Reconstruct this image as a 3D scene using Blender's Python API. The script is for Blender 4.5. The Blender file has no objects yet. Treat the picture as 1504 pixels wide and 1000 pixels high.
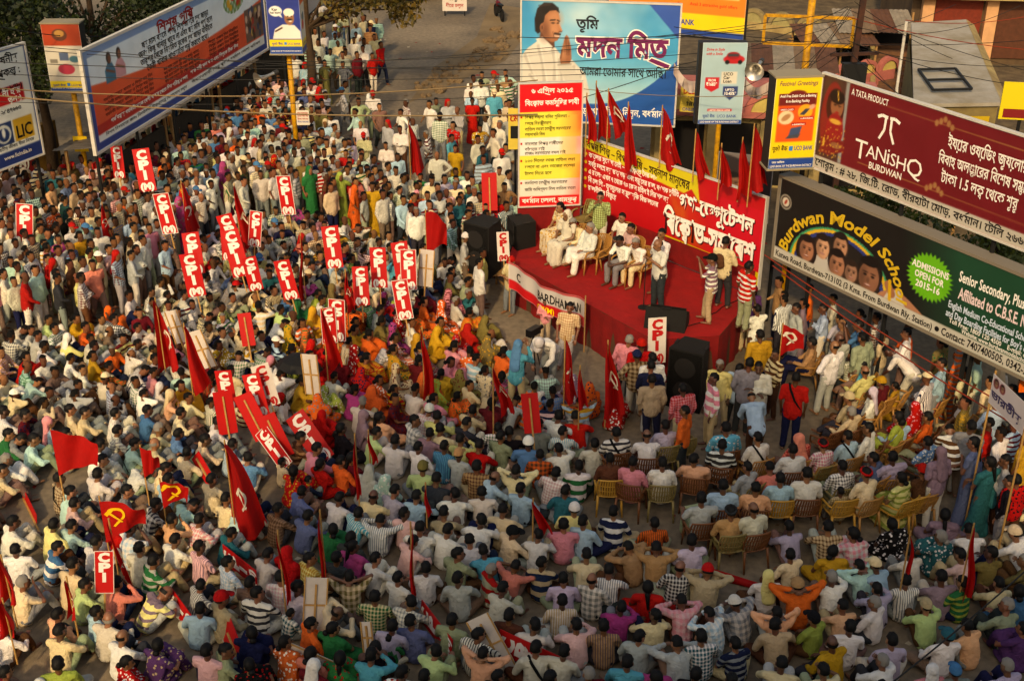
import bpy, bmesh, math, random
import numpy as np
from mathutils import Vector, Matrix, noise
from mathutils.geometry import tessellate_polygon

# ------------------------------------------------------------------ camera, sky, sun, exposure
S = bpy.context.scene
COL = S.collection
FPX, PITCH, CAMH = 1850.0, math.radians(27.5), 15.0      # focal length in photo pixels, downward pitch, height
cam = bpy.data.cameras.new('camera')
cam.sensor_width = 36.0
cam.lens = FPX / 1504.0 * 36.0
cam.clip_start, cam.clip_end = 0.2, 3000.0
cam_ob = bpy.data.objects.new('camera', cam)
COL.objects.link(cam_ob)
cam_ob.location = (0, 0, CAMH)
cam_ob.rotation_euler = (math.radians(90) - PITCH, 0, 0)
S.camera = cam_ob

SUN_EL = math.radians(33)
SUN_DIR = Vector((0.21, 0.98, 0)).normalized()            # the way shadows fall on the ground
world = bpy.data.worlds.new('World')
S.world = world
world.use_nodes = True
wn = world.node_tree
sky = wn.nodes.new('ShaderNodeTexSky')
sky.sky_type = 'NISHITA'
sky.sun_disc = False
sky.sun_elevation = SUN_EL
sky.sun_rotation = math.atan2(-SUN_DIR.x, -SUN_DIR.y)
sky.air_density, sky.dust_density, sky.ozone_density = 1.3, 4.0, 0.6
wn.links.new(sky.outputs[0], wn.nodes['Background'].inputs[0])
wn.nodes['Background'].inputs[1].default_value = 0.15
sun = bpy.data.lights.new('sun', 'SUN')
sun.energy, sun.angle, sun.color = 2.7, math.radians(3.0), (1.0, 0.80, 0.52)
sun_ob = bpy.data.objects.new('sun', sun)
COL.objects.link(sun_ob)
sd = Vector((SUN_DIR.x * math.cos(SUN_EL), SUN_DIR.y * math.cos(SUN_EL), -math.sin(SUN_EL)))
sun_ob.rotation_euler = sd.to_track_quat('-Z', 'Y').to_euler()
sun_ob.location = (-6, -30, 40)
S.view_settings.view_transform = 'Standard'
S.view_settings.look = 'None'
S.view_settings.gamma = 1.0
S.view_settings.use_curve_mapping = False
S.view_settings.exposure = 0.16
S.view_settings.use_white_balance = True      # the camera's warm setting
S.view_settings.white_balance_temperature = 7700

rnd = random.Random(7)

# ------------------------------------------------------------------ photo pixel -> point (a pixel is only a direction)
CT, ST = math.cos(PITCH), math.sin(PITCH)
def ray(x, y):
    u, v = (x - 752) / FPX, (y - 500) / FPX
    return Vector((u, CT - v * ST, -ST - v * CT))
def G(x, y, z=0.0):                       # where the ray meets the level plane at height z
    d = ray(x, y)
    t = (z - CAMH) / d.z
    return Vector((d.x * t, d.y * t, z))
def PY(x, y, Y):                          # where the ray meets the upright plane at distance Y
    d = ray(x, y)
    t = Y / d.y
    return Vector((d.x * t, Y, CAMH + d.z * t))

# ------------------------------------------------------------------ colours and materials
def lin(c):
    return tuple((v / 12.92 if v <= 0.04045 else ((v + 0.055) / 1.055) ** 2.4) for v in c[:3])
def hexc(h):
    return tuple(int(h[i:i + 2], 16) / 255 for i in (0, 2, 4))
MATS = {}
def mat(name, col, rough=0.8, metal=0.0, var=0.0, scale=4.0, bump=0.0, bscale=None, spec=0.3, two=None, trans=0.0):
    """plain procedural material: colour broken up by noise, optional fine relief"""
    if name in MATS:
        return MATS[name]
    m = bpy.data.materials.new(name)
    m.use_nodes = True
    nt = m.node_tree
    b = nt.nodes['Principled BSDF']
    c = lin(col)
    b.inputs['Roughness'].default_value = rough
    b.inputs['Metallic'].default_value = metal
    b.inputs['Specular IOR Level'].default_value = spec
    b.inputs['Base Color'].default_value = (*c, 1)
    if var or two or bump:
        tc = nt.nodes.new('ShaderNodeTexCoord')
        nz = nt.nodes.new('ShaderNodeTexNoise')
        nz.inputs['Scale'].default_value = scale
        nz.inputs['Detail'].default_value = 6
        nz.inputs['Roughness'].default_value = 0.65
        nt.links.new(tc.outputs['Object'], nz.inputs['Vector'])
        if var or two:
            rp = nt.nodes.new('ShaderNodeValToRGB')
            c2 = lin(two) if two else tuple(v * (1 - var) for v in c)
            c1 = c if two else tuple(min(1, v * (1 + var)) for v in c)
            rp.color_ramp.elements[0].color = (*c2, 1)
            rp.color_ramp.elements[1].color = (*c1, 1)
            rp.color_ramp.elements[0].position = 0.32
            rp.color_ramp.elements[1].position = 0.68
            nt.links.new(nz.outputs['Fac'], rp.inputs[0])
            nt.links.new(rp.outputs[0], b.inputs['Base Color'])
        if bump:
            bz = nz
            if bscale:
                bz = nt.nodes.new('ShaderNodeTexNoise')
                bz.inputs['Scale'].default_value = bscale
                bz.inputs['Detail'].default_value = 4
                nt.links.new(tc.outputs['Object'], bz.inputs['Vector'])
            bp = nt.nodes.new('ShaderNodeBump')
            bp.inputs['Strength'].default_value = bump
            bp.inputs['Distance'].default_value = 0.05
            nt.links.new(bz.outputs['Fac'], bp.inputs['Height'])
            nt.links.new(bp.outputs[0], b.inputs['Normal'])
    if trans:
        b.inputs['Transmission Weight'].default_value = trans
    MATS[name] = m
    return m

# ------------------------------------------------------------------ mesh helpers
def obj(name, me, m=None, parent=None, loc=None):
    o = bpy.data.objects.new(name, me)
    COL.objects.link(o)
    if m is not None and me is not None:
        for mm in (m if isinstance(m, (list, tuple)) else [m]):
            me.materials.append(mm)
    if parent is not None:
        o.parent = parent
    if loc is not None:
        o.location = loc
    return o
def tag(o, label, cat, group=None, kind=None):
    if label: o['label'] = label
    if cat: o['category'] = cat
    if group: o['group'] = group
    if kind: o['kind'] = kind
    return o
def empty(name, loc=(0, 0, 0), rz=0.0, label=None, cat=None, group=None):
    o = bpy.data.objects.new(name, None)
    COL.objects.link(o)
    o.empty_display_size = 0.2
    o.location = loc
    o.rotation_euler = (0, 0, rz)
    return tag(o, label, cat, group)
class MB:
    """collects vertices and faces; build() links them as one mesh object"""
    def __init__(s):
        s.v, s.f, s.mi = [], [], []
    def add(s, v, f, mi=0):
        n = len(s.v)
        s.v += [tuple(p) for p in v]
        s.f += [tuple(i + n for i in q) for q in f]
        s.mi += [mi] * len(f)
        return s
    def box(s, lo, hi, mi=0, M=None):
        x0, y0, z0 = lo; x1, y1, z1 = hi
        v = [(x0, y0, z0), (x1, y0, z0), (x1, y1, z0), (x0, y1, z0), (x0, y0, z1), (x1, y0, z1), (x1, y1, z1), (x0, y1, z1)]
        if M is not None: v = [M @ Vector(p) for p in v]
        return s.add(v, [(0, 3, 2, 1), (4, 5, 6, 7), (0, 1, 5, 4), (1, 2, 6, 5), (2, 3, 7, 6), (3, 0, 4, 7)], mi)
    def bar(s, a, b, w, h=None, mi=0):
        a, b = Vector(a), Vector(b); h = h or w
        d = (b - a).normalized()
        up = Vector((0, 0, 1)) if abs(d.z) < 0.9 else Vector((0, 1, 0))
        x = d.cross(up).normalized(); y = x.cross(d)
        v = [p + x * i * w / 2 + y * j * h / 2 for p in (a, b) for i, j in ((-1, -1), (1, -1), (1, 1), (-1, 1))]
        return s.add(v, [(3, 2, 1, 0), (4, 5, 6, 7), (0, 1, 5, 4), (1, 2, 6, 5), (2, 3, 7, 6), (3, 0, 4, 7)], mi)
    def tube(s, pts, rs, n=8, mi=0, caps=True):
        pts = [Vector(p) for p in pts]
        if not isinstance(rs, (list, tuple)): rs = [rs] * len(pts)
        v, f = [], []
        x = None
        for i, p in enumerate(pts):
            d = (pts[min(i + 1, len(pts) - 1)] - pts[max(i - 1, 0)]).normalized()
            if x is None:
                up = Vector((0, 0, 1)) if abs(d.z) < 0.9 else Vector((0, 1, 0))
                x = d.cross(up).normalized()
            else:
                x = (x - d * x.dot(d)).normalized()
            y = d.cross(x)
            v += [p + (x * math.cos(a) + y * math.sin(a)) * rs[i] for a in [2 * math.pi * k / n for k in range(n)]]
        for i in range(len(pts) - 1):
            for k in range(n):
                a, b = i * n + k, i * n + (k + 1) % n
                f.append((a, b, b + n, a + n))
        if caps:
            f.append(tuple(range(n - 1, -1, -1)))
            f.append(tuple(range((len(pts) - 1) * n, len(pts) * n)))
        return s.add(v, f, mi)
    def disc(s, c, r, h, n=20, mi=0, axis='z'):
        c = Vector(c); d = {'z': Vector((0, 0, h)), 'x': Vector((h, 0, 0)), 'y': Vector((0, h, 0))}[axis]
        return s.tube([c, c + d], r, n, mi)
    def mesh(s, name, smooth=False):
        me = bpy.data.meshes.new(name)
        me.from_pydata(s.v, [], s.f)
        if any(s.mi): me.polygons.foreach_set('material_index', s.mi)
        if smooth: me.polygons.foreach_set('use_smooth', [True] * len(me.polygons))
        me.update()
        return me
    def build(s, name, m, parent=None, smooth=False, loc=None):
        return obj(name, s.mesh(name, smooth), m, parent, loc)
def np_mesh(name, V, T, attrs=None, smooth=True):
    """mesh from numpy vertices and triangles; attrs: name -> (type, domain, array)"""
    me = bpy.data.meshes.new(name)
    n, k = len(T), T.shape[1]
    me.vertices.add(len(V)); me.vertices.foreach_set('co', np.ascontiguousarray(V, np.float32).ravel())
    me.loops.add(n * k); me.loops.foreach_set('vertex_index', np.ascontiguousarray(T, np.int32).ravel())
    me.polygons.add(n)
    me.polygons.foreach_set('loop_start', np.arange(0, n * k, k, dtype=np.int32))
    me.polygons.foreach_set('use_smooth', np.full(n, smooth))
    for nm, (ty, dom, arr) in (attrs or {}).items():
        a = me.attributes.new(nm, ty, dom)
        key = {'FLOAT_COLOR': 'color', 'FLOAT_VECTOR': 'vector', 'FLOAT': 'value', 'INT': 'value'}[ty]
        a.data.foreach_set(key, np.ascontiguousarray(arr, np.float32 if ty != 'INT' else np.int32).ravel())
    me.update(calc_edges=True)
    me.validate()
    return me
def copy_tree(o, parent=None):
    c = o.copy()
    COL.objects.link(c)
    c.parent = parent
    for ch in list(o.children):
        copy_tree(ch, c)
    return c
# ------------------------------------------------------------------ lettering: glyph outlines -> flat letter meshes
_GL = {}
def _poly_loops(me):
    adj = {}
    for e in me.edges:
        a, b = e.vertices
        adj.setdefault(a, []).append(b); adj.setdefault(b, []).append(a)
    seen, loops = set(), []
    for s0 in adj:
        if s0 in seen: continue
        lp, p, c = [], None, s0
        while c not in seen:
            seen.add(c); lp.append(c)
            nx = [q for q in adj[c] if q != p]
            p, c = c, (nx[0] if nx else s0)
        if len(lp) > 2:
            loops.append(np.array([me.vertices[i].co[:2] for i in lp]))
    return loops
def _raw(s):
    cu = bpy.data.curves.new('tmp', 'FONT')
    cu.body = s; cu.fill_mode = 'NONE'; cu.resolution_u = 2
    o = bpy.data.objects.new('tmp', cu)
    me = o.to_mesh()
    lp = _poly_loops(me)
    o.to_mesh_clear()
    bpy.data.objects.remove(o); bpy.data.curves.remove(cu)
    return lp
def _area(p):
    x, y = p[:, 0], p[:, 1]
    return 0.5 * float(np.sum(x * np.roll(y, -1) - np.roll(x, -1) * y))
def _inside(pt, poly):
    x, y = pt; r = False
    for (x0, y0), (x1, y1) in zip(poly, np.roll(poly, -1, 0)):
        if (y0 > y) != (y1 > y) and x < (x1 - x0) * (y - y0) / (y1 - y0) + x0: r = not r
    return r
def _grow(p, w):
    if not w: return p
    d = np.roll(p, -1, 0) - p
    d /= np.maximum(np.linalg.norm(d, axis=1, keepdims=True), 1e-9)
    n = np.stack([d[:, 1], -d[:, 0]], 1)                   # right-hand side of travel
    m = n + np.roll(n, 1, 0)
    l = np.linalg.norm(m, axis=1, keepdims=True)
    m = m / np.maximum(l, 1e-6)
    c = np.clip(np.sum(m * n, 1, keepdims=True), 0.6, 1)
    return p + m * w / c
_XR = None
CUSTOM = {   # marks that only shaping would give: drawn as strokes, x in parts of the letter's width
    'REPH': [(0.55, 0.72), (0.66, 0.72), (0.98, 0.92), (0.90, 0.97)],
    'RAPH': [(0.02, -0.08), (0.10, -0.03), (0.42, -0.12), (0.80, -0.24), (0.76, -0.30), (0.36, -0.19)],
}
def glyph(ch, bold=0.0):
    """-> (vertices 2D, triangles, contour layer of each vertex, advance)"""
    global _XR
    key = (ch, bold)
    if key in _GL: return _GL[key]
    if ch in CUSTOM:
        p = np.array(CUSTOM[ch]); loops, adv = [p], 0.0
        loops = [p if _area(p) < 0 else p[::-1]]
    else:
        if _XR is None: _XR = max(l[:, 0].max() for l in _raw('কক'))
        adv = max(l[:, 0].max() for l in _raw('ক' + ch + 'ক')) - _XR
        loops = _raw(ch) if not ch.isspace() else []
        if ch in 'ুূৃ্ঁ' and loops:      # below/above marks: drawn under the middle of the letter before
            pass
    if loops:
        big = max(loops, key=lambda l: abs(_area(l)))
        if _area(big) > 0: loops = [l[::-1] for l in loops]  # outer contours clockwise
    loops = [_grow(l, -bold) for l in loops]
    outs = [l for l in loops if _area(l) < 0]
    hol = [l for l in loops if _area(l) >= 0]
    V, T, L = [], [], []
    for k, o in enumerate(outs):
        hs = [h for h in hol if _inside(h.mean(0) if _inside(h.mean(0), h) else h[0], o)]
        polys = [[Vector((x, y, 0)) for x, y in o]] + [[Vector((x, y, 0)) for x, y in h] for h in hs]
        n = len(V)
        for t in tessellate_polygon(polys): T.append(tuple(i + n for i in t))
        for q in polys:
            V += [(v.x, v.y) for v in q]; L += [k] * len(q)
    _GL[key] = (np.array(V, float).reshape(-1, 2), T, np.array(L, float), adv)
    return _GL[key]
CONS = set('কখগঘঙচছজঝঞটঠডঢণতথদধনপফবভমযরলশষসহড়ঢ়য়ৎ')
PRE, POSTAA = {'ি': 'ি', 'ে': 'ে', 'ৈ': 'ৈ'}, {'ো': ('ে', 'া'), 'ৌ': ('ে', 'ৗ')}
def shape(text):
    """visual order for Bengali: list of (glyph, scale, dx, dy, advances)"""
    text = text.replace('য়', 'য়').replace('ড়', 'ড়').replace('ঢ়', 'ঢ়')
    out, i = [], 0
    while i < len(text):
        c = text[i]
        if c not in CONS:
            out.append((c, 1, 0, 0, True)); i += 1; continue
        cl = [c]; i += 1
        while i + 1 < len(text) and text[i] == '্' and text[i + 1] in CONS:
            cl.append(text[i + 1]); i += 2
        sg = []
        while i < len(text) and 0x981 <= ord(text[i]) <= 0x9d7 and text[i] not in CONS and not text[i] == '্' and (0x9bc <= ord(text[i]) <= 0x9cd or text[i] in 'ঁংঃ'):
            sg.append(text[i]); i += 1
        reph = len(cl) > 1 and cl[0] == 'র'
        if reph: cl = cl[1:]
        rap = len(cl) > 1 and cl[-1] == 'র'
        if rap: cl = cl[:-1]
        yap = len(cl) > 1 and cl[-1] == 'য'
        if yap: cl = cl[:-1]
        post = []
        for s in sg:
            if s in PRE: out.append((s, 1, 0, 0, True))
            elif s in POSTAA:
                out.append((POSTAA[s][0], 1, 0, 0, True)); post.append(POSTAA[s][1])
            else: post.append(s)
        a0 = glyph(cl[0])[3]
        out.append((cl[0], 1, 0, 0, True))
        for k, x in enumerate(cl[1:]):
            out.append((x, 0.62, -a0 * 0.72, -0.20, False))
        if rap: out.append(('RAPH', 1, -a0, 0, False))
        if reph: out.append(('REPH', 1, -a0, 0, False))
        if yap: out.append(('য', 0.72, 0, 0.0, True))
        for s in post: out.append((s, 1, 0, 0, True))
    return out
def text_arrays(text, h, bold=0.0, italic=0.0, xs=1.0, space=0.0):
    """-> verts (x,y), tris, layer, width; h = size of the type in metres"""
    V, T, L, x, n = [], [], [], 0.0, 0
    for ch, sc, dx, dy, adv in shape(text):
        v, t, l, a = glyph(ch, bold)
        if len(v):
            p = v * sc
            p = np.stack([(p[:, 0] + x + dx + italic * p[:, 1]) * xs, p[:, 1] + dy], 1)
            V.append(p * h); L.append(l); T += [tuple(i + n for i in q) for q in t]; n += len(v)
        if adv: x += a * sc + space
    if not V: return np.zeros((0, 2)), [], np.zeros(0), x * h * xs
    return np.concatenate(V), T, np.concatenate(L), x * h * xs
def letters(parent, text, x, z, h, col, bold=0.02, align='l', fit=None, y=-0.012, italic=0.0, name='lettering', path=None, xs=1.0, space=0.0):
    """a line of letters on a board's local x-z face; fit squeezes it to a width"""
    V, T, L, w = text_arrays(text, h, bold, italic, xs, space)
    if not len(V): return None
    if fit and w > 1e-6:
        V[:, 0] *= fit / w; w = fit
    if align == 'c': V[:, 0] -= w / 2
    if align == 'r': V[:, 0] -= w
    P = np.zeros((len(V), 3))
    P[:, 0] = x + V[:, 0]; P[:, 2] = z + V[:, 1]
    if path: P[:, 0], P[:, 2] = path(V[:, 0], V[:, 1])
    P[:, 1] = y - 0.0006 * L
    me = bpy.data.meshes.new(name)
    me.from_pydata(P.tolist(), [], T); me.update()
    m = mat('letter_%02x%02x%02x' % tuple(int(c * 255) for c in col[:3]), col, 0.55)
    return obj(name, me, m, parent)

# ------------------------------------------------------------------ flat print: picture painted into the vertices of a fine sheet
class Print:
    def __init__(s, w, h, cell=0.03, base=(1, 1, 1)):
        s.w, s.h = w, h
        s.nx, s.ny = max(2, int(w / cell)), max(2, int(h / cell))
        s.X, s.Z = np.meshgrid(np.linspace(0, w, s.nx + 1), np.linspace(0, h, s.ny + 1))
        s.a = np.empty(s.X.shape + (3,)); s.a[:] = base
        s.c = cell
    def mixin(s, m, col):
        m = np.clip(m, 0, 1)[..., None]
        s.a = s.a * (1 - m) + np.asarray(col, float) * m
        return s
    def rect(s, x0, z0, x1, z1, col):
        e = s.c
        m = np.clip((s.X - x0) / e + .5, 0, 1) * np.clip((x1 - s.X) / e + .5, 0, 1) * np.clip((s.Z - z0) / e + .5, 0, 1) * np.clip((z1 - s.Z) / e + .5, 0, 1)
        return s.mixin(m, col)
    def ell(s, cx, cz, rx, rz, col, soft=None, rot=0.0, op=1.0):
        dx, dz = s.X - cx, s.Z - cz
        c, q = math.cos(rot), math.sin(rot)
        u, v = (dx * c + dz * q) / rx, (-dx * q + dz * c) / rz
        d = (1 - np.sqrt(u * u + v * v)) * min(rx, rz)
        return s.mixin(np.clip(d / (soft or s.c) + .5, 0, 1) * op, col)
    def poly(s, pts, col, op=1.0):
        p = np.array(pts, float)
        ins = np.zeros(s.X.shape, bool); dmin = np.full(s.X.shape, 1e9)
        for (x0, z0), (x1, z1) in zip(p, np.roll(p, -1, 0)):
            if z0 != z1:
                ins ^= ((z0 > s.Z) != (z1 > s.Z)) & (s.X < (x1 - x0) * (s.Z - z0) / (z1 - z0) + x0)
            L2 = (x1 - x0) ** 2 + (z1 - z0) ** 2 + 1e-12
            t = np.clip(((s.X - x0) * (x1 - x0) + (s.Z - z0) * (z1 - z0)) / L2, 0, 1)
            dmin = np.minimum(dmin, np.hypot(s.X - x0 - t * (x1 - x0), s.Z - z0 - t * (z1 - z0)))
        return s.mixin(np.clip(np.where(ins, dmin, -dmin) / s.c + .5, 0, 1) * op, col)
    def line(s, pts, w, col, op=1.0):
        p = np.array(pts, float); dmin = np.full(s.X.shape, 1e9)
        for (x0, z0), (x1, z1) in zip(p[:-1], p[1:]):
            L2 = (x1 - x0) ** 2 + (z1 - z0) ** 2 + 1e-12
            t = np.clip(((s.X - x0) * (x1 - x0) + (s.Z - z0) * (z1 - z0)) / L2, 0, 1)
            dmin = np.minimum(dmin, np.hypot(s.X - x0 - t * (x1 - x0), s.Z - z0 - t * (z1 - z0)))
        return s.mixin(np.clip((w / 2 - dmin) / s.c + .5, 0, 1) * op, col)
    def field(s, f, col):
        return s.mixin(f(s.X, s.Z), col)
    def noise(s, sc, seed=0, amp=1.0):
        r = np.zeros(s.X.shape)
        g = np.random.RandomState(seed)
        for o in range(5):
            k = g.uniform(0, 6.28, 6); a = g.uniform(0, 6.28, 6)
            for i in range(6):
                f = sc * 1.8 ** o
                r += np.sin((s.X * math.cos(a[i]) + s.Z * math.sin(a[i])) * f * (0.7 + 0.1 * i) + k[i] + 1.3 * np.sin((s.Z * math.cos(a[i]) - s.X * math.sin(a[i])) * f * .6 + a[i])) / 1.8 ** o
        return r / 12 * amp
    def face(s, cx, cz, r, skin, hair, longhair=False, look=0.0):
        """a small plain portrait head"""
        sk = np.minimum(np.array(skin) * 1.15, 1); sk = sk * .78 + sk.mean() * .22
        if longhair: s.ell(cx, cz - .2 * r, 1.25 * r, 1.5 * r, hair)
        s.ell(cx, cz + .18 * r, 1.02 * r, 1.2 * r, hair)
        s.ell(cx + look * .15 * r, cz - .12 * r, .82 * r, 1.05 * r, sk)
        s.ell(cx + .3 * r + look * .2 * r, cz - .1 * r, .5 * r, .8 * r, np.minimum(sk * 1.18, 1), soft=.5 * r, op=.6)
        s.ell(cx - .55 * r + look * .1 * r, cz - .2 * r, .3 * r, .7 * r, sk * .72, soft=.4 * r, op=.7)
        for e in (-.32, .32):
            s.ell(cx + (e + look * .2) * r, cz + .02 * r, .14 * r, .08 * r, (.08, .05, .04))
            s.ell(cx + (e + look * .2) * r, cz + .2 * r, .2 * r, .05 * r, sk * .4)
        s.ell(cx + look * .3 * r, cz - .3 * r, .13 * r, .2 * r, sk * .82, soft=.12 * r)
        s.ell(cx + look * .25 * r, cz - .62 * r, .27 * r, .09 * r, (.45, .2, .18)); s.ell(cx - .15 * r, cz + .92 * r, .75 * r, .30 * r, hair)
        s.ell(cx + look * .25 * r, cz - .6 * r, .18 * r, .035 * r, (.9, .85, .8))
        return s
    def build(s, parent, y=-0.004, name='printed_sheet', rough=0.45):
        V = np.stack([s.X.ravel(), np.full(s.X.size, y), s.Z.ravel()], 1)
        i = np.arange(s.ny)[:, None] * (s.nx + 1) + np.arange(s.nx)[None]
        i = i.ravel()
        F = np.stack([i, i + 1, i + s.nx + 2, i + s.nx + 1], 1)
        a = np.clip(s.a, 0, 1).reshape(-1, 3)
        a = np.where(a <= 0.04045, a / 12.92, ((a + 0.055) / 1.055) ** 2.4)
        me = np_mesh(name, V, F, {'print': ('FLOAT_COLOR', 'POINT', np.concatenate([a, np.ones((len(a), 1))], 1))}, smooth=False)
        return obj(name, me, print_mat(rough), parent)
def print_mat(rough=0.45):
    k = 'printed_vinyl_%d' % int(rough * 100)
    if k in MATS: return MATS[k]
    m = bpy.data.materials.new(k); m.use_nodes = True
    nt = m.node_tree; b = nt.nodes['Principled BSDF']
    at = nt.nodes.new('ShaderNodeAttribute'); at.attribute_name = 'print'
    tc = nt.nodes.new('ShaderNodeTexCoord')
    nz = nt.nodes.new('ShaderNodeTexNoise'); nz.inputs['Scale'].default_value = 1.6; nz.inputs['Detail'].default_value = 8
    nt.links.new(tc.outputs['Object'], nz.inputs['Vector'])
    mx = nt.nodes.new('ShaderNodeMix'); mx.data_type = 'RGBA'; mx.blend_type = 'MULTIPLY'
    mr = nt.nodes.new('ShaderNodeMapRange'); mr.inputs[1].default_value = .35; mr.inputs[2].default_value = .75; mr.inputs[3].default_value = 0; mr.inputs[4].default_value = .25
    nt.links.new(nz.outputs['Fac'], mr.inputs[0]); nt.links.new(mr.outputs[0], mx.inputs[0])
    nt.links.new(at.outputs['Color'], mx.inputs[6]); mx.inputs[7].default_value = (.62, .55, .44, 1)   # dust on the sheet
    nt.links.new(mx.outputs[2], b.inputs['Base Color'])
    b.inputs['Roughness'].default_value = rough
    bp = nt.nodes.new('ShaderNodeBump'); bp.inputs['Strength'].default_value = .6; bp.inputs['Distance'].default_value = .06
    n2 = nt.nodes.new('ShaderNodeTexNoise'); n2.inputs['Scale'].default_value = 1.1; n2.inputs['Detail'].default_value = 2
    nt.links.new(tc.outputs['Object'], n2.inputs['Vector']); nt.links.new(n2.outputs['Fac'], bp.inputs['Height']); nt.links.new(bp.outputs[0], b.inputs['Normal'])
    MATS[k] = m
    return m
# ------------------------------------------------------------------ people: one continuous skin per pose, clothes as shells over it
def cap(p0, p1, r0, r1, fx=1.0, fy=1.0, side=(1, 0, 0), n=12, k=3):
    """closed tapered capsule with an elliptical section (fx along side, fy across)"""
    p0, p1 = Vector(p0), Vector(p1)
    d = p1 - p0
    L = d.length or 1e-4
    d = d / L
    sx = Vector(side)
    sx = sx - d * sx.dot(d)
    if sx.length < 1e-3:
        sx = Vector((0, 1, 0)) - d * d.y
    sx.normalize()
    sy = d.cross(sx)
    rings = [(-r0 * math.cos(a), r0 * math.sin(a)) for a in [math.pi / 2 * i / k for i in range(1, k + 1)]]
    rings += [(L + r1 * math.sin(a), r1 * math.cos(a)) for a in [math.pi / 2 * i / k for i in range(0, k)]]
    v = [p0 - d * r0]
    for h, r in rings:
        v += [p0 + d * h + sx * (math.cos(2 * math.pi * j / n) * r * fx) + sy * (math.sin(2 * math.pi * j / n) * r * fy) for j in range(n)]
    v.append(p1 + d * r1)
    f = [(0, 1 + (j + 1) % n, 1 + j) for j in range(n)]
    m = len(rings)
    for i in range(m - 1):
        for j in range(n):
            a, b = 1 + i * n + j, 1 + i * n + (j + 1) % n
            f.append((a, b, b + n, a + n))
    e = len(v) - 1
    f += [(e, 1 + (m - 1) * n + j, 1 + (m - 1) * n + (j + 1) % n) for j in range(n)]
    return v, f
def ell(c, r, M=None, n=12, k=8):
    v = [Vector((0, 0, -1))]
    for i in range(1, k):
        a = math.pi * i / k
        v += [Vector((math.sin(a) * math.cos(2 * math.pi * j / n), math.sin(a) * math.sin(2 * math.pi * j / n), -math.cos(a))) for j in range(n)]
    v.append(Vector((0, 0, 1)))
    f = [(0, 1 + (j + 1) % n, 1 + j) for j in range(n)]
    for i in range(k - 2):
        for j in range(n):
            a, b = 1 + i * n + j, 1 + i * n + (j + 1) % n
            f.append((a, b, b + n, a + n))
    e = len(v) - 1
    f += [(e, 1 + (k - 2) * n + j, 1 + (k - 2) * n + (j + 1) % n) for j in range(n)]
    v = [Vector((p.x * r[0] + c[0], p.y * r[1] + c[1], p.z * r[2] + c[2])) for p in v]
    if M is not None: v = [M @ p for p in v]
    return v, f
def tri_arrays(prims):
    V, T, n = [], [], 0
    for v, f in prims:
        V += [tuple(p) for p in v]
        for q in f:
            for i in range(1, len(q) - 1): T.append((q[0] + n, q[i] + n, q[i + 1] + n))
        n = len(V)
    return np.array(V, float), np.array(T, int)
def fuse(prims, voxel, smooth=4, ratio=1.0, wr=0.0, seed=0):
    """closed pieces -> one continuous skin (voxel union, smoothed, thinned out)"""
    mb = MB()
    for v, f in prims: mb.add(v, f)
    me = mb.mesh('tmp')
    o = bpy.data.objects.new('tmp', me)
    COL.objects.link(o)
    r = o.modifiers.new('r', 'REMESH'); r.mode = 'VOXEL'; r.voxel_size = voxel
    if smooth:
        s = o.modifiers.new('s', 'SMOOTH'); s.factor = 0.5; s.iterations = smooth
    if ratio < 1:
        d = o.modifiers.new('d', 'DECIMATE'); d.ratio = ratio
    dg = bpy.context.evaluated_depsgraph_get()
    ev = bpy.data.meshes.new_from_object(o.evaluated_get(dg))
    ev.calc_loop_triangles()
    V = np.empty(len(ev.vertices) * 3, np.float32); ev.vertices.foreach_get('co', V); V = V.reshape(-1, 3).astype(float)
    N = np.empty(len(ev.vertices) * 3, np.float32); ev.vertices.foreach_get('normal', N); N = N.reshape(-1, 3)
    T = np.empty(len(ev.loop_triangles) * 3, np.int32); ev.loop_triangles.foreach_get('vertices', T); T = T.reshape(-1, 3)
    bpy.data.objects.remove(o); bpy.data.meshes.remove(me); bpy.data.meshes.remove(ev)
    if wr:                                                  # folds in the cloth
        q = V * (11, 11, 5) + seed
        w = np.array([noise.noise(Vector(p)) + .6 * noise.noise(Vector(p) * 2.1) for p in q])
        V = V + N * (w * wr)[:, None]
    return V, T
def mirror(p): return (-p[0], p[1], p[2])

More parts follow.
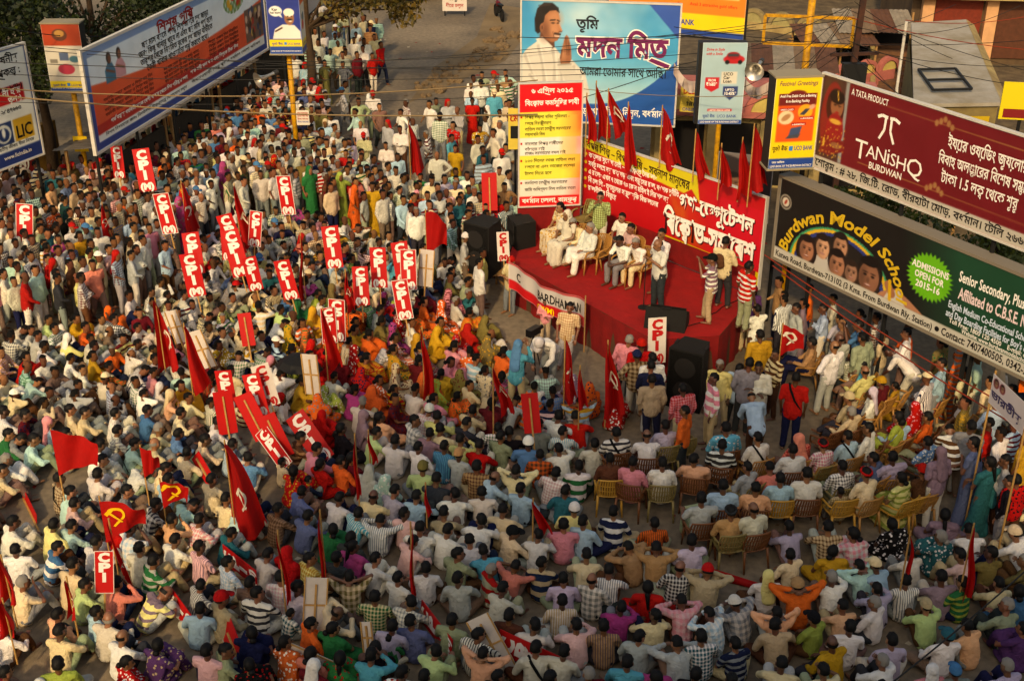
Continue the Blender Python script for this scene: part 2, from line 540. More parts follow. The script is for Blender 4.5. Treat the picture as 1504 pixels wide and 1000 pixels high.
# joints of the left side (x < 0); R* overrides the mirrored right side. All in metres, facing +y, ground at z = 0.
POSE = {
 'k':  dict(P=(0, 0, .12), C=(0, .05, .40), N=(0, .10, .55), H=(0, .16, .70), S=(-.18, .08, .50), E=(-.27, .26, .33), W=(-.07, .46, .30), K=(-.15, .38, .41), A=(-.11, .53, .07), pit=-8),
 'k2': dict(P=(0, 0, .12), C=(.01, .05, .41), N=(.01, .09, .56), H=(.02, .14, .71), S=(-.18, .08, .51), E=(-.28, .24, .34), W=(-.10, .42, .34), RE=(.29, .20, .36), RW=(.16, .42, .40), K=(-.16, .37, .41), A=(-.12, .53, .07), yaw=32),
 'c':  dict(P=(0, 0, .12), C=(0, .02, .42), N=(0, .03, .58), H=(0, .06, .73), S=(-.185, .02, .53), E=(-.26, .12, .30), W=(-.13, .33, .20), K=(-.35, .30, .15), A=(.08, .37, .07)),
 'c2': dict(P=(0, 0, .12), C=(0, .03, .42), N=(0, .05, .57), H=(.01, .08, .72), S=(-.185, .04, .53), E=(-.27, .12, .30), W=(-.20, .34, .18), RE=(.27, .18, .34), RW=(.08, .36, .26), K=(-.34, .31, .16), A=(.08, .38, .07), yaw=-35),
 'h':  dict(P=(0, 0, .12), C=(0, .04, .42), N=(0, .08, .57), H=(0, .13, .71), S=(-.19, .06, .53), E=(-.35, .22, .66), W=(-.08, .03, .70), K=(-.17, .38, .40), A=(-.12, .54, .07), pit=-6),
 'f':  dict(P=(0, 0, .12), C=(0, .07, .40), N=(0, .14, .53), H=(0, .22, .64), S=(-.19, .11, .51), E=(-.36, .28, .53), W=(-.06, .42, .49), K=(-.17, .37, .42), A=(-.12, .53, .07), pit=-25),
 'a':  dict(P=(0, 0, .12), C=(0, .05, .41), N=(0, .09, .56), H=(0, .14, .71), S=(-.18, .08, .51), E=(-.26, .26, .34), W=(-.08, .44, .33), RE=(.30, .27, .47), RW=(.08, .27, .63), K=(-.15, .38, .41), A=(-.11, .53, .07), yaw=8),
 'b':  dict(P=(0, 0, .12), C=(0, .13, .36), N=(0, .25, .47), H=(0, .36, .53), S=(-.18, .19, .45), E=(-.30, .34, .32), W=(-.10, .46, .40), K=(-.16, .38, .40), A=(-.12, .53, .07), pit=-50),
 't':  dict(P=(0, 0, .90), C=(0, .01, 1.22), N=(0, .0, 1.42), H=(0, .03, 1.57), S=(-.19, 0, 1.36), E=(-.24, -.02, 1.08), W=(-.22, .08, .83), K=(-.10, .02, .49), A=(-.11, -.01, .08)),
 'tx': dict(P=(0, 0, .90), C=(0, .01, 1.22), N=(0, .01, 1.42), H=(.01, .05, 1.57), S=(-.19, 0, 1.36), E=(-.25, .06, 1.08), W=(.08, .22, 1.16), RE=(.25, .06, 1.08), RW=(-.08, .24, 1.10), K=(-.11, .03, .49), A=(-.13, -.01, .08), yaw=18),
 'tp': dict(P=(0, 0, .90), C=(0, .0, 1.22), N=(0, .01, 1.42), H=(0, .05, 1.56), S=(-.19, 0, 1.36), E=(-.40, -.06, 1.16), W=(-.17, .0, .98), RE=(.25, .05, 1.10), RW=(.20, .24, 1.02), K=(-.11, .03, .49), A=(-.14, .0, .08), pit=-8),
 'tu': dict(P=(0, 0, .90), C=(0, .01, 1.22), N=(0, .01, 1.42), H=(0, .05, 1.57), S=(-.19, 0, 1.37), E=(-.24, .2, 1.22), W=(-.08, .30, 1.50), RE=(.24, .2, 1.22), RW=(.08, .30, 1.48), K=(-.10, .02, .49), A=(-.14, -.04, .08), RA=(.13, .10, .08), RK=(.12, .09, .49)),
 'tw': dict(P=(0, 0, .90), C=(0, .02, 1.22), N=(0, .03, 1.42), H=(0, .07, 1.57), S=(-.19, .02, 1.36), E=(-.24, -.10, 1.10), W=(-.20, .04, .87), RE=(.23, .12, 1.10), RW=(.17, .30, .96), K=(-.10, .16, .51), A=(-.10, .20, .08), RK=(.10, -.02, .49), RA=(.11, -.26, .13), yaw=10),
 'tb': dict(P=(0, -.1, .88), C=(0, .14, 1.12), N=(0, .30, 1.22), H=(0, .44, 1.27), S=(-.19, .24, 1.20), E=(-.24, .34, .94), W=(-.14, .46, .76), K=(-.11, .03, .49), A=(-.12, -.03, .08), pit=-55),
 'g':  dict(P=(0, -.05, .48), C=(0, -.03, .78), N=(0, -.01, .95), H=(0, .03, 1.10), S=(-.19, -.02, .90), E=(-.25, .06, .64), W=(-.10, .26, .56), K=(-.13, .38, .48), A=(-.13, .42, .08)),
 'g2': dict(P=(0, -.02, .48), C=(-.02, -.06, .77), N=(-.03, -.07, .94), H=(-.03, -.04, 1.09), S=(-.20, -.08, .89), E=(-.29, .04, .66), W=(-.24, .26, .66), RE=(.22, .05, .66), RW=(.0, .28, .54), K=(-.15, .40, .47), A=(-.16, .46, .08), RK=(.08, .42, .58), RA=(-.14, .60, .42), yaw=-20),
 'g3': dict(P=(0, .0, .48), C=(0, .07, .76), N=(0, .15, .91), H=(0, .21, 1.05), S=(-.19, .11, .87), E=(-.25, .24, .64), W=(-.11, .40, .58), K=(-.14, .42, .48), A=(-.13, .42, .08), pit=-15),
 'm':  dict(P=(0, 0, .90), C=(0, .03, 1.22), N=(0, .05, 1.42), H=(0, .09, 1.56), S=(-.19, .02, 1.36), E=(-.24, .14, 1.13), W=(-.09, .32, 1.30), RE=(.40, -.08, 1.16), RW=(.18, -.02, .98), K=(-.11, .03, .49), A=(-.14, .0, .08), pit=-6),
}
def joints(p):
    q = POSE[p]
    J = {k: q[k] for k in 'PCNH'}
    for k in 'SEWKA':
        J['L' + k] = q[k]
        J['R' + k] = q.get('R' + k, mirror(q[k]))
    for k in ('LS', 'RS', 'LE', 'RE'): J[k] = (J[k][0] * 1.03, J[k][1], J[k][2])
    hp = .095
    J['LT'], J['RT'] = (-hp, q['P'][1], q['P'][2]), (hp, q['P'][1], q['P'][2])
    M = Matrix.Translation(q['H']) @ Matrix.Rotation(math.radians(q.get('yaw', 0)), 4, 'Z') @ Matrix.Rotation(math.radians(q.get('pit', 0)), 4, 'X') @ Matrix.Scale(1.08, 4)
    return J, M
def between(a, b, t): return tuple(a[i] + (b[i] - a[i]) * t for i in range(3))
def skin_prims(J, M, lod):
    P = []
    a = P.append
    a(ell((0, -.012, .018), (.074, .094, .103), M)); a(ell((0, .028, -.052), (.054, .06, .062), M))
    if not lod:
        a(cap(M @ Vector((0, .088, .006)), M @ Vector((0, .104, -.032)), .011, .016))
        for s in (-1, 1): a(ell((s * .078, -.012, -.012), (.013, .024, .033), M))
    a(cap(J['N'], M @ Vector((0, -.02, -.05)), .052, .050))
    a(cap(J['P'], between(J['P'], J['C'], .5), .105, .10, 1.08, .74)); a(cap(between(J['P'], J['C'], .5), J['C'], .10, .108, 1.12, .74)); a(cap(J['C'], J['N'], .082, .048, 1.05, .76))
    for s in 'LR':
        a(cap(between(J['C'], J['N'], .7), J[s + 'S'], .042, .042)); a(cap(J[s + 'S'], J[s + 'E'], .042, .037)); a(cap(J[s + 'E'], J[s + 'W'], .037, .026))
        a(cap(J[s + 'T'], J[s + 'K'], .082, .056)); a(cap(J[s + 'K'], J[s + 'A'], .053, .036))
        A = Vector(J[s + 'A']); K = Vector(J[s + 'K'])
        fd = Vector((A.x - J[s + 'T'][0] if abs(J['P'][2]) < .3 else 0, .6, 0)); fd.z = 0
        fd = Vector((0, 1, 0)) if fd.length < .1 else fd.normalized()
        if J['P'][2] < .3 and abs(A.x - J[s + 'T'][0]) > .12: fd = Vector(((1 if A.x > 0 else -1) * .9, .3, 0)).normalized()
        t = A + fd * .16; t.z = max(A.z - .045, .028)
        h = A - fd * .035; h.z = max(A.z - .04, .03)
        a(cap(h, t, .034, .026, 1.25, .9, side=fd.cross(Vector((0, 0, 1)))))
    return P
def hand_prims(J, s):
    """palm with four unequal bent fingers and a thumb from its side"""
    W, E = Vector(J[s + 'W']), Vector(J[s + 'E'])
    d = (W - E).normalized()
    inn = Vector((1 if s == 'L' else -1, 0, 0)); inn = (inn - d * inn.dot(d))
    inn = inn.normalized() if inn.length > .15 else Vector((0, 0, 1)).cross(d).normalized()
    up = d.cross(inn).normalized()
    if up.z < 0: up = -up
    out = [cap(W, W + d * .075, .022, .030, 1.25, .55, side=inn)]
    for i, L in enumerate((.062, .074, .070, .055)):
        b = W + d * .085 + inn * (.026 - i * .0175)
        m = b + d * L * .55 - up * .010
        e = m + d * L * .33 - up * .028
        out.append(cap(b - d * .02, m, .0085, .0085, n=5, k=1)); out.append(cap(m, e, .0085, .007, n=5, k=1))
    b = W + d * .03 + inn * .026
    m = b + inn * .026 + d * .028 - up * .008
    out.append(cap(b - inn * .01, m, .0105, .0095, n=5, k=1)); out.append(cap(m, m + d * .03 - up * .012, .0095, .008, n=5, k=1))
    return out
def shirt_prims(J, M, long, loose=.0):
    P = []
    a = P.append
    g = .016 + loose
    w = between(J['P'], J['C'], .5)
    sit = J['P'][2] < .3
    b = between(J['P'], J['C'], .02 if sit else -.16)
    a(cap(b, w, .150 + g, .138 + g, 1.16, .86)); a(cap(w, J['C'], .132 + g, .136 + g, 1.18, .82)); a(cap(J['C'], between(J['C'], J['N'], .85), .126 + g, .062, 1.14, .84))
    for s in 'LR':
        a(cap(between(J['C'], J['N'], .78), J[s + 'S'], .064, .066)); a(cap(J['C'], J[s + 'S'], .10, .062))
        e = J[s + 'E'] if long else between(J[s + 'S'], J[s + 'E'], .78)
        a(cap(J[s + 'S'], e, .066 + loose * .4, .056 + loose * .3))
        if long: a(cap(J[s + 'E'], between(J[s + 'E'], J[s + 'W'], .9), .052, .038))
    return P
def leg_prims(J, dhoti):
    P = []
    a = P.append
    a(cap(J['P'], between(J['P'], J['C'], .22), .14, .132, 1.1, .80))
    for s in 'LR':
        g = .03 if dhoti else .014
        a(cap(J[s + 'T'], J[s + 'K'], .094 + g * .5, .064 + g)); a(cap(J[s + 'K'], between(J[s + 'K'], J[s + 'A'], .92), .060 + g, .050 + g))
    if dhoti:
        a(cap(between(J['LT'], J['RT'], .5), between(J['LK'], J['RK'], .5), .10, .09, 1.5, .8))
    return P
def saree_prims(J, M, veil, stand):
    P = []
    a = P.append
    a(cap(J['P'], J['C'], .155, .145, 1.12, .85)); a(cap(J['C'], between(J['C'], J['N'], .8), .135, .07, 1.15, .85))
    a(cap(between(J['C'], J['N'], .8), J['RS'], .075, .075)); a(cap(between(J['C'], J['N'], .8), J['LS'], .07, .068))
    a(cap(J['LS'], between(J['LS'], J['LE'], .5), .06, .055)); a(cap(J['RS'], between(J['RS'], J['RE'], .6), .07, .06))
    if stand:
        a(cap(J['P'], (0, .02, .06), .16, .20, 1.08, .85)); a(cap((-.08, .02, .5), (-.1, .05, .05), .10, .14)); a(cap((.08, .02, .5), (.11, -.03, .05), .10, .14))
        a(cap(J['RS'], (.12, -.15, .75), .07, .09, .9, .5))
    else:
        for s in 'LR':
            a(cap(J[s + 'T'], J[s + 'K'], .12, .10)); a(cap(J[s + 'K'], between(J[s + 'K'], J[s + 'A'], .95), .10, .08))
        a(cap(between(J['LK'], J['RK'], .5), (0, J['LA'][1], .06), .12, .10, 1.6, .8)); a(cap((0, .0, .09), (0, .3, .07), .17, .15, 1.5, .6))
        a(cap(J['RS'], (.14, -.10, .16), .07, .09, .9, .5))
    if veil:
        a(ell((0, -.03, .025), (.093, .10, .118), M)); a(cap(M @ Vector((0, -.06, -.02)), between(J['C'], J['N'], .3), .10, .13, 1.15, .8))
        a(cap(M @ Vector((0, -.05, -.07)), (J['C'][0], J['C'][1] - .06, J['C'][2] - .15), .11, .14, 1.2, .7))
    return P
def dome(M, r, keep, jit=0.0, n=16, k=10, c=(0, -.014, .024), seed=1):
    """open shell over the skull: hair, cap"""
    q = random.Random(seed)
    v, f = ell((0, 0, 0), (1, 1, 1), None, n, k)
    ok = [keep(p) for p in v]
    idx, V = {}, []
    for i, p in enumerate(v):
        if ok[i]:
            s = 1 + q.uniform(-jit, jit)
            idx[i] = len(V)
            V.append(M @ Vector((p.x * r[0] * s + c[0], p.y * r[1] * s + c[1], p.z * r[2] * s + c[2])))
    F = [tuple(idx[i] for i in t) for t in f if all(ok[i] for i in t)]
    return V, F
def hair_prims(M, kind, lod):
    n, k = (10, 7) if lod else (18, 12)
    if kind == 'short':
        return [dome(M, (.084, .104, .112), lambda p: (p.z > -.42 and p.y < -.05) or p.z > .42 or (p.z > .08 and p.y < .40 and abs(p.x) > .6), .06, n, k)]
    if kind == 'bald':
        return [dome(M, (.081, .101, .108), lambda p: -.45 < p.z < .45 and p.y < -.12, .02, n, k)]
    out = [dome(M, (.085, .106, .113), lambda p: (p.z > -.55 and p.y < .05) or p.z > .35 or (p.z > -.2 and p.y < .5 and abs(p.x) > .5), .03, n, k)]
    if kind == 'bun': out.append(ell((0, -.125, -.035), (.05, .045, .045), M, 8, 6))
    if kind == 'plait': out.append(cap(M @ Vector((0, -.10, -.06)), M @ Vector((.02, -.15, -.30)), .042, .02, n=7, k=2))
    return out
def cap_prims(M, lod):
    n, k = (10, 7) if lod else (18, 12)
    a = dome(M, (.092, .112, .118), lambda p: p.z > -.02, 0, n, k, c=(0, -.012, .03))
    vis = []
    for i in range(9):
        t = math.pi * (i / 8)
        vis.append((math.cos(t) * .078, .09 + math.sin(t) * .095, .045 - .02 * math.sin(t)))
    v = [M @ Vector(p) for p in vis] + [M @ Vector((p[0], p[1], p[2] - .012)) for p in vis]
    f = [tuple(range(9)), tuple(range(17, 8, -1))] + [(i, i + 9, i + 10, i + 1) for i in range(8)] + [(8, 17, 9, 0)]
    return [a, (v, f)]
def towel_prims(J, M):
    """folded cloth laid over the head and hanging behind"""
    return [ell((0, -.03, .035), (.094, .098, .112), M), cap(M @ Vector((0, -.07, .0)), (J['N'][0], J['N'][1] - .07, J['N'][2] - .06), .085, .10, 1.2, .6),
            cap((J['N'][0], J['N'][1] - .07, J['N'][2] - .04), (J['C'][0] + .02, J['C'][1] - .13, J['C'][2] - .08), .09, .10, 1.3, .45)]
def turban_prims(M):
    out = []
    for i in range(10):
        a, b = 2 * math.pi * i / 10, 2 * math.pi * (i + 1) / 10
        pa, pb = [M @ Vector((math.cos(t) * .078, -.012 + math.sin(t) * .096, .055 + .02 * math.sin(t * 1 + 1))) for t in (a, b)]
        out.append(cap(pa, pb, .026, .026, n=6, k=2))
    return out
def bag_prims(J):
    c = Vector(J['C'])
    return [cap((c.x, c.y - .20, c.z - .12), (c.x, c.y - .20, c.z + .06), .10, .085, 1.3, .75)]
def strap_prims(J):
    sh = Vector(J['LS']) * .55 + Vector(J['N']) * .45
    w = Vector(between(J['P'], J['C'], .25))
    pts = [sh + Vector((0, .02, .065)), sh + Vector((.03, -.09, .0)), Vector(between(J['P'], J['C'], .8)) + Vector((.03, -.155, .02)), w + Vector((.15, -.08, -.02))]
    return [cap(pts[i], pts[i + 1], .016, .016, 1.4, .5, n=6, k=1) for i in range(3)]
def face_marks(M):
    dark, out = [], []
    for s in (-1, 1):
        out.append(ell((s * .030, .079, .012), (.014, .008, .007), M, 6, 4)); out.append(ell((s * .031, .080, .030), (.018, .007, .004), M, 6, 4))
    out.append(ell((0, .087, -.058), (.024, .008, .004), M, 6, 4)); out.append(ell((0, .089, -.046), (.028, .008, .006), M, 6, 4))
    return out
LIB = {}
def part_arrays(pose, part, lod):
    """(vertices, triangles) of one part in one pose, cached"""
    key = (pose, part, lod)
    if key in LIB: return LIB[key]
    J, M = joints(pose)
    vx = .034 if lod else .016
    if part == 'body':
        V, T = fuse(skin_prims(J, M, lod), vx * .95, 3 if not lod else 2, .13 if lod else .42)
        if not lod:
            v2, t2 = tri_arrays(hand_prims(J, 'L') + hand_prims(J, 'R'))
            V, T = np.concatenate([V, v2]), np.concatenate([T, t2 + len(V)])
            v3, t3 = tri_arrays(face_marks(M))
            LIB[(pose, 'bodyn', lod)] = len(T)
            V, T = np.concatenate([V, v3]), np.concatenate([T, t3 + len(V)])
    elif part in ('shirt_long', 'shirt_short', 'kurta'):
        V, T = fuse(shirt_prims(J, M, part != 'shirt_short', .012 if part == 'kurta' else 0), vx, 4 if not lod else 2, .17 if lod else .5, .017 if not lod else .016, len(pose))
    elif part in ('trousers', 'dhoti'):
        V, T = fuse(leg_prims(J, part == 'dhoti'), vx, 3 if not lod else 2, .13 if lod else .42, .006)
    elif part in ('saree', 'saree_veil'):
        V, T = fuse(saree_prims(J, M, part == 'saree_veil', J['P'][2] > .6), vx, 4 if not lod else 2, .16 if lod else .42, .012, 3)
    elif part.startswith('hair_'):
        V, T = tri_arrays(hair_prims(M, part[5:], lod))
    elif part == 'cap':
        V, T = tri_arrays(cap_prims(M, lod))
    elif part == 'towel':
        V, T = fuse(towel_prims(J, M), vx, 3, .4, .008)
    elif part == 'turban':
        V, T = tri_arrays(turban_prims(M))
    elif part == 'backpack':
        V, T = fuse(bag_prims(J), vx, 2, .5)
    elif part == 'strap':
        V, T = tri_arrays(strap_prims(J))
    LIB[key] = (V, T)
    return V, T
PMESH = {}
def part_mesh(pose, part):
    key = (pose, part)
    if key in PMESH: return PMESH[key]
    V, T = part_arrays(pose, part, False)
    me = np_mesh(part.split('_')[0], V, T, {'rest': ('FLOAT_VECTOR', 'POINT', V)})
    if part == 'body':
        n = LIB[(pose, 'bodyn', False)]
        mi = np.zeros(len(me.polygons), np.int32); mi[n:] = 1
        me.materials.append(skin_mat()); me.materials.append(mat('brow_dark', (.06, .04, .035), .7))
        me.polygons.foreach_set('material_index', mi)
    else:
        me.materials.append(cloth_mat('plain'))
    PMESH[key] = me
    return me

# cloth and skin take their colour from the object (own pattern colour in the property "accent")
def pattern_nodes(nt, vec, c1, c2, kind):
    sp = nt.nodes.new('ShaderNodeSeparateXYZ'); nt.links.new(vec, sp.inputs[0])
    def mth(op, a, b=None):
        n = nt.nodes.new('ShaderNodeMath'); n.operation = op
        for i, s in enumerate((a, b)):
            if s is None: continue
            if isinstance(s, (int, float)): n.inputs[i].default_value = s
            else: nt.links.new(s, n.inputs[i])
        return n.outputs[0]
    def stripe(ax, freq, duty):
        s = mth('MULTIPLY', sp.outputs[ax], freq)
        return mth('LESS_THAN', mth('FRACT', s), duty)
    if kind == 'hs': f = stripe('Z', 9.0, .42)
    elif kind == 'hb': f = stripe('Z', 5.2, .45)
    elif kind == 'vs': f = stripe('X', 26.0, .35)
    elif kind == 'ck':
        f = mth('MULTIPLY', mth('ADD', stripe('X', 19.0, .42), stripe('Z', 17.0, .42)), .5)
    elif kind == 'pl':
        f = mth('MULTIPLY', mth('ADD', stripe('X', 11.0, .5), stripe('Z', 10.0, .5)), .5)
    elif kind == 'pr':
        vo = nt.nodes.new('ShaderNodeTexVoronoi'); vo.inputs['Scale'].default_value = 16
        nt.links.new(vec, vo.inputs['Vector']); f = mth('LESS_THAN', vo.outputs['Distance'], .34)
    else: f = None
    if f is None: return c1
    mx = nt.nodes.new('ShaderNodeMix'); mx.data_type = 'RGBA'
    nt.links.new(f, mx.inputs[0]); nt.links.new(c1, mx.inputs[6]); nt.links.new(c2, mx.inputs[7])
    return mx.outputs[2]
def cloth_finish(nt, col, vec, rough=.88):
    b = nt.nodes['Principled BSDF']
    nz = nt.nodes.new('ShaderNodeTexNoise'); nz.inputs['Scale'].default_value = 7; nz.inputs['Detail'].default_value = 3
    nt.links.new(vec, nz.inputs['Vector'])
    mx = nt.nodes.new('ShaderNodeMix'); mx.data_type = 'RGBA'; mx.blend_type = 'MULTIPLY'; mx.inputs[0].default_value = .5
    rp = nt.nodes.new('ShaderNodeMapRange'); rp.inputs[1].default_value = .3; rp.inputs[2].default_value = .7; rp.inputs[3].default_value = .72; rp.inputs[4].default_value = 1.06
    nt.links.new(nz.outputs['Fac'], rp.inputs[0]); nt.links.new(col, mx.inputs[6]); nt.links.new(rp.outputs[0], mx.inputs[7])
    nt.links.new(mx.outputs[2], b.inputs['Base Color'])
    b.inputs['Roughness'].default_value = rough
    b.inputs['Specular IOR Level'].default_value = .15
    wv = nt.nodes.new('ShaderNodeTexNoise'); wv.inputs['Scale'].default_value = 13; wv.inputs['Detail'].default_value = 2; wv.inputs['Distortion'].default_value = 1.2
    nt.links.new(vec, wv.inputs['Vector'])
    bp = nt.nodes.new('ShaderNodeBump'); bp.inputs['Strength'].default_value = .8; bp.inputs['Distance'].default_value = .04
    nt.links.new(wv.outputs['Fac'], bp.inputs['Height']); nt.links.new(bp.outputs[0], b.inputs['Normal'])
def cloth_mat(kind):
    k = 'cloth_' + kind
    if k in MATS: return MATS[k]
    m = bpy.data.materials.new(k); m.use_nodes = True
    nt = m.node_tree
    oi = nt.nodes.new('ShaderNodeObjectInfo')
    ac = nt.nodes.new('ShaderNodeAttribute'); ac.attribute_type = 'OBJECT'; ac.attribute_name = 'accent'
    rs = nt.nodes.new('ShaderNodeAttribute'); rs.attribute_name = 'rest'
    ad = nt.nodes.new('ShaderNodeVectorMath'); ad.operation = 'ADD'
    cb = nt.nodes.new('ShaderNodeCombineXYZ'); 
    nt.links.new(oi.outputs['Random'], cb.inputs[2])
    nt.links.new(rs.outputs['Vector'], ad.inputs[0]); nt.links.new(cb.outputs[0], ad.inputs[1])
    col = pattern_nodes(nt, ad.outputs[0], oi.outputs['Color'], ac.outputs['Color'], kind)
    cloth_finish(nt, col, ad.outputs[0])
    MATS[k] = m
    return m
def skin_mat():
    if 'skin' in MATS: return MATS['skin']
    m = bpy.data.materials.new('skin'); m.use_nodes = True
    nt = m.node_tree; b = nt.nodes['Principled BSDF']
    oi = nt.nodes.new('ShaderNodeObjectInfo')
    tc = nt.nodes.new('ShaderNodeTexCoord')
    nz = nt.nodes.new('ShaderNodeTexNoise'); nz.inputs['Scale'].default_value = 14
    nt.links.new(tc.outputs['Object'], nz.inputs['Vector'])
    mx = nt.nodes.new('ShaderNodeMix'); mx.data_type = 'RGBA'; mx.blend_type = 'MULTIPLY'; mx.inputs[0].default_value = .5
    nt.links.new(oi.outputs['Color'], mx.inputs[6]); nt.links.new(nz.outputs['Fac'], mx.inputs[7])
    nt.links.new(oi.outputs['Color'], b.inputs['Base Color'])
    b.inputs['Roughness'].default_value = .48
    MATS['skin'] = m
    return m
def hair_mat():
    if 'hair' in MATS: return MATS['hair']
    m = bpy.data.materials.new('hair'); m.use_nodes = True
    nt = m.node_tree; b = nt.nodes['Principled BSDF']
    oi = nt.nodes.new('ShaderNodeObjectInfo')
    nt.links.new(oi.outputs['Color'], b.inputs['Base Color'])
    b.inputs['Roughness'].default_value = .62
    b.inputs['Specular IOR Level'].default_value = .2
    tc = nt.nodes.new('ShaderNodeTexCoord')
    nz = nt.nodes.new('ShaderNodeTexNoise'); nz.inputs['Scale'].default_value = 70
    nt.links.new(tc.outputs['Object'], nz.inputs['Vector'])
    bp = nt.nodes.new('ShaderNodeBump'); bp.inputs['Strength'].default_value = .6; bp.inputs['Distance'].default_value = .01
    nt.links.new(nz.outputs['Fac'], bp.inputs['Height']); nt.links.new(bp.outputs[0], b.inputs['Normal'])
    MATS['hair'] = m
    return m

PAL = {  # colour words of the clothes -> sRGB of the cloth itself
 'white': (.84, .82, .78), 'off-white': (.78, .75, .68), 'cream': (.82, .74, .58), 'pale yellow': (.82, .78, .50), 'yellow': (.72, .54, .14),
 'beige': (.68, .60, .46), 'tan': (.66, .50, .33), 'brown': (.32, .20, .12), 'taupe': (.45, .35, .30), 'pale grey': (.64, .64, .62), 'grey': (.47, .48, .48),
 'charcoal': (.17, .18, .19), 'black': (.055, .055, .06), 'navy': (.08, .11, .22), 'slate blue': (.34, .39, .53), 'blue': (.24, .42, .58), 'steel blue': (.34, .50, .66),
 'pale blue': (.62, .72, .78), 'turquoise': (.30, .60, .66), 'teal': (.12, .34, .37), 'mint': (.66, .80, .74), 'pale green': (.68, .76, .50), 'lime': (.56, .62, .26),
 'green': (.12, .38, .20), 'sage': (.54, .57, .45), 'olive': (.42, .38, .20), 'pink': (.80, .50, .54), 'pale pink': (.82, .66, .64), 'salmon': (.80, .46, .39), 'peach': (.86, .64, .48),
 'orange': (.82, .36, .14), 'red': (.66, .07, .06), 'maroon': (.36, .06, .09), 'magenta': (.62, .22, .44), 'purple': (.32, .18, .36), 'lilac': (.68, .63, .70), 'mauve': (.52, .42, .46),
}
PATW = {'hs': 'striped', 'hb': 'broad-striped', 'vs': 'pin-striped', 'ck': 'checked', 'pl': 'plaid', 'pr': 'printed', 'plain': ''}
SKINS = [(.46, .30, .20), (.40, .25, .165), (.35, .215, .14), (.52, .35, .24), (.31, .19, .125), (.43, .275, .18)]
def jitc(c, q, a=.035):
    k = 1 + q.uniform(-.07, .07)
    return tuple(max(.01, min(.95, v * k + q.uniform(-a, a) * .5)) for v in c)
def child_part(parent, name, me, col, kind='plain', accent=None, material=None):
    o = bpy.data.objects.new(name, me)
    COL.objects.link(o)
    o.parent = parent
    o.color = (*lin(col), 1)
    o['accent'] = list(lin(accent or (.85, .83, .78)))
    m = material or cloth_mat(kind)
    o.material_slots[0].link = 'OBJECT'
    o.material_slots[0].material = m
    return o
PEOPLE = []
def person(pos, face, pose='k', top='white', pat='plain', accent=None, wear='shirt_long', legs='trousers', legcol=None, hair='short', haircol=None,
           head=None, headcol=None, bag=None, scale=1.0, z=0.0, seed=0, skin=None, where=''):
    """a person: body mesh at top level, clothes and hair as its children. face = heading of the look, radians from +y"""
    q = random.Random(seed * 7919 + 13)
    body = bpy.data.objects.new('person', part_mesh(pose, 'body'))
    COL.objects.link(body)
    body.location = (pos[0], pos[1], z)
    ln_ = .0 if pose[0] == 'g' or scale == 0 else .055
    body.rotation_euler = (q.gauss(0, ln_ * .6), q.gauss(0, ln_), face)
    body.scale = (scale * q.uniform(.94, 1.09), scale * q.uniform(.95, 1.06), scale * q.uniform(.96, 1.04))
    body.color = (*lin(jitc(skin or q.choice(SKINS), q, .03)), 1)
    c = jitc(PAL[top], q)
    ac = jitc(PAL[accent], q) if accent else None
    if wear.startswith('saree'):
        child_part(body, 'saree', part_mesh(pose, wear), c, pat, ac or PAL['yellow'])
    else:
        child_part(body, 'kurta' if wear == 'kurta' else 'shirt', part_mesh(pose, wear), c, pat, ac)
        lc = jitc(PAL[legcol], q) if legcol else jitc(q.choice([PAL['charcoal'], PAL['grey'], PAL['taupe'], PAL['navy'], PAL['grey'], PAL['brown'], PAL['beige'], PAL['pale grey'], PAL['off-white'], PAL['sage']]), q)
        child_part(body, legs, part_mesh(pose, legs), lc)
    if wear != 'saree_veil' and head != 'towel':
        hc = {'grey': (.48, .46, .43), None: (.035, .028, .025)}.get(haircol, (.035, .028, .025))
        child_part(body, 'hair', part_mesh(pose, 'hair_' + hair), hc, material=hair_mat())
    if head: child_part(body, {'cap': 'cap', 'towel': 'head_towel', 'turban': 'head_cloth', 'helmet': 'helmet'}[head], part_mesh(pose, 'cap' if head == 'helmet' else head), jitc(PAL[headcol], q))
    if bag == 'backpack': child_part(body, 'backpack', part_mesh(pose, 'backpack'), PAL['brown'])
    if bag == 'strap': child_part(body, 'shoulder_strap', part_mesh(pose, 'strap'), (.05, .05, .05))
    PEOPLE.append(dict(o=body, pose=pose, top=top, pat=pat, wear=wear, head=head, headcol=headcol, hair=hair, haircol=haircol, bag=bag, where=where, child=scale < .85, legs=legs))
    return body
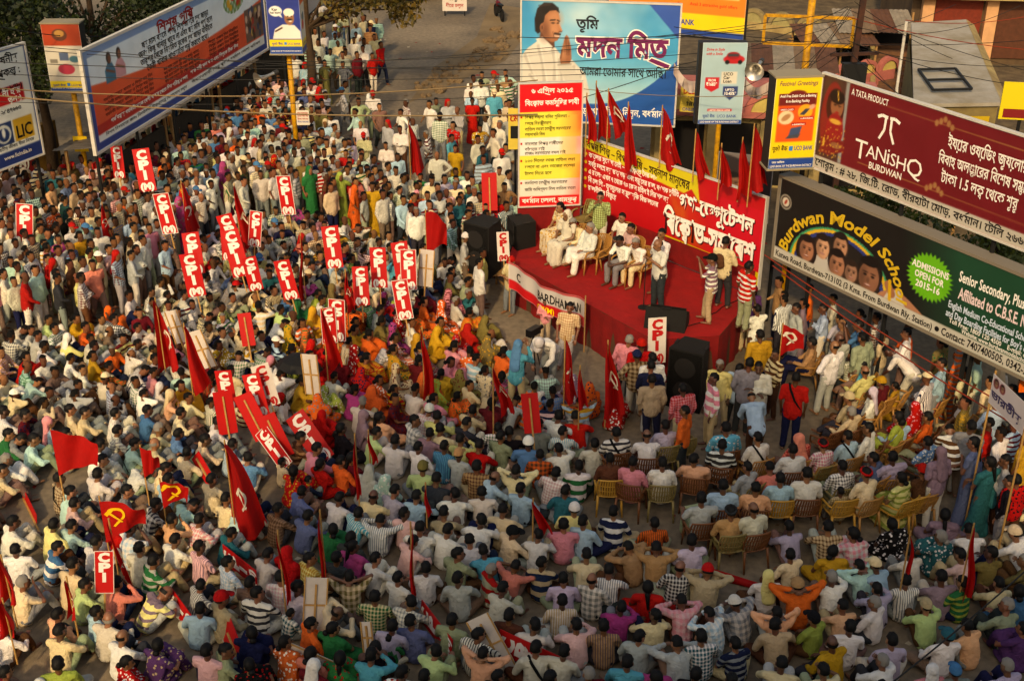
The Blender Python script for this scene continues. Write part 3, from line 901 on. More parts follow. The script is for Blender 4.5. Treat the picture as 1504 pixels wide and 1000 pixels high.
# ------------------------------------------------------------------ the ground, the road
def ground_mat():
    m = bpy.data.materials.new('dusty_asphalt'); m.use_nodes = True
    nt = m.node_tree; b = nt.nodes['Principled BSDF']
    tc = nt.nodes.new('ShaderNodeTexCoord')
    def nz(sc, det=6):
        n = nt.nodes.new('ShaderNodeTexNoise'); n.inputs['Scale'].default_value = sc; n.inputs['Detail'].default_value = det
        nt.links.new(tc.outputs['Object'], n.inputs['Vector']); return n.outputs['Fac']
    r1 = nt.nodes.new('ShaderNodeValToRGB')
    r1.color_ramp.elements[0].position, r1.color_ramp.elements[1].position = .38, .62
    r1.color_ramp.elements[0].color = (.115, .090, .062, 1); r1.color_ramp.elements[1].color = (.235, .182, .120, 1)
    nt.links.new(nz(.22, 8), r1.inputs[0])
    r2 = nt.nodes.new('ShaderNodeValToRGB')
    r2.color_ramp.elements[0].position, r2.color_ramp.elements[1].position = .3, .7
    r2.color_ramp.elements[0].color = (.62, .62, .62, 1); r2.color_ramp.elements[1].color = (1.15, 1.12, 1.08, 1)
    nt.links.new(nz(6, 8), r2.inputs[0])
    mx = nt.nodes.new('ShaderNodeMix'); mx.data_type = 'RGBA'; mx.blend_type = 'MULTIPLY'; mx.inputs[0].default_value = .9
    nt.links.new(r1.outputs[0], mx.inputs[6]); nt.links.new(r2.outputs[0], mx.inputs[7])
    nt.links.new(mx.outputs[2], b.inputs['Base Color'])
    b.inputs['Roughness'].default_value = .93
    bp = nt.nodes.new('ShaderNodeBump'); bp.inputs['Strength'].default_value = .5; bp.inputs['Distance'].default_value = .02
    nt.links.new(nz(40, 3), bp.inputs['Height']); nt.links.new(bp.outputs[0], b.inputs['Normal'])
    return m
g0 = MB().add([(-600, -300, 0), (600, -300, 0), (600, 900, 0), (-600, 900, 0)], [(0, 1, 2, 3)]).build('ground', ground_mat())
tag(g0, 'dusty brown asphalt ground under the crowd', None, kind='structure')
# paler dirt beyond the crossing and the park yard
def sheet(name, pts, z, m, label):
    o = MB().add([(p[0], p[1], z) for p in pts], [tuple(range(len(pts)))]).build(name, m)
    return tag(o, label, None, kind='structure')
dirt = mat('dry_dirt', (.44, .37, .27), .95, var=.3, scale=.5, bump=.5, bscale=9)
sheet('dirt_verge', [G(x, y) for x, y in ((800, 18), (742, 90), (600, 152), (640, 98), (700, 55), (720, 5))], .004, dirt, 'pale dirt verge beside the far road')
yardm = mat('yard_concrete', (.42, .36, .27), .95, two=(.26, .22, .17), scale=1.6, bump=.3, bscale=14)
sheet('park_yard', [(7.5, 33.5), (11, 30), (60, 30), (60, 110), (9, 110), (6.5, 42)], .004, yardm, 'worn concrete yard behind the hoardings')
# rubble of the broken median
stone = mat('rubble_stone', (.44, .36, .26), .95, var=.4, scale=5, bump=.6, bscale=14)
q = random.Random(3)
mr = empty('rubble_median', G(680, 105), 0, 'long low heap of broken stones along the far road', 'rubble')
base = Vector(mr.location)
line = [G(*p) for p in ((622, 142), (640, 122), (668, 104), (700, 92), (722, 76), (745, 55), (752, 44))]
rocks = []
for v in range(4):
    bm = bmesh.new(); bmesh.ops.create_icosphere(bm, subdivisions=1, radius=1)
    for p in bm.verts: p.co *= q.uniform(.7, 1.2); p.co.z *= .7
    me = bpy.data.meshes.new('stone'); bm.to_mesh(me); bm.free(); me.materials.append(stone); rocks.append(me)
for i in range(110):
    t = q.uniform(0, len(line) - 1.001); k = int(t)
    p = line[k].lerp(line[k + 1], t - k) + Vector((q.gauss(0, .45), q.gauss(0, .5), 0))
    o = bpy.data.objects.new('stone', rocks[i % 4]); COL.objects.link(o); o.parent = mr
    s = q.uniform(.06, .22)
    o.location = (p.x - base.x, p.y - base.y, s * .3); o.scale = (s * q.uniform(1, 1.6), s, s); o.rotation_euler = (0, 0, q.uniform(0, 6))

# ------------------------------------------------------------------ building at our back, whose shade lies over the near crowd
wallm = mat('painted_wall', (.74, .68, .56), .9, var=.12, scale=.6)
glassm = mat('dark_window', (.06, .07, .08), .15)
bb = empty('roadside_building', (0, -7, 0), 0, 'tall cream building with rows of dark windows facing the crossing', 'building')
def block(x0, x1, h):
    MB().box((x0, -5, 0), (x1, 5.2, h)).build('wall', wallm, bb)
    MB().box((x0 - .15, 5.2, h - .9), (x1 - .02, 5.4, h + .0)).build('parapet', mat('parapet', (.66, .58, .45), .9), bb)
    for fl in range(int((h - 1.5) / 3.4)):
        x = x0 + 1.2
        while x + 1.4 < x1:
            if not (abs((x + .7)) < 2.5 and 10 < fl * 3.4 + 3 < 19):
                MB().box((x, 5.2, 1.1 + fl * 3.4), (x + 1.3, 5.23, 2.7 + fl * 3.4)).build('window', glassm, bb)
            x += 2.6
block(-9.9, 1.0, 19.2)
block(1.0, 4.2, 17.2)
block(4.2, 22, 14.6)

# ------------------------------------------------------------------ boards
wood = mat('raw_wood', (.58, .44, .27), .85, var=.2, scale=9)
frame_white = mat('frame_white', (.74, .72, .68), .6, var=.08)
frame_blue = mat('frame_blue', (.06, .13, .36), .5)
steel_dark = mat('dark_steel', (.10, .10, .10), .6, metal=.3)
pole_yellow = mat('yellow_pole_paint', (.80, .58, .06), .6, two=(.55, .38, .08), scale=7)
class Board:
    """upright board: local x along it, z up, printed face towards -y; base of the thing on the ground"""
    def __init__(s, name, label, cat, L, R, zb, h, depth=.06, frame=None, fw=.06, legs=True, legm=None, base=None, back=None, cell=.03, side=None):
        L, R = Vector((L[0], L[1], 0)), Vector((R[0], R[1], 0))
        s.w, s.h = (R - L).length, h
        s.o = empty(name, L, math.atan2(R.y - L.y, R.x - L.x), label, cat)
        s.zb = zb
        s.e = bpy.data.objects.new('panel', None)
        panel = MB().box((0, .0, zb), (s.w, depth, zb + h)).build('panel', side or back or mat('panel_grey', (.42, .40, .37), .7), s.o)
        bpy.data.objects.remove(s.e)
        s.p = panel
        if frame:
            for lo, hi in (((-fw, -.03, zb - fw), (s.w + fw, depth + .02, zb)), ((-fw, -.03, zb + h), (s.w + fw, depth + .02, zb + h + fw)),
                           ((-fw, -.03, zb), (0, depth + .02, zb + h)), ((s.w, -.03, zb), (s.w + fw, depth + .02, zb + h))):
                MB().box(lo, hi).build('frame', frame, s.o)
        if legs:
            n = max(2, int(s.w / 2.4) + 1)
            for i in range(n):
                x = .15 + (s.w - .3) * i / (n - 1)
                MB().tube([(x, depth + .07, 0), (x, depth + .07, zb + h * .95)], .05, 8).build('post', legm or steel_dark, s.o)
        s.pr = Print(s.w, h, cell)
    def done(s, y=-.004, rough=.45):
        p = s.pr.build(s.o, y, rough=rough); p.location.z = s.zb
        s.sheet = p
        return p
    def t(s, text, u, v, hh, col, **k):     # text placed in parts of the board's width and height
        if 'fit' in k and k['fit']: k['fit'] *= s.w
        return letters(s.sheet, text, u * s.w, v * s.h, hh, col, **k)
WHT, BLK, RED, YEL = (.92, .90, .86), (.07, .06, .06), (.72, .05, .06), (.90, .78, .10)

# --- long health board on the left
b = Board('health_hoarding', 'long slanting health board, blue frame, red wave and a mother with child printed on it', 'hoarding', (-12.0, 34.8), (-9.1, 46.6), 3.0, 2.9, frame=frame_white, fw=.08)
p = b.pr; W, H = p.w, p.h
p.rect(0, 0, W, H, hexc('123a86'))
m = .22
p.rect(m, m, W - m, H - m, hexc('e6edee'))
p.field(lambda X, Z: np.clip((Z / H - .45) * 1.2, 0, .55), hexc('c4dcea'))
wave = lambda X: H * (.67 - .19 * np.sin(X / W * 2.75) + .06 * (X / W))
inn = lambda X, Z: (Z > m) * (Z < H - m) * (X > m) * (X < W - m)
p.field(lambda X, Z: np.clip((wave(X) - Z) / .05, 0, 1) * inn(X, Z), hexc('e4552c'))
p.field(lambda X, Z: np.clip((wave(X) - Z) / 1.2, 0, 1) * inn(X, Z) * .45, hexc('cc4028'))
p.field(lambda X, Z: np.clip((.72 + .02 * X - Z) / .03, 0, 1) * inn(X, Z) * (X < W * .80) * (Z > .42), hexc('b01818'))
p.field(lambda X, Z: np.clip((.44 + .01 * X - Z) / .03, 0, 1) * inn(X, Z), hexc('e2e6e2'))
for cx, cc, sk in ((1.35, hexc('2a6d8c'), (.42, .26, .19)), (1.92, hexc('c9939a'), (.52, .34, .25))):
    p.poly([(cx - .30, 1.72), (cx - .30, 2.10), (cx - .12, 2.28), (cx + .12, 2.26), (cx + .28, 2.02), (cx + .26, 1.72)], cc)
    p.ell(cx - .02, 2.42, .13, .17, (.08, .05, .05)); p.ell(cx + .02, 2.38, .09, .13, sk); p.line([(cx - .2, 2.1), (cx + .2, 1.95)], .07, sk)
p.field(lambda X, Z: (((X - .80 * W) / .8) ** 2 + ((Z - .78 * H) / .42) ** 2 < 1) * (.6 + .4 * np.sin(X * 23) * np.sin(Z * 19)), hexc('4c7a2a'))
for i in range(16):
    p.ell(W * .80 + q.uniform(-.5, .5), H * .79 + q.uniform(-.25, .25), .12, .10, q.choice([hexc('b8321c'), hexc('d8a02a'), hexc('7a9a2a'), hexc('e0d8b0')]))
p.rect(W * .86, H * .20, W - m, H * .60, hexc('6a5348'))
for i in range(26): p.ell(W * .86 + q.uniform(.08, 1.3), H * q.uniform(.23, .57), .10, .13, q.choice([hexc('a03028'), hexc('30405a'), hexc('caa890'), hexc('402820'), hexc('b8a050')]))
b.done()
b.t('শিশুর পুষ্টি', 5.5 / W, .835, .40, hexc('8c1c1c'), bold=.035, align='c', fit=2.4 / W)
for i, t_ in enumerate(('ছয় মাস বয়সে পর্যন্ত শিশু মায়ের দুধ ছাড়া', 'অন্য কিছু খাবার খাবে না এবং ছয় মাস পূর্ণ হলে', 'তারপর থেকে নিয়মিত বুকের দুধ ছাড়া বাড়ীতে', 'তৈরী খাবার খাওয়ানো শুরু করতে হবে।')):
    b.t(t_, 5.5 / W, .765 - .085 * i, .25, (.10, .09, .09), align='c', bold=.022, fit=(4.5, 5.0, 4.9, 4.2)[i] / W)
for i in range(4):
    b.t('গর্ভবতী মায়ের খাবার ও শিশুর যত্ন নিন', .06, .44 - .05 * i, .13, (.24, .08, .06), bold=.012, fit=.24)
    b.t('ছয় মাস থেকে দুই বছর পর্যন্ত খাবার', .36, .42 - .045 * i, .13, (.24, .08, .06), bold=.012, fit=.20)
    b.t('শিশুর ওজন নিন নিয়মিত', .62, .44 - .05 * i, .13, (.24, .08, .06), bold=.012, fit=.19)
b.t('গর্ভাবস্থায় গর্ভবতী মাকে বেশী খাবার খেতে দিন পরিষ্কার জল', .08, .205, .16, WHT, bold=.026, fit=.40)
b.t('শাক সব্জী ফল খান এবং শিশুকে টিকা দিন', .50, .225, .16, WHT, bold=.026, fit=.30)
b.t('বিশদ বিবরণের জন্য নিকটবর্তী স্বাস্থ্যকেন্দ্রে যোগাযোগ করুন', .05, .105, .13, BLK, bold=.012, fit=.42)
b.t('অঙ্গনওয়াড়ী কেন্দ্র পূর্ব ও বর্ধমান জেলা পরিষদ', .50, .12, .13, BLK, bold=.012, fit=.45)

# --- insurance board, far left
d = Vector((.8, 1.5, 0)).normalized()
Rr = Vector((-14.1, 36.2, 0)); Ll = Rr - d * 5.2
b = Board('insurance_hoarding', 'white insurance board with blue border and LIC emblem beside yellow pole', 'hoarding', (Ll.x, Ll.y), (Rr.x, Rr.y), 2.5, 3.3, frame=frame_white, fw=.05)
p = b.pr; W, H = p.w, p.h
p.rect(0, 0, W, H, hexc('17306e')); p.rect(.05, .42, W - .05, H - .04, hexc('d8dcd6'))
p.rect(W - 2.6, 1.75, W - .3, 2.25, hexc('b81a1e'))
p.rect(W - 1.62, .62, W - .95, 1.28, hexc('17305e')); p.ell(W - 1.28, .95, .27, .27, hexc('c8ccc4')); p.ell(W - 1.28, .93, .2, .2, hexc('17305e')); p.ell(W - 1.28, .99, .06, .15, hexc('d8dcd8'))
p.rect(W - .90, .62, W - .18, 1.28, hexc('c49a2a'))
b.done()
E_ = 1.0
b.t('আকর্ষনীয়', 1 - .30 / W, .885, .30, BLK, align='r'); b.t('নতুন প্রকল্প :', 1 - .30 / W, .775, .30, BLK, align='r')
b.t('(প্ল্যান = ৮৪৮)', 1 - .32 / W, .645 , .22, BLK, align='r'); b.t('নী হার', 1 - .42 / W, .605, .26, WHT, align='r', bold=.03); b.t('তুল্য)', 1 - .42 / W, .54, .22, WHT, align='r', bold=.03)
b.t('ফোন : ২৫৪৭৬৬৩', 1 - .5 / W, .46, .18, BLK, align='r'); b.t('LIC', 1 - .84 / W, .215, .52, BLK, bold=.02, fit=.60 / W)
b.t('ভারতীয় জীবন বীমা নিগম', 1 - .25 / W, .15, .14, BLK, align='r', bold=.006)
b.t('www.licindia.in', 1 - .4 / W, .06, .17, WHT, align='r', bold=.01)

# --- lamp-post kiosks on yellow poles
def kiosk(name, label, px_base, z0, h, w, face, dz=.35, poletop=None, off=(0, 0)):
    """two-faced box sign on a yellow pole; face(board print) paints and letters it"""
    base = px_base
    o = empty(name, base, 0, label, 'sign')
    MB().tube([(*off, 0), (*off, poletop or z0 + .2)], .085, 12).build('pole', pole_yellow, o, smooth=True)
    MB().box((-w / 2, -dz / 2, z0), (w / 2, dz / 2, z0 + h)).build('sign_box', mat('sign_box_dark', (.10, .09, .08), .6), o)
    for lo, hi in (((-w / 2 - .03, -dz / 2 - .035, z0 - .04), (w / 2 + .03, dz / 2 + .035, z0)), ((-w / 2 - .03, -dz / 2 - .035, z0 + h), (w / 2 + .03, dz / 2 + .035, z0 + h + .04))):
        MB().box(lo, hi).build('trim', mat('sign_trim', (.55, .50, .40), .6), o)
    return o
def face_on(o, w, h, x0, y, z0, paint, rot=0.0, cell=.022):
    pr = Print(w, h, cell); paint(pr)
    sh = pr.build(o, -.004); sh.location = (x0, y, z0); sh.rotation_euler = (0, 0, rot)
    return sh
UBLUE, UYEL, UOR = hexc('1b3f8c'), hexc('e2c623'), hexc('d8541c')
def foot(p, blue=.10):
    p.rect(0, 0, p.w, p.h * (blue + .10), UYEL); p.rect(0, 0, p.w, p.h * blue, UBLUE)
def uco_name(sh, w, h, v=.125, s=.10):
    letters(sh, 'यूको बैंक', w * .07, h * v, s, UBLUE, bold=.01, fit=w * .34); 
    MB().box((w * .45, -.010, h * v), (w * .53, -.006, h * v + w * .08)).build('emblem', mat('emblem_blue', hexc('2a7ac0'), .5), sh)
    letters(sh, 'UCO BANK', w * .56, h * v, s, UBLUE, bold=.012, fit=w * .39)
    letters(sh, 'LEAD BANK OF THE BURDWAN DISTRICT', w * .04, h * .035, s * .55, WHT, bold=.01, fit=w * .92)
# tall kiosk on the left roadside with the man in the white cap
base = Vector((-7.25, 40.6, 0))
o = kiosk('kiosk_sign', 'blue bank sign with a smiling man in white cap on yellow pole', base, 4.45, 2.2, 1.05, None, dz=.75, poletop=4.6)
def pa(p):
    p.rect(0, 0, p.w, p.h, hexc('1c2f80')); foot(p, .11)
    w, h = p.w, p.h
    p.poly([(.12 * w, .22 * h), (.2 * w, .36 * h), (.45 * w, .43 * h), (.8 * w, .42 * h), (.97 * w, .33 * h), (.98 * w, .22 * h)], (.86, .84, .80))
    p.ell(.66 * w, .52 * h, .15 * w, .10 * h, (.55, .36, .24)); p.ell(.66 * w, .60 * h, .16 * w, .06 * h, (.88, .86, .80)); p.rect(.51 * w, .585 * h, .81 * w, .625 * h, (.88, .86, .80))
    p.ell(.67 * w, .50 * h, .08 * w, .012 * h, (.06, .05, .05)); p.ell(.62 * w, .545 * h, .02 * w, .008 * h, (.05, .04, .04)); p.ell(.73 * w, .545 * h, .02 * w, .008 * h, (.05, .04, .04)); p.ell(.69 * w, .475 * h, .05 * w, .01 * h, (.85, .8, .75))
    p.ell(.26 * w, .62 * h, .2 * w, .075 * h, (.88, .88, .86)); p.poly([(.3 * w, .57 * h), (.42 * w, .57 * h), (.46 * w, .52 * h)], (.88, .88, .86))
    p.line([(.22 * w, .33 * h), (.42 * w, .38 * h)], .05, (.25, .15, .1))
    p.rect(.1 * w, .82 * h, .6 * w, .95 * h, hexc('3aa0c8')); p.rect(.14 * w, .84 * h, .3 * w, .93 * h, UYEL)
sh = face_on(o, 1.05, 2.2, -.525, -.385, 4.45, pa)
letters(sh, 'Kar', .16, 1.38, .12, BLK); letters(sh, 'hai kam!', .10, 1.29, .10, BLK, fit=.36); letters(sh, 'UCO', .16, 1.88, .2, BLK, bold=.03, fit=.45)
uco_name(sh, 1.05, 2.2, .135, .10)
def pb(p):
    w, h = p.w, p.h
    p.rect(0, 0, w, h, hexc('d6cfba')); p.rect(0, .70 * h, w, h, UOR); foot(p, .08)
    p.ell(.4 * w, .86 * h, .2 * w, .07 * h, hexc('8c2a1c')); p.ell(.55 * w, .50 * h, .22 * w, .07 * h, hexc('4a6a70')); p.ell(.42 * w, .40 * h, .25 * w, .07 * h, hexc('b8281c')); p.ell(.3 * w, .52 * h, .1 * w, .04 * h, hexc('6a5a50'))
sh = face_on(o, .75, 2.2, .529, -.375, 4.45, pb, math.pi / 2)
letters(sh, 'UCO BANK', .1, .24, .1, UBLUE, fit=.55)
MB().box((.10, -.13, 2.0), (.52, -.10, 2.5)).build('notice', mat('notice_paper', (.80, .76, .70), .8), o)
nt_ = empty('tmp'); bpy.data.objects.remove(nt_)
for i in range(4):
    letters(o, 'বিশেষ ঘোষণা সভা' if i else 'জনসভা', .13, 2.38 - i * .10, .09, hexc('a03028') if i < 3 else UBLUE, y=-.133, fit=.36, bold=.02)
# speaker horn on this pole
def horn(label, loc, rz, tilt):
    o = empty('loudspeaker_horn', loc, rz, label, 'loudspeaker', )
    prof = [(.06, .0), (.05, .10), (.055, .28), (.10, .45), (.19, .56), (.27, .62)]
    n = 22; v = []; f = []
    for r, y in prof:
        v += [(r * math.cos(2 * math.pi * k / n), -y, r * math.sin(2 * math.pi * k / n)) for k in range(n)]
    for i in range(len(prof) - 1):
        for k in range(n):
            a, c = i * n + k, i * n + (k + 1) % n
            f.append((a, c, c + n, a + n))
    me = MB().add(v, f).mesh('bell', True)
    be = obj('bell', me, mat('horn_metal', (.72, .70, .66), .3, metal=.85), o)
    be.rotation_euler = (tilt, 0, 0)
    dr = MB().tube([(0, .02, 0), (0, .16, 0)], [.08, .07], 14).build('driver', mat('horn_driver', (.25, .25, .25), .5, metal=.5), o); dr.rotation_euler = (tilt, 0, 0)
    c = MB().disc((0, -.30, 0), .05, .12, 10, axis='y').build('cone', MATS['horn_metal'], o); c.rotation_euler = (tilt, 0, 0)
    MB().bar((0, .06, 0), (0, .06, -.35), .05).build('bracket', steel_dark, o)
horn('silver horn loudspeaker clamped to the yellow pole over the left railing', PY(402, 108, 40.3), math.radians(-50), math.radians(12))
# small kiosk, far left on its leaning yellow pole
base = G(112, 290); base.z = 0
o = kiosk('kiosk_sign', 'orange and white bank sign showing toy vehicles on thin yellow pole under trees', Vector((-13.6, 38.2, 0)), 3.9, 2.05, 1.15, None, dz=.5, poletop=4.1)
def pc(p):
    w, h = p.w, p.h
    p.rect(0, 0, w, h, hexc('c9c2b2')); p.rect(0, .68 * h, w, h, hexc('a8391a')); foot(p, .05)
    p.ell(.45 * w, .84 * h, .2 * w, .09 * h, hexc('5a3020')); p.ell(.45 * w, .86 * h, .13 * w, .05 * h, hexc('b08040'))
    p.rect(.36 * w, .46 * h, .6 * w, .58 * h, hexc('4a5a78')); p.ell(.75 * w, .48 * h, .14 * w, .05 * h, hexc('3c6a78')); p.ell(.5 * w, .33 * h, .22 * w, .08 * h, hexc('b83048')); p.rect(.1 * w, .42 * h, .3 * w, .48 * h, hexc('7a7468'))
sh = face_on(o, 1.15, 2.05, -.575, -.255, 3.9, pc); uco_name(sh, 1.15, 2.05, .075, .08)
MB().box((-.22, -.12, 1.9), (.22, -.095, 2.4)).build('notice', mat('notice_yellow', (.78, .64, .10), .8), o)
letters(o, 'সাবধান', -.18, 2.2, .12, BLK, y=-.124, fit=.36); letters(o, 'বিদ্যুৎ', -.18, 2.02, .12, BLK, y=-.124, fit=.36)

# --- pale hoarding at the top left, partly behind leaves
b = Board('cloth_hoarding', 'pale plain advertising hoarding above the farther pipe railing', 'hoarding', (-8.6, 47.5), (-7.4, 58.5), 3.2, 3.0, frame=steel_dark, fw=.05)
p = b.pr; p.rect(0, 0, p.w, p.h, hexc('b9b4ac')); p.field(lambda X, Z: np.clip(.5 + p.noise(1.2, 4), 0, 1) * .5, hexc('a89ca0'))
for i in range(4): p.ell(3 + i * 2.2, 1.6, .12, .4, hexc('a8342c'), rot=.5)
b.done()

# --- poster with the list of demands, at the back corner of the stage
b = Board('demand_poster', 'upright poster of red, yellow and white bands listing demands behind the stage seats', 'poster', (.2, 33.1), (1.9, 33.3), 2.0, 3.5, legs=True, frame=frame_white, fw=.03, cell=.025)
p = b.pr; W, H = p.w, p.h
p.rect(0, 0, W, H, hexc('e6e0d2'))
for z0, z1, c in ((.0, .085, 'd0141c'), (.085, .225, 'dcd6c8'), (.225, .425, 'e2d94e'), (.425, .57, 'e4dfd4'), (.57, .775, 'e2d94e'), (.775, 1, 'd8101c')):
    p.rect(0, z0 * H, W, z1 * H, hexc(c))
p.field(lambda X, Z: np.clip((X / W - .72) * 2.4, 0, .75) * ((Z > .085 * H) & (Z < .78 * H)) * np.clip(.65 + p.noise(2.5, 2), 0, 1), hexc('cf1a1c'))
p.field(lambda X, Z: np.clip(1 - np.abs(X / W - .8) * 6, 0, .45) * ((Z > .3 * H) & (Z < .75 * H)), hexc('e8b84a'))
b.done()
b.t('৬ এপ্রিল ২০১৫', .52, .925, .19, WHT, align='c', bold=.025); b.t('বিক্ষোভ কর্মসূচির দাবী', .52, .83, .19, WHT, align='c', bold=.025, fit=.86)
LST = [('বিপন্ন কয়লা খনির শ্রমিকরা –', .725, .72), ('চলছে বিরাষ্ট্রীকরণ', .675, .42), ('বাতিল করো কেন্দ্রীয় সরকারের', .628, .74), ('কয়লাখনি বিল', .585, .32), ('বাংলার বিপন্ন চাষীদের', .51, .62), ('বাঁচাতে চাই', .465, .32), ('রাজ্য সরকারের বদল চাই', .42 + .012, .66),
       ('১০০ দিনের কাজ বাতিল করা', .37, .82), ('চলবে না এবং কাজের বকেয়া', .32, .82), ('টাকা দিতে হবে', .265, .44), ('সর্বনাশা কেন্দ্রীয় সরকারের', .185, .70), ('জমি অধিগ্রহণ বিল বাতিল করো', .13, .84)]
for s, v, f in LST: b.t(s, .09, v, .125, BLK, bold=.012, fit=f)
for v in (.73, .515, .375, .19): MB().box((.03, -.012, v * H), (.08, -.006, v * H + .06)).build('bullet_mark', mat('bullet_red', (.72, .03, .04), .6), b.sheet)
b.t('বর্ধমান জেলা, বামফ্রন্ট', .5, .028, .19, WHT, align='c', bold=.025, fit=.90)

# --- the long red banner behind the stage
b = Board('rally_banner', 'long red and yellow rally banner in white lettering standing behind the stage', 'banner', (2.0, 33.8), (6.25, 29.05), 1.36, 2.45, legs=True, frame=frame_white, fw=.03, cell=.025)
p = b.pr; W, H = p.w, p.h
p.rect(0, 0, W, H, hexc('b8101a'))
p.field(lambda X, Z: np.clip((X - 2.6 - (H - Z) * .55) / .25, 0, 1) * np.clip((4.4 - X + (H - Z) * .35) / 1.1, 0, 1) * np.clip(.35 + p.noise(3.0, 5) * 1.0, 0, .8) * (Z > .5), hexc('c07418'))
p.poly([(0, H), (0, 2.14), (3.75, 1.84), (4.0, 2.02), (4.3, 1.7), (4.15, H)], hexc('cfc02a'))
p.field(lambda X, Z: np.clip((X - .68 * W) / .8, 0, 1) * (Z < 2.1) * .7, hexc('c40f26'))
p.poly([(2.9, 0), (3.05, .50), (W, .44), (W, 0)], hexc('cdbb1e'))
b.done()
letters(b.sheet, 'বিপন্ন শিল্প – বিপন্ন কৃষি – সর্বনাশ মানুষের', .08, 2.19, .27, (.22, .12, .05), bold=.02, fit=3.85, path=lambda x, y: (.08 + x, 2.19 - x * .055 + y * (1 + .08 * x)))
for i, (t_, f) in enumerate((('কাজের সুযোগ নেই – সর্বক্ষেত্রে নৈরাজ্য', 2.55), ('সর্বত্র চলছে নয়া ভাঙ্গাগড়া এবং সন্ত্রাসের রাজ, ব্যাপক দুর্নীতি', 3.35), ('এ রাজ্যে এখন ৭ থেকে ৭০ কোন মহিলাই নিরাপদ নয়', 3.0), ('বি জে পি - তৃণমূলের সাম্প্রদায়িক বিভাজনের', 2.65), ('রাজনীতির বিরুদ্ধে', 1.1))):
    letters(b.sheet, t_, .24, 1.92 - i * .24, .20, WHT, bold=.026, fit=f)
    MB().disc((.12, -.006, 1.99 - i * .24), .05, -.006, 10, axis='y').build('bullet_mark', mat('bullet_yellow', (.80, .68, .15), .6), b.sheet)
for dx, dz, c, bo, yy in ((.025, -.025, (.22, .03, .04), .05, -.010), (0, 0, WHT, .038, -.016)):
    letters(b.sheet, 'গণ-ডেপুটেশন', 3.62 + dx, 1.42 + dz, .58, c, bold=bo, fit=2.45, y=yy); letters(b.sheet, 'বিক্ষোভ-সমাবেশ', 3.12 + dx, .62 + dz, .80, c, bold=bo, fit=3.05, y=yy)
letters(b.sheet, 'বর্ধমান জেলা বামফ্রন্ট', 3.25, .12, .36, BLK, bold=.02, fit=2.9)

# --- the blue hoarding with the greeting man
b = Board('greeting_hoarding', 'sky blue hoarding with a man joining palms in white shirt, purple lettering', 'hoarding', (.3, 38.0), (4.95, 37.3), 3.0, 3.65, frame=frame_white, fw=.05, cell=.026, legm=mat('white_post', (.70, .69, .66), .6))
p = b.pr; W, H = p.w, p.h
p.field(lambda X, Z: np.ones_like(X), hexc('3f9fc9'))
p.field(lambda X, Z: np.clip((Z / H - .45) * 2, 0, 1), hexc('2a86b6'))
nn = p.noise(1.1, 9)
p.field(lambda X, Z: np.clip(nn * 1.6 + .15, 0, 1) * np.clip((Z / H - .35) * 3, 0, 1) * .85, hexc('d6e2e2'))
p.field(lambda X, Z: np.clip((.62 - Z / H) * 2.4, 0, .85), hexc('a9ccd2'))
p.field(lambda X, Z: np.clip((.16 * H + .40 * H * np.clip((X / W - .45) / .55, 0, 1) ** 2.2 - Z) / .04, 0, 1), hexc('16509c'))
p.field(lambda X, Z: np.clip((Z - H + .14 * H * (X / W - .80) * 10) / .04, 0, 1), hexc('2a50a0'))
sk, skd, skl = (.58, .37, .25), (.36, .21, .14), (.74, .52, .37)
p.poly([(0, .3), (0, 2.0), (.18, 2.22), (.55, 2.5), (.92, 2.38), (1.2, 2.05), (1.55, 1.9), (1.95, 1.5), (2.1, .9), (2.0, .45)], (.80, .78, .73))
for i, (xa, za, xb, zb_) in enumerate(((.1, 2.0, .45, 1.0), (.5, 2.3, .7, 1.2), (.95, 2.2, 1.0, 1.3), (1.15, 1.9, 1.25, .8), (1.6, 1.7, 1.5, .9), (.25, 1.4, .9, .6), (1.8, 1.4, 1.6, .6))):
    p.line([(xa, za), ((xa + xb) / 2 + .05, (za + zb_) / 2), (xb, zb_)], .10, (.62, .60, .56), .5); p.line([(xa + .07, za), (xb + .09, zb_)], .05, (.88, .86, .82), .6)
p.poly([(.52, 2.42), (.58, 2.78), (.98, 2.62), (1.0, 2.28), (.85, 2.18)], skd)
p.poly([(.42, 2.5), (.62, 2.58), (.95, 2.28), (.80, 2.08)], (.84, .82, .78))
p.poly([(.56, 2.75), (.55, 3.1), (.66, 3.38), (.92, 3.46), (1.10, 3.32), (1.15, 3.12), (1.13, 2.98), (1.23, 2.78), (1.14, 2.72), (1.15, 2.60), (1.08, 2.48), (.92, 2.42), (.74, 2.50)], sk)
p.ell(.98, 3.12, .22, .26, skl, soft=.22, op=.7); p.ell(.98, 2.78, .16, .16, skl, soft=.18, op=.7); p.ell(.68, 2.75, .14, .26, skd, soft=.2, op=.6)
p.poly([(.40, 2.74), (.38, 3.1), (.46, 3.42), (.66, 3.60), (.92, 3.60), (1.10, 3.46), (1.13, 3.30), (1.02, 3.38), (.84, 3.36), (.70, 3.22), (.66, 3.02), (.60, 2.98), (.56, 2.72), (.48, 2.66)], (.10, .07, .06))
p.line([(.52, 3.5), (.85, 3.55)], .06, (.26, .20, .17), .6); p.ell(.60, 2.86, .055, .11, sk); p.ell(.61, 2.85, .03, .07, skd)
p.line([(.86, 3.08), (1.0, 3.10)], .04, (.10, .07, .06)); p.line([(1.07, 3.09), (1.13, 3.06)], .035, (.10, .07, .06)); p.ell(.94, 3.0, .055, .022, (.08, .05, .04)); p.ell(1.09, 3.0, .035, .02, (.08, .05, .04))
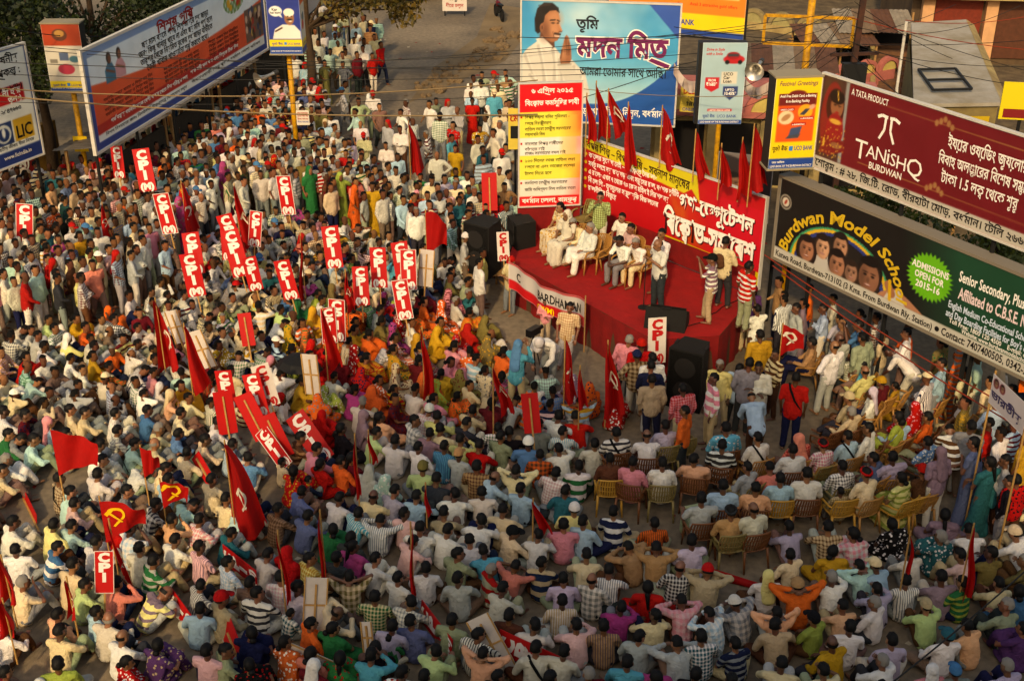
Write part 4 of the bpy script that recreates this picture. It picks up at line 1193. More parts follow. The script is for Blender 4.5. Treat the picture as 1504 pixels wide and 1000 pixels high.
p.line([(1.12, 2.98), (1.2, 2.79)], .03, skl); p.line([(1.13, 2.75), (1.21, 2.75)], .03, skd); p.line([(1.0, 2.69), (1.16, 2.67)], .055, (.13, .09, .08)); p.line([(1.0, 2.62), (1.12, 2.61)], .03, (.84, .76, .70)); p.line([(.94, 2.74), (.98, 2.58)], .025, skd, .7)
p.poly([(1.16, 1.95), (1.25, 2.35), (1.30, 2.60), (1.36, 2.66), (1.42, 2.60), (1.50, 2.30), (1.52, 1.95), (1.42, 1.62), (1.22, 1.60)], sk)
for i in range(4): p.line([(1.30 + i * .05, 2.05), (1.335 + i * .035, 2.58 - i * .05)], .018, skd, .9)
p.ell(1.28, 2.1, .06, .2, skl, soft=.1, op=.7); p.line([(1.19, 1.95), (1.22, 2.2)], .04, skd, .8)
p.poly([(1.10, 1.72), (1.50, 1.78), (1.85, 1.3), (1.6, .8)], (.77, .75, .70)); p.line([(1.12, 1.74), (1.5, 1.78)], .05, (.60, .58, .54))
p.field(lambda X, Z: np.clip((.16 * H + .40 * H * np.clip((X / W - .45) / .55, 0, 1) ** 2.2 - Z) / .04, 0, 1), hexc('16509c'))
b.done()
letters(b.sheet, 'তুমি', 1.65, 2.87, .42, (.10, .12, .15), bold=.03, fit=.65)
for c, bo, yy in ((WHT, .075, -.010), (hexc('6c1c50'), .035, -.016)): letters(b.sheet, 'মদন মিত্র', 1.68, 2.05, .86, c, bold=bo, fit=2.7, y=yy)
letters(b.sheet, 'আমরা তোমার সাথে আছি।', 1.78, 1.46, .38, BLK, bold=.016, fit=2.62)
b.t('ড়াপে  জীবন নিনুন, বর্ধমান', .40, .065, .30, WHT, bold=.02, fit=.53)

# --- orange bank hoarding behind it
b = Board('bank_hoarding', 'orange and yellow bank hoarding with price boxes above the blue hoarding', 'hoarding', PY(893, 40, 44)[:2], PY(1092, 58, 42.2)[:2], PY(1090, 60, 42.2).z, 3.4, frame=steel_dark, fw=.06, legs=True, legm=pole_yellow)
p = b.pr; W, H = p.w, p.h
p.rect(0, 0, W, H, hexc('d97a24')); p.rect(0, 0, W, .22 * H, UYEL); p.rect(0, 0, W, .06 * H, UBLUE); p.rect(.2 * W, .52 * H, .47 * W, .72 * H, hexc('ddd08a'))
for i in range(40): p.ell(q.uniform(.35, .55) * W, q.uniform(.25, .9) * H, .03, .03, hexc('b84a18'))
for x in (.58, .78): p.rect(x * W, .38 * H, (x + .17) * W, .80 * H, hexc('d8c878')); p.rect(x * W, .66 * H, (x + .17) * W, .73 * H, hexc('2a6a9c'))
for x in (.62, .84): p.ell(x * W, .84 * H, .3, .14, hexc('8c1c1c'))
b.done()
b.t('Grand Festive', .21, .62, .26, hexc('a0281c'), bold=.02, fit=.24); b.t('Offer', .26, .54, .2, hexc('a0281c'), fit=.1)
for x, a, c in ((.59, '10.20%', 'EMI ₹ 897'), (.79, '10.65%', 'EMI ₹ 1683')):
    b.t('UCO Home Loan' if x < .6 else 'UCO Car Loan', x, .675, .13, WHT, fit=.15); b.t(a, x, .57, .2, BLK, bold=.02, fit=.1); b.t(c, x, .47, .19, hexc('b02018'), bold=.025, fit=.14); b.t('Repayment in 20 years', x, .41, .09, BLK, fit=.14)
b.t('Avail 3 attractive gold offers', .60, .30, .15, hexc('c83018'), fit=.34, bold=.01); b.t('UCO BANK', .40, .105, .26, UBLUE, bold=.03, fit=.24)

# --- car loan sign
o = empty('car_loan_sign', (5.85, 34.35, 0), 0, 'pale blue upright sign with a small red car above ornamental pink railing', 'sign')
w, h = 1.22, 2.3
MB().tube([(0, .1, 0), (0, .1, 4.1)], .07, 10).build('pole', pole_yellow, o)
MB().box((-w / 2 - .1, 0, 4.0), (w / 2, .3, 4 + h)).build('sign_box', mat('sign_box_dark', (.1, .09, .08), .6), o)
def pd(p):
    w, h = p.w, p.h
    p.rect(0, 0, w, h, hexc('9fb9bf')); p.field(lambda X, Z: np.clip(.4 + p.noise(2, 3), 0, 1) * .4, hexc('7fa6b4')); p.rect(0, 0, w, .05 * h, UBLUE)
    p.ell(.72 * w, .80 * h, .24 * w, .055 * h, hexc('b01c24')); p.ell(.70 * w, .845 * h, .15 * w, .045 * h, hexc('901820')); p.rect(.58 * w, .835 * h, .82 * w, .865 * h, hexc('30343c'))
    for x in (.57, .86): p.ell(x * w, .765 * h, .05 * w, .026 * h, (.06, .06, .06))
    p.poly([(.1 * w, .58 * h), (.42 * w, .58 * h), (.42 * w, .45 * h), (.26 * w, .40 * h), (.1 * w, .45 * h)], hexc('b81c28'))
    p.rect(.46 * w, .50 * h, .82 * w, .65 * h, hexc('c8c4b4')); p.poly([(.52 * w, .47 * h), (.86 * w, .47 * h), (.86 * w, .37 * h), (.69 * w, .30 * h), (.52 * w, .37 * h)], hexc('2a3a6a')); p.rect(.2 * w, .16 * h, .76 * w, .19 * h, hexc('b82830'))
sh = face_on(o, w, h, -w / 2, 0, 4.0, pd)
letters(sh, 'Drive in Style', .1, 2.08, .11, hexc('b82a2a'), fit=.5, italic=.2); letters(sh, 'with a Smile', .1, 1.96, .11, hexc('b82a2a'), fit=.45, italic=.2)
for i, s in enumerate(('UCO', 'Car', 'Loan')): letters(sh, s, .62, 1.39 - i * .1, .12, BLK, bold=.02)
letters(sh, '₹1683*', .16, 1.10, .13, WHT, bold=.03, fit=.3); letters(sh, 'FROM', .2, 1.22, .1, WHT, fit=.22); letters(sh, '10.45%*', .67, .84, .12, WHT, bold=.03, fit=.34); letters(sh, 'UPTO', .7, .95, .1, WHT, fit=.25)
letters(sh, 'यूको बैंक  UCO BANK', .12, .19, .12, UBLUE, fit=.95, bold=.01); letters(sh, 'LEAD BANK OF THE BURDWAN DISTRICT', .05, .04, .07, WHT, fit=1.1)
letters(sh, 'LIMITED PERIOD OFFER', .28, .375, .06, WHT, fit=.6)

# --- festival kiosk
o = kiosk('kiosk_sign', 'yellow and orange bank sign box with a phone and laptop on yellow pole', Vector((6.45, 28.15, 0)), 5.0, 2.15, 1.08, None, dz=.5, poletop=6.6, off=(.48, .62))
MB().bar((.48, .62, 5.6), (.2, .2, 5.6), .08).build('bracket', steel_dark, o)
o.rotation_euler = (0, 0, math.radians(7))
def pe(p):
    w, h = p.w, p.h
    p.rect(0, 0, w, h, UYEL); p.rect(0, 0, w, .115 * h, UBLUE)
    p.rect(.1 * w, .30 * h, .92 * w, .82 * h, UOR); p.rect(.1 * w, .70 * h, .92 * w, .83 * h, hexc('6c1c18')); p.ell(.5 * w, .83 * h, .18 * w, .035 * h, hexc('6c1c18'))
    p.ell(.29 * w, .57 * h, .17 * w, .075 * h, hexc('d8c49a')); p.ell(.29 * w, .57 * h, .11 * w, .03 * h, hexc('a87a50'), rot=.6)
    p.ell(.7 * w, .63 * h, .16 * w, .08 * h, hexc('e0a028')); p.poly([(.58 * w, .60 * h), (.70 * w, .66 * h), (.80 * w, .66 * h), (.68 * w, .59 * h)], hexc('303848')); p.ell(.84 * w, .68 * h, .07 * w, .025 * h, hexc('c89a80'), rot=.5)
    p.poly([(.38 * w, .36 * h), (.42 * w, .45 * h), (.66 * w, .47 * h), (.62 * w, .38 * h)], hexc('38486a')); p.poly([(.32 * w, .335 * h), (.38 * w, .37 * h), (.64 * w, .385 * h), (.60 * w, .34 * h)], hexc('404450'))
    for x, z in ((.14, .645), (.58, .545), (.42, .48)): p.rect(x * w, z * h, (x + .32) * w, (z + .03) * h, hexc('a8201c'))
sh = face_on(o, 1.08, 2.15, -.54, -.258, 5.0, pe)
letters(sh, 'Festival Greetings', .08, 1.97, .15, hexc('5c2050'), fit=.90, italic=.25, bold=.005); letters(sh, 'Avail Free Debit Card, e-Banking', .13, 1.70, .09, WHT, bold=.02, fit=.84); letters(sh, '& m-Banking Facility', .27, 1.58, .09, WHT, bold=.02, fit=.56)
letters(sh, 'DEBIT CARD', .17, 1.395, .05, WHT, fit=.3); letters(sh, 'm-BANKING', .65, 1.18, .05, WHT, fit=.3); letters(sh, 'e-BANKING', .47, 1.04, .05, WHT, fit=.3)
letters(sh, 'यूको बैंक', .06, .44, .15, BLK, bold=.012, fit=.36); letters(sh, 'UCO BANK', .58, .44, .15, UBLUE, bold=.02, fit=.44)
MB().box((.46, -.010, .43), (.55, -.006, .54)).build('emblem', mat('emblem_blue', hexc('2a7ac0'), .5), sh)
letters(sh, 'LEAD BANK OF THE BURDWAN DISTRICT', .04, .04, .075, WHT, fit=1.0, bold=.01); letters(sh, 'হেড অফিস', .08, .14, .06, WHT, fit=.3)

# --- maroon jewellery hoarding
dv = Vector((.545, -.838, 0))
L0 = Vector((7.05, 28.0, 0)); R0 = L0 + dv * 7.6
b = Board('jewellery_hoarding', 'maroon jewellery hoarding with a bride and white lettering above the dark school board', 'hoarding', L0[:2], R0[:2], 5.0, 2.2, frame=frame_white, fw=.04, cell=.026)
p = b.pr; W, H = p.w, p.h
p.rect(0, 0, W, H, hexc('6d1018')); p.field(lambda X, Z: np.clip(.4 + p.noise(1.1, 8), 0, 1) * .3, hexc('541014')); p.rect(0, 0, W, .14 * H, hexc('b4ada0'))
bw = .80
p.rect(0, .14 * H, bw, H, hexc('4a2c24')); p.rect(bw - .1, .14 * H, bw, H, hexc('8a8a88'))
p.ell(.38, 1.25, .34, .85, hexc('7c1c1c')); p.ell(.45, 1.55, .27, .42, hexc('3a1410')); p.ell(.50, 1.58, .19, .27, (.56, .36, .24)); p.ell(.48, 1.78, .22, .16, (.10, .05, .04)); p.line([(.48, 1.92), (.52, 1.72)], .03, hexc('d8a840'))
for e in (.44, .57): p.ell(e, 1.59, .035, .012, (.06, .03, .03))
p.ell(.52, 1.44, .05, .02, (.6, .1, .1)); p.ell(.5, 1.02, .26, .40, hexc('8c1a1c')); p.ell(.5, 1.22, .18, .06, hexc('d0a040')); p.poly([(.1, .40), (.2, .9), (.45, .75), (.8, .85), (.85, .6), (.5, .45)], hexc('761618')); p.ell(.6, .68, .17, .07, (.55, .35, .22)); p.line([(.22, .75), (.22, .6)], .06, hexc('c89838'))
for i in range(60): p.ell(q.uniform(.1, .85), q.uniform(.35, 1.1), .015, .015, hexc('c89838'))
p.line([(1.3, 1.95), (W, 1.93)], .015, hexc('9a6a3a')); p.line([(1.3, .50), (W, .48)], .015, hexc('9a6a3a'))
for zc in (1.93, .50):
    for k in range(5): p.ell(3.45 + (k - 2) * .1, zc + .06 * (2 - abs(k - 2)), .05, .07, hexc('9a6a40'))
b.done()
b.t('A TATA PRODUCT', .88 / W, .885, .20, WHT, bold=.012, fit=1.05 / W)
def tan_logo():
    mb = MB()
    def st(pts, w):
        for (x0, z0), (x1, z1) in zip(pts[:-1], pts[1:]):
            d = Vector((x1 - x0, 0, z1 - z0)); n = Vector((-d.z, 0, d.x)).normalized() * w / 2
            k = len(mb.f) * .0002
            mb.add([(x0 - n.x, -.010 - k, z0 - n.z), (x0 + n.x, -.010 - k, z0 + n.z), (x1 + n.x, -.010 - k, z1 + n.z), (x1 - n.x, -.010 - k, z1 - n.z)], [(0, 1, 2, 3)])
    cx = 2.0
    st([(cx - .30, 1.66), (cx - .18, 1.72), (cx - .02, 1.70)], .07); st([(cx - .07, 1.70), (cx - .08, 1.42), (cx - .20, 1.19)], .06)
    st([(cx + .04, 1.70), (cx + .18, 1.72), (cx + .32, 1.66)], .07); st([(cx + .09, 1.70), (cx + .09, 1.42), (cx + .22, 1.17)], .06)
    mb.build('emblem', mat('letter_white', WHT, .5), b.sheet)
tan_logo()
x = 1.16
for ch, hh, dz in (('T', .62, -.10), ('A', .40, .0), ('N', .44, .0), ('i', .52, .0), ('S', .40, .0), ('H', .42, -.02), ('Q', .56, -.06)):
    w_ = text_arrays(ch, hh)[3]
    letters(b.sheet, ch, x, .70 + dz, hh, WHT, bold=.0); x += w_ * .93
b.t('BURDWAN', 1.62 / W, .21, .22, WHT, bold=.012, fit=.95 / W)
b.t('ইয়োর ওয়েডিং জুয়েলার', 3.61 / W, .69, .34, WHT, bold=.014, fit=1.95 / W); b.t('বিবাহ অলঙ্কারের বিশেষ সম্ভার', 3.44 / W, .51, .33, WHT, bold=.014, fit=2.25 / W); b.t('টাকা 1.5 লক্ষ থেকে শুরু', 3.58 / W, .34, .33, WHT, bold=.014, fit=1.9 / W)
b.t('শোরুম : # ২৮, জি.টি. রোড, বীরহাটা মোড়, বর্ধমান। টেলি ২৬৬৫৩০২', .04 / W, .035, .25, BLK, bold=.018, fit=6.3 / W)

# --- dark school board under it
L0 = Vector((6.45, 28.5, 0)); R0 = L0 + dv * 8.4
b = Board('school_hoarding', 'black and green school board with a rainbow over children below the maroon hoarding', 'hoarding', L0[:2], R0[:2], 2.5, 2.05, depth=.35, frame=mat('frame_dull', (.46, .42, .36), .7), fw=.07, cell=.022, side=mat('panel_black', (.07, .06, .06), .5))
p = b.pr; W, H = p.w, p.h
p.rect(0, 0, W, H, hexc('14120f')); p.field(lambda X, Z: np.clip((X - 4.3 + Z * .3) / 1.6, 0, 1), hexc('14402a')); p.rect(0, 0, W, .14 * H, hexc('b8b4a8'))
cx, cz = 2.08, .20
for i, c in enumerate(('2a7a50', '3a9a68', 'c8a028', 'd8b030', 'c8a028', '1c2c6c', '2c3c84', '24306c')):
    p.field(lambda X, Z, r0=1.0 - i * .021: (np.abs(np.hypot((X - cx) / 1.56, (Z - cz) / 1.16) - r0) < .014) * (Z > .25), hexc(c))
p.field(lambda X, Z: (np.hypot((X - cx) / 1.56, (Z - cz) / 1.16) < .83) * (Z > .25) * .35, hexc('2c2622'))
p.ell(.22, 1.50, .19, .19, hexc('8a8478')); p.ell(.22, 1.50, .15, .15, hexc('3a2a24')); p.ell(.22, 1.50, .115, .115, hexc('c8c0b0')); p.ell(.22, 1.50, .035, .07, hexc('a03828'), rot=-.5)
for x, z, r, sk, hr, lg in ((2.06, 1.02, .25, (.60, .40, .28), (.10, .07, .06), False), (1.53, .80, .25, (.66, .46, .33), (.12, .08, .06), False), (2.47, .52, .22, (.52, .35, .26), (.16, .11, .08), True), (1.04, .58, .27, (.55, .34, .23), (.10, .06, .05), True), (2.02, .55, .28, (.56, .35, .24), (.08, .05, .04), False), (3.02, .62, .36, (.46, .28, .19), (.07, .05, .04), False)):
    p.ell(x, z - r * 1.9, r * 1.45, r * 1.0, (.72, .70, .67)); p.face(x, z, r, sk, hr, lg, look=.3 if x < 2.5 else -.3)
p.rect(0, 0, W, .14 * H, hexc('b8b4a8'))
p.poly([(3.3, .14 * H), (3.4, .40), (3.8, .62), (4.2, .48), (4.55, .32), (4.6, .14 * H)], (.66, .45, .33)); p.poly([(3.5, .14 * H), (3.6, .5), (3.9, .6), (4.1, .14 * H)], (.74, .72, .68)); p.line([(3.56, .62), (3.7, .45)], .2, (.60, .40, .28)); p.line([(3.60, .72), (3.66, .30)], .09, (.80, .62, .12))
st = [(4.62 + (.56 if i % 2 else .47) * 1.12 * math.cos(2 * math.pi * i / 64), 1.20 + (.56 if i % 2 else .47) * math.sin(2 * math.pi * i / 64)) for i in range(64)]
p.poly(st, hexc('5fae1e'))
b.done()
sp_ = MB().add([(0, 0, 2.42), (.0, .0, 4.4), (-1.05, 1.05, 4.4), (-1.05, 1.05, 2.42)], [(0, 1, 2, 3)]).build('side_panel', mat('panel_black', (.07, .06, .06), .5), b.o)
MB().bar((-1.05, 1.05, 0), (-1.05, 1.05, 4.45), .07).build('post', steel_dark, b.o)
def arc(x, y):
    a = math.radians(178) - x / 4.6 * math.radians(178)
    return 2.15 + (1.72 + y) * np.cos(a), .22 + (1.27 + y) * np.sin(a)
letters(b.sheet, 'Burdwan Model School', 0, 0, .42, hexc('c8a428'), bold=.03, fit=4.45, path=arc, italic=.15)
for i, (t_, f) in enumerate((('ADMISSIONS', .98), ('OPEN FOR', .78), ('2015-16', .66))): letters(b.sheet, t_, 4.62, 1.33 - i * .21, .21, WHT, bold=.03, align='c', fit=f)
letters(b.sheet, 'Senior Secondary, Plus Two', 5.36, 1.42, .33, WHT, bold=.022, fit=2.0); letters(b.sheet, 'Affiliated to C.B.S.E. New Delhi', 5.42, 1.04, .36, hexc('e0c8c8'), bold=.026, fit=2.35)
letters(b.sheet, 'English Medium Co-Educational School', 5.21, .76, .22, hexc('c8d4e4'), bold=.02, fit=2.05); letters(b.sheet, "and Day Boarding Facilities for Boy's & Girl's", 5.19, .55, .22, hexc('c8d4e4'), bold=.02, fit=2.35)
letters(b.sheet, 'Toll Free: 1800 120 4500    E-mail: oem', 5.3, .425, .15, WHT, bold=.014, fit=2.1); letters(b.sheet, 'Website: www.burdwanmodelschool.com', 5.65, .315, .14, WHT, bold=.014, fit=1.9)
letters(b.sheet, 'Katwa Road, Burdwan-713102 (3 Kms. From Burdwan Rly. Station)', .06, .07, .21, BLK, bold=.02, fit=4.85); letters(b.sheet, 'Contact: 7407400505, 0342-2665', 5.15, .07, .25, BLK, bold=.02, fit=2.45)
MB().disc((5.03, -.006, .145), .06, -.006, 14, axis='y').build('bullet_mark', mat('letter_black', BLK, .5), b.sheet)
# ------------------------------------------------------------------ the stage
SZ = 1.2
redcloth = mat('red_stage_cloth', (.46, .045, .05), .9, var=.22, scale=2.2, bump=.4, bscale=5)
carpet = mat('red_carpet', (.60, .06, .065), .95, two=(.50, .055, .055), scale=1.4, bump=.8, bscale=2.6)
st_o = empty('stage', (2.6, 30.2, 0), 0, 'red carpeted platform with red cloth skirt carrying the seated speakers', 'stage')
def L(p): return (p[0] - 2.6, p[1] - 30.2)
SP = [(-.1, 31.2), (3.35, 26.55), (4.95, 26.75), (6.15, 28.95), (1.95, 33.65), (.15, 33.35)]
n = len(SP)
def grid_cloth(a, b, z0, z1, amp, nx, nz=4, seed=0):
    """hanging cloth with vertical folds between two ground points"""
    a, b = Vector((*a, 0)), Vector((*b, 0))
    d = (b - a); w = d.length; d /= w; nrm = Vector((d.y, -d.x, 0))
    q2 = random.Random(seed)
    ph = [q2.uniform(0, 6) for _ in range(4)]
    v, f = [], []
    for j in range(nz + 1):
        t = j / nz
        for i in range(nx + 1):
            s = w * i / nx
            k = amp * (1 - .7 * t) * (math.sin(s * 7 + ph[0]) + .6 * math.sin(s * 13 + ph[1] + t))
            v.append(a + d * s + nrm * (.02 + k) + Vector((0, 0, z0 + (z1 - z0) * t)))
    for j in range(nz):
        for i in range(nx):
            k = j * (nx + 1) + i
            f.append((k, k + 1, k + nx + 2, k + nx + 1))
    return MB().add(v, f)
top = [(*L(p), SZ) for p in SP]; bot = [(*L(p), .02) for p in SP]
MB().add([(x, y, SZ - .02) for x, y, _ in top] + bot, [tuple(range(n - 1, -1, -1))[::-1]] + [(i, i + n, (i + 1) % n + n, (i + 1) % n) for i in range(n)]).build('platform', mat('stage_planks', (.3, .2, .13), .9), st_o)
MB().add(top, [tuple(range(n))]).build('carpet', carpet, st_o)
for i in range(n):
    a, b_ = L(SP[i]), L(SP[(i + 1) % n])
    ln = math.hypot(a[0] - b_[0], a[1] - b_[1])
    grid_cloth(a, b_, 0.01, SZ + .004, .028, max(6, int(ln * 12)), seed=i).build('skirt', redcloth, st_o, smooth=True)
# red cloth wall under the poster and the banner
bk = empty('backdrop_cloth', (2, 33.6, 0), 0, 'plain red cloth hung below the poster and banner at the back of the stage', 'cloth')
for a, b_, z1, s in (((.15, 33.16), (1.92, 33.36), 2.05, 1), ((2.02, 33.68), (6.16, 29.04), 1.86, 2)):
    grid_cloth((a[0] - 2, a[1] - 33.6), (b_[0] - 2, b_[1] - 33.6), SZ + .01, z1, .012, 40, seed=s).build('cloth_panel', redcloth, bk, smooth=True)

# ------------------------------------------------------------------ moulded plastic armchair
def chair_mats(c):
    return mat('chair_%s' % c, {'tan': (.62, .44, .22), 'brown': (.42, .25, .13), 'ochre': (.70, .52, .20), 'olive': (.48, .42, .24)}[c], .42, var=.10, scale=3)
CH = {}
def make_chair(colr):
    m = chair_mats(colr)
    o = bpy.data.objects.new('plastic_chair', None); COL.objects.link(o)
    # seat: dished sheet
    mb = MB(); nx, ny = 8, 8; v = []; f = []
    for j in range(ny + 1):
        for i in range(nx + 1):
            x, y = -.24 + .48 * i / nx, -.23 + .48 * j / ny
            v.append((x * (1 + .06 * (y > 0)), y, .43 + .03 * (abs(x) / .24) ** 2 - .015 * math.cos(y * 5)))
    n1 = len(v); v += [(x, y, z - .018) for x, y, z in v]
    for j in range(ny):
        for i in range(nx):
            k = j * (nx + 1) + i
            f.append((k, k + 1, k + nx + 2, k + nx + 1)); f.append((k + n1, k + nx + 1 + n1, k + nx + 2 + n1, k + 1 + n1))
    for i in range(nx):
        f.append((i, i + n1, i + 1 + n1, i + 1)); k = ny * (nx + 1) + i; f.append((k, k + 1, k + 1 + n1, k + n1))
    for j in range(ny):
        k = j * (nx + 1); f.append((k, k + nx + 1, k + nx + 1 + n1, k + n1)); k += nx; f.append((k, k + n1, k + nx + 1 + n1, k + nx + 1))
    mb.add(v, f).build('seat', m, o, smooth=True)
    def back(t, s):      # t 0..1 up, s -1..1 across; curved wrap-round back
        return Vector((s * (.23 + .03 * math.sin(t * 3.0)), -.235 - .13 * t + .07 * s * s, .44 + .43 * t))
    fr = [back(t / 8, -1) for t in range(8)] + [back(1, -1 + .25 * k) + Vector((0, 0, .025 * (1 - (-1 + .25 * k) ** 2))) for k in range(9)] + [back(1 - t / 8, 1) for t in range(1, 9)]
    MB().tube(fr, .019, 7).build('back_frame', m, o, smooth=True)
    # back panel: woven cane pattern as slats with gaps
    for k in range(-4, 5):
        s = k / 5
        MB().bar(back(.02, s), back(.52, s), .034, .010).bar(back(.52, s), back(1, s) + Vector((0, 0, .012)), .034, .010).build('back_slat', m, o)
    for t in (.33, .66):
        MB().tube([back(t, -1 + .25 * k) for k in range(9)], .010, 5).build('back_rail', m, o, smooth=True)
    for sx in (-1, 1):
        MB().tube([back(.55, sx), (sx * .285, -.10, .655), (sx * .295, .10, .65), (sx * .29, .20, .62), (sx * .275, .225, .52), (sx * .26, .215, .42)], [.018, .022, .026, .026, .020, .02], 7).build('armrest', m, o, smooth=True)
        MB().tube([(sx * .25, .215, .44), (sx * .27, .26, .0)], [.028, .020], 7).build('leg', m, o, smooth=True)
        MB().tube([(sx * .235, -.235, .46), (sx * .26, -.33, .0)], [.030, .020], 7).build('leg', m, o, smooth=True)
    return o
CHAIRS = []
def chair(pos, face, colr='tan', z=0.0):
    if colr not in CH:
        CH[colr] = make_chair(colr); o = CH[colr]
    else: o = copy_tree(CH[colr])
    o.location = (pos[0], pos[1], z); o.rotation_euler = (0, 0, face)
    CHAIRS.append((o, colr, z))
    return o

# ------------------------------------------------------------------ loudspeakers and stage things
blackbox = mat('speaker_carpet', (.075, .068, .06), .9, var=.2, scale=30, bump=.3, bscale=60)
grille = mat('speaker_grille', (.06, .055, .05), .55, metal=.4, bump=.3, bscale=120)
def pa_box(name, label, loc, rz, w, d, h, stand=0.0):
    o = empty(name, loc, rz, label, 'loudspeaker')
    s = stand
    mb = MB(); ta = .12
    mb.add([(-w / 2, -d / 2, s), (w / 2, -d / 2, s), (w / 2 - ta, d / 2, s), (-w / 2 + ta, d / 2, s), (-w / 2, -d / 2, s + h), (w / 2, -d / 2, s + h), (w / 2 - ta, d / 2, s + h), (-w / 2 + ta, d / 2, s + h)],
           [(0, 3, 2, 1), (4, 5, 6, 7), (0, 1, 5, 4), (1, 2, 6, 5), (2, 3, 7, 6), (3, 0, 4, 7)]).build('cabinet', blackbox, o)
    MB().box((-w / 2 + .04, -d / 2 - .02, s + .05), (w / 2 - .04, -d / 2 + .0, s + h - .05)).build('grille', grille, o)
    for zz in (.32, .72):
        MB().disc((0, -d / 2 - .022, s + h * zz), w * .30, -.012, 24, axis='y').build('cone', mat('cone_paper', (.10, .09, .085), .7), o)
    for sx in (-1, 1):
        MB().box((sx * (w / 2 - .06) - .03, -.1, s + h), (sx * (w / 2 - .06) + .03, .1, s + h + .02)).build('handle', steel_dark, o)
    MB().disc((-w * .32, -d / 2 - .02, s + .12), .03, -.02, 10, axis='y').build('badge', mat('badge_orange', (.75, .32, .08), .4), o)
    return o
def low_bench(label, loc, rz, w=1.1, d=.7, h=.62):
    o = empty('bench_table', loc, rz, label, 'table')
    for k in range(4):
        MB().box((-w / 2, -d / 2 + k * d / 4, h - .04), (w / 2, -d / 2 + (k + 1) * d / 4 - .012, h)).build('plank', wood, o)
    for sx in (-1, 1):
        for sy in (-1, 1):
            MB().bar((sx * (w / 2 - .06), sy * (d / 2 - .06), 0), (sx * (w / 2 - .06), sy * (d / 2 - .06), h - .04), .05).build('leg', wood, o)
        MB().bar((sx * (w / 2 - .06), -d / 2 + .06, .2), (sx * (w / 2 - .06), d / 2 - .06, .2), .04).build('stretcher', wood, o)
    return o
lb = G(712, 428); 
low_bench('wooden bench under the tall black loudspeaker at the stage corner', (lb.x, lb.y, 0), math.radians(25))
pa_box('loudspeaker_cabinet', 'tall black loudspeaker cabinet standing on wooden bench left of the stage', (lb.x, lb.y, .62), math.radians(-35), .85, .75, 1.5)
l2 = Vector((.12, 32.75, SZ)); pa_box('loudspeaker_cabinet', 'squat black loudspeaker at the back corner of the red stage below the poster', (.28, 32.3, SZ), math.radians(-70), .8, .6, .75)
l3 = G(1010, 592)
pa_box('loudspeaker_cabinet', 'tall black loudspeaker cabinet on the ground at the front right of the stage', (l3.x, l3.y, 0), math.radians(-28), .85, .7, 1.55)
# wedge monitor
o = empty('monitor_speaker', (3.75, 27.3, SZ), math.radians(-18), 'black wedge monitor loudspeaker lying at the front edge of red stage', 'loudspeaker')
MB().add([(-.5, -.3, 0), (.5, -.3, 0), (.5, .28, 0), (-.5, .28, 0), (-.5, -.12, .52), (.5, -.12, .52), (.5, .22, .34), (-.5, .22, .34)], [(0, 3, 2, 1), (4, 5, 6, 7), (0, 1, 5, 4), (1, 2, 6, 5), (2, 3, 7, 6), (3, 0, 4, 7)]).build('cabinet', blackbox, o)
MB().box((-.44, .10, .40), (.44, .14, .46)).build('grille', grille, o); MB().bar((-.12, -.15, .53), (.12, -.15, .53), .04).build('handle', steel_dark, o)
# microphone stand with the speaker's microphone
mp = G(945, 452, SZ)
o = empty('microphone_stand', mp, 0, 'thin black microphone stand in front of the standing speaker in white shirt', 'microphone')
MB().disc((0, 0, 0), .14, .025, 18).build('base', steel_dark, o); MB().tube([(0, 0, .02), (0, 0, 1.25)], .012, 8).build('pole', steel_dark, o)
MB().tube([(0, 0, 1.25), (.12, .04, 1.38)], .010, 8).build('boom', steel_dark, o); mi = MB().tube([(.12, .04, 1.38), (.22, .06, 1.43)], [.018, .026], 10).build('microphone', mat('mic_grey', (.25, .25, .26), .4, metal=.6), o)
def floor_cable(label, pts, z):
    pts = [Vector(p) for p in pts]; out = []
    for k in range(len(pts) - 1):
        for j in range(6):
            t = j / 6; p_ = pts[k].lerp(pts[k + 1], t); out.append((p_.x + .06 * math.sin(9 * t + k), p_.y + .05 * math.cos(7 * t + k), z))
    return tag(MB().tube(out, .012, 5).build('stage_cable', mat('cable_black', (.05, .045, .04), .6), smooth=True), label, 'cable')
floor_cable('black cable winding from the microphone stand to the wedge monitor', [(mp.x, mp.y, 0), (3.4, 28.4, 0), (3.9, 27.9, 0), (3.75, 27.5, 0)], SZ + .016)
floor_cable('black cable lying across the right of the stage', [(4.1, 27.2, 0), (4.6, 27.4, 0), (5.0, 28.0, 0), (5.9, 28.9, 0)], SZ + .016)
# drum kit-like cable reel and trunk at the right edge
tr = G(1056, 512, .0)
o = empty('equipment_trunk', (tr.x + .1, tr.y + .6, 0), math.radians(15), 'small grey equipment trunk with cables beside the stage edge', 'trunk')
MB().box((-.4, -.25, .55), (.4, .25, .95)).build('case', mat('trunk_grey', (.30, .27, .22), .6, var=.15), o); MB().box((-.41, -.26, .92), (.41, .26, .97)).build('lid', steel_dark, o)
for sx in (-1, 1): MB().disc((sx * .25, -.27, .30), .20, -.05, 18, axis='y').build('cable_reel', mat('reel_brown', (.20, .13, .08), .6), o)
for sx in (-.36, .36):
    for sy in (-.2, .2): MB().bar((sx, sy, 0), (sx, sy, .55), .04).build('leg', steel_dark, o)
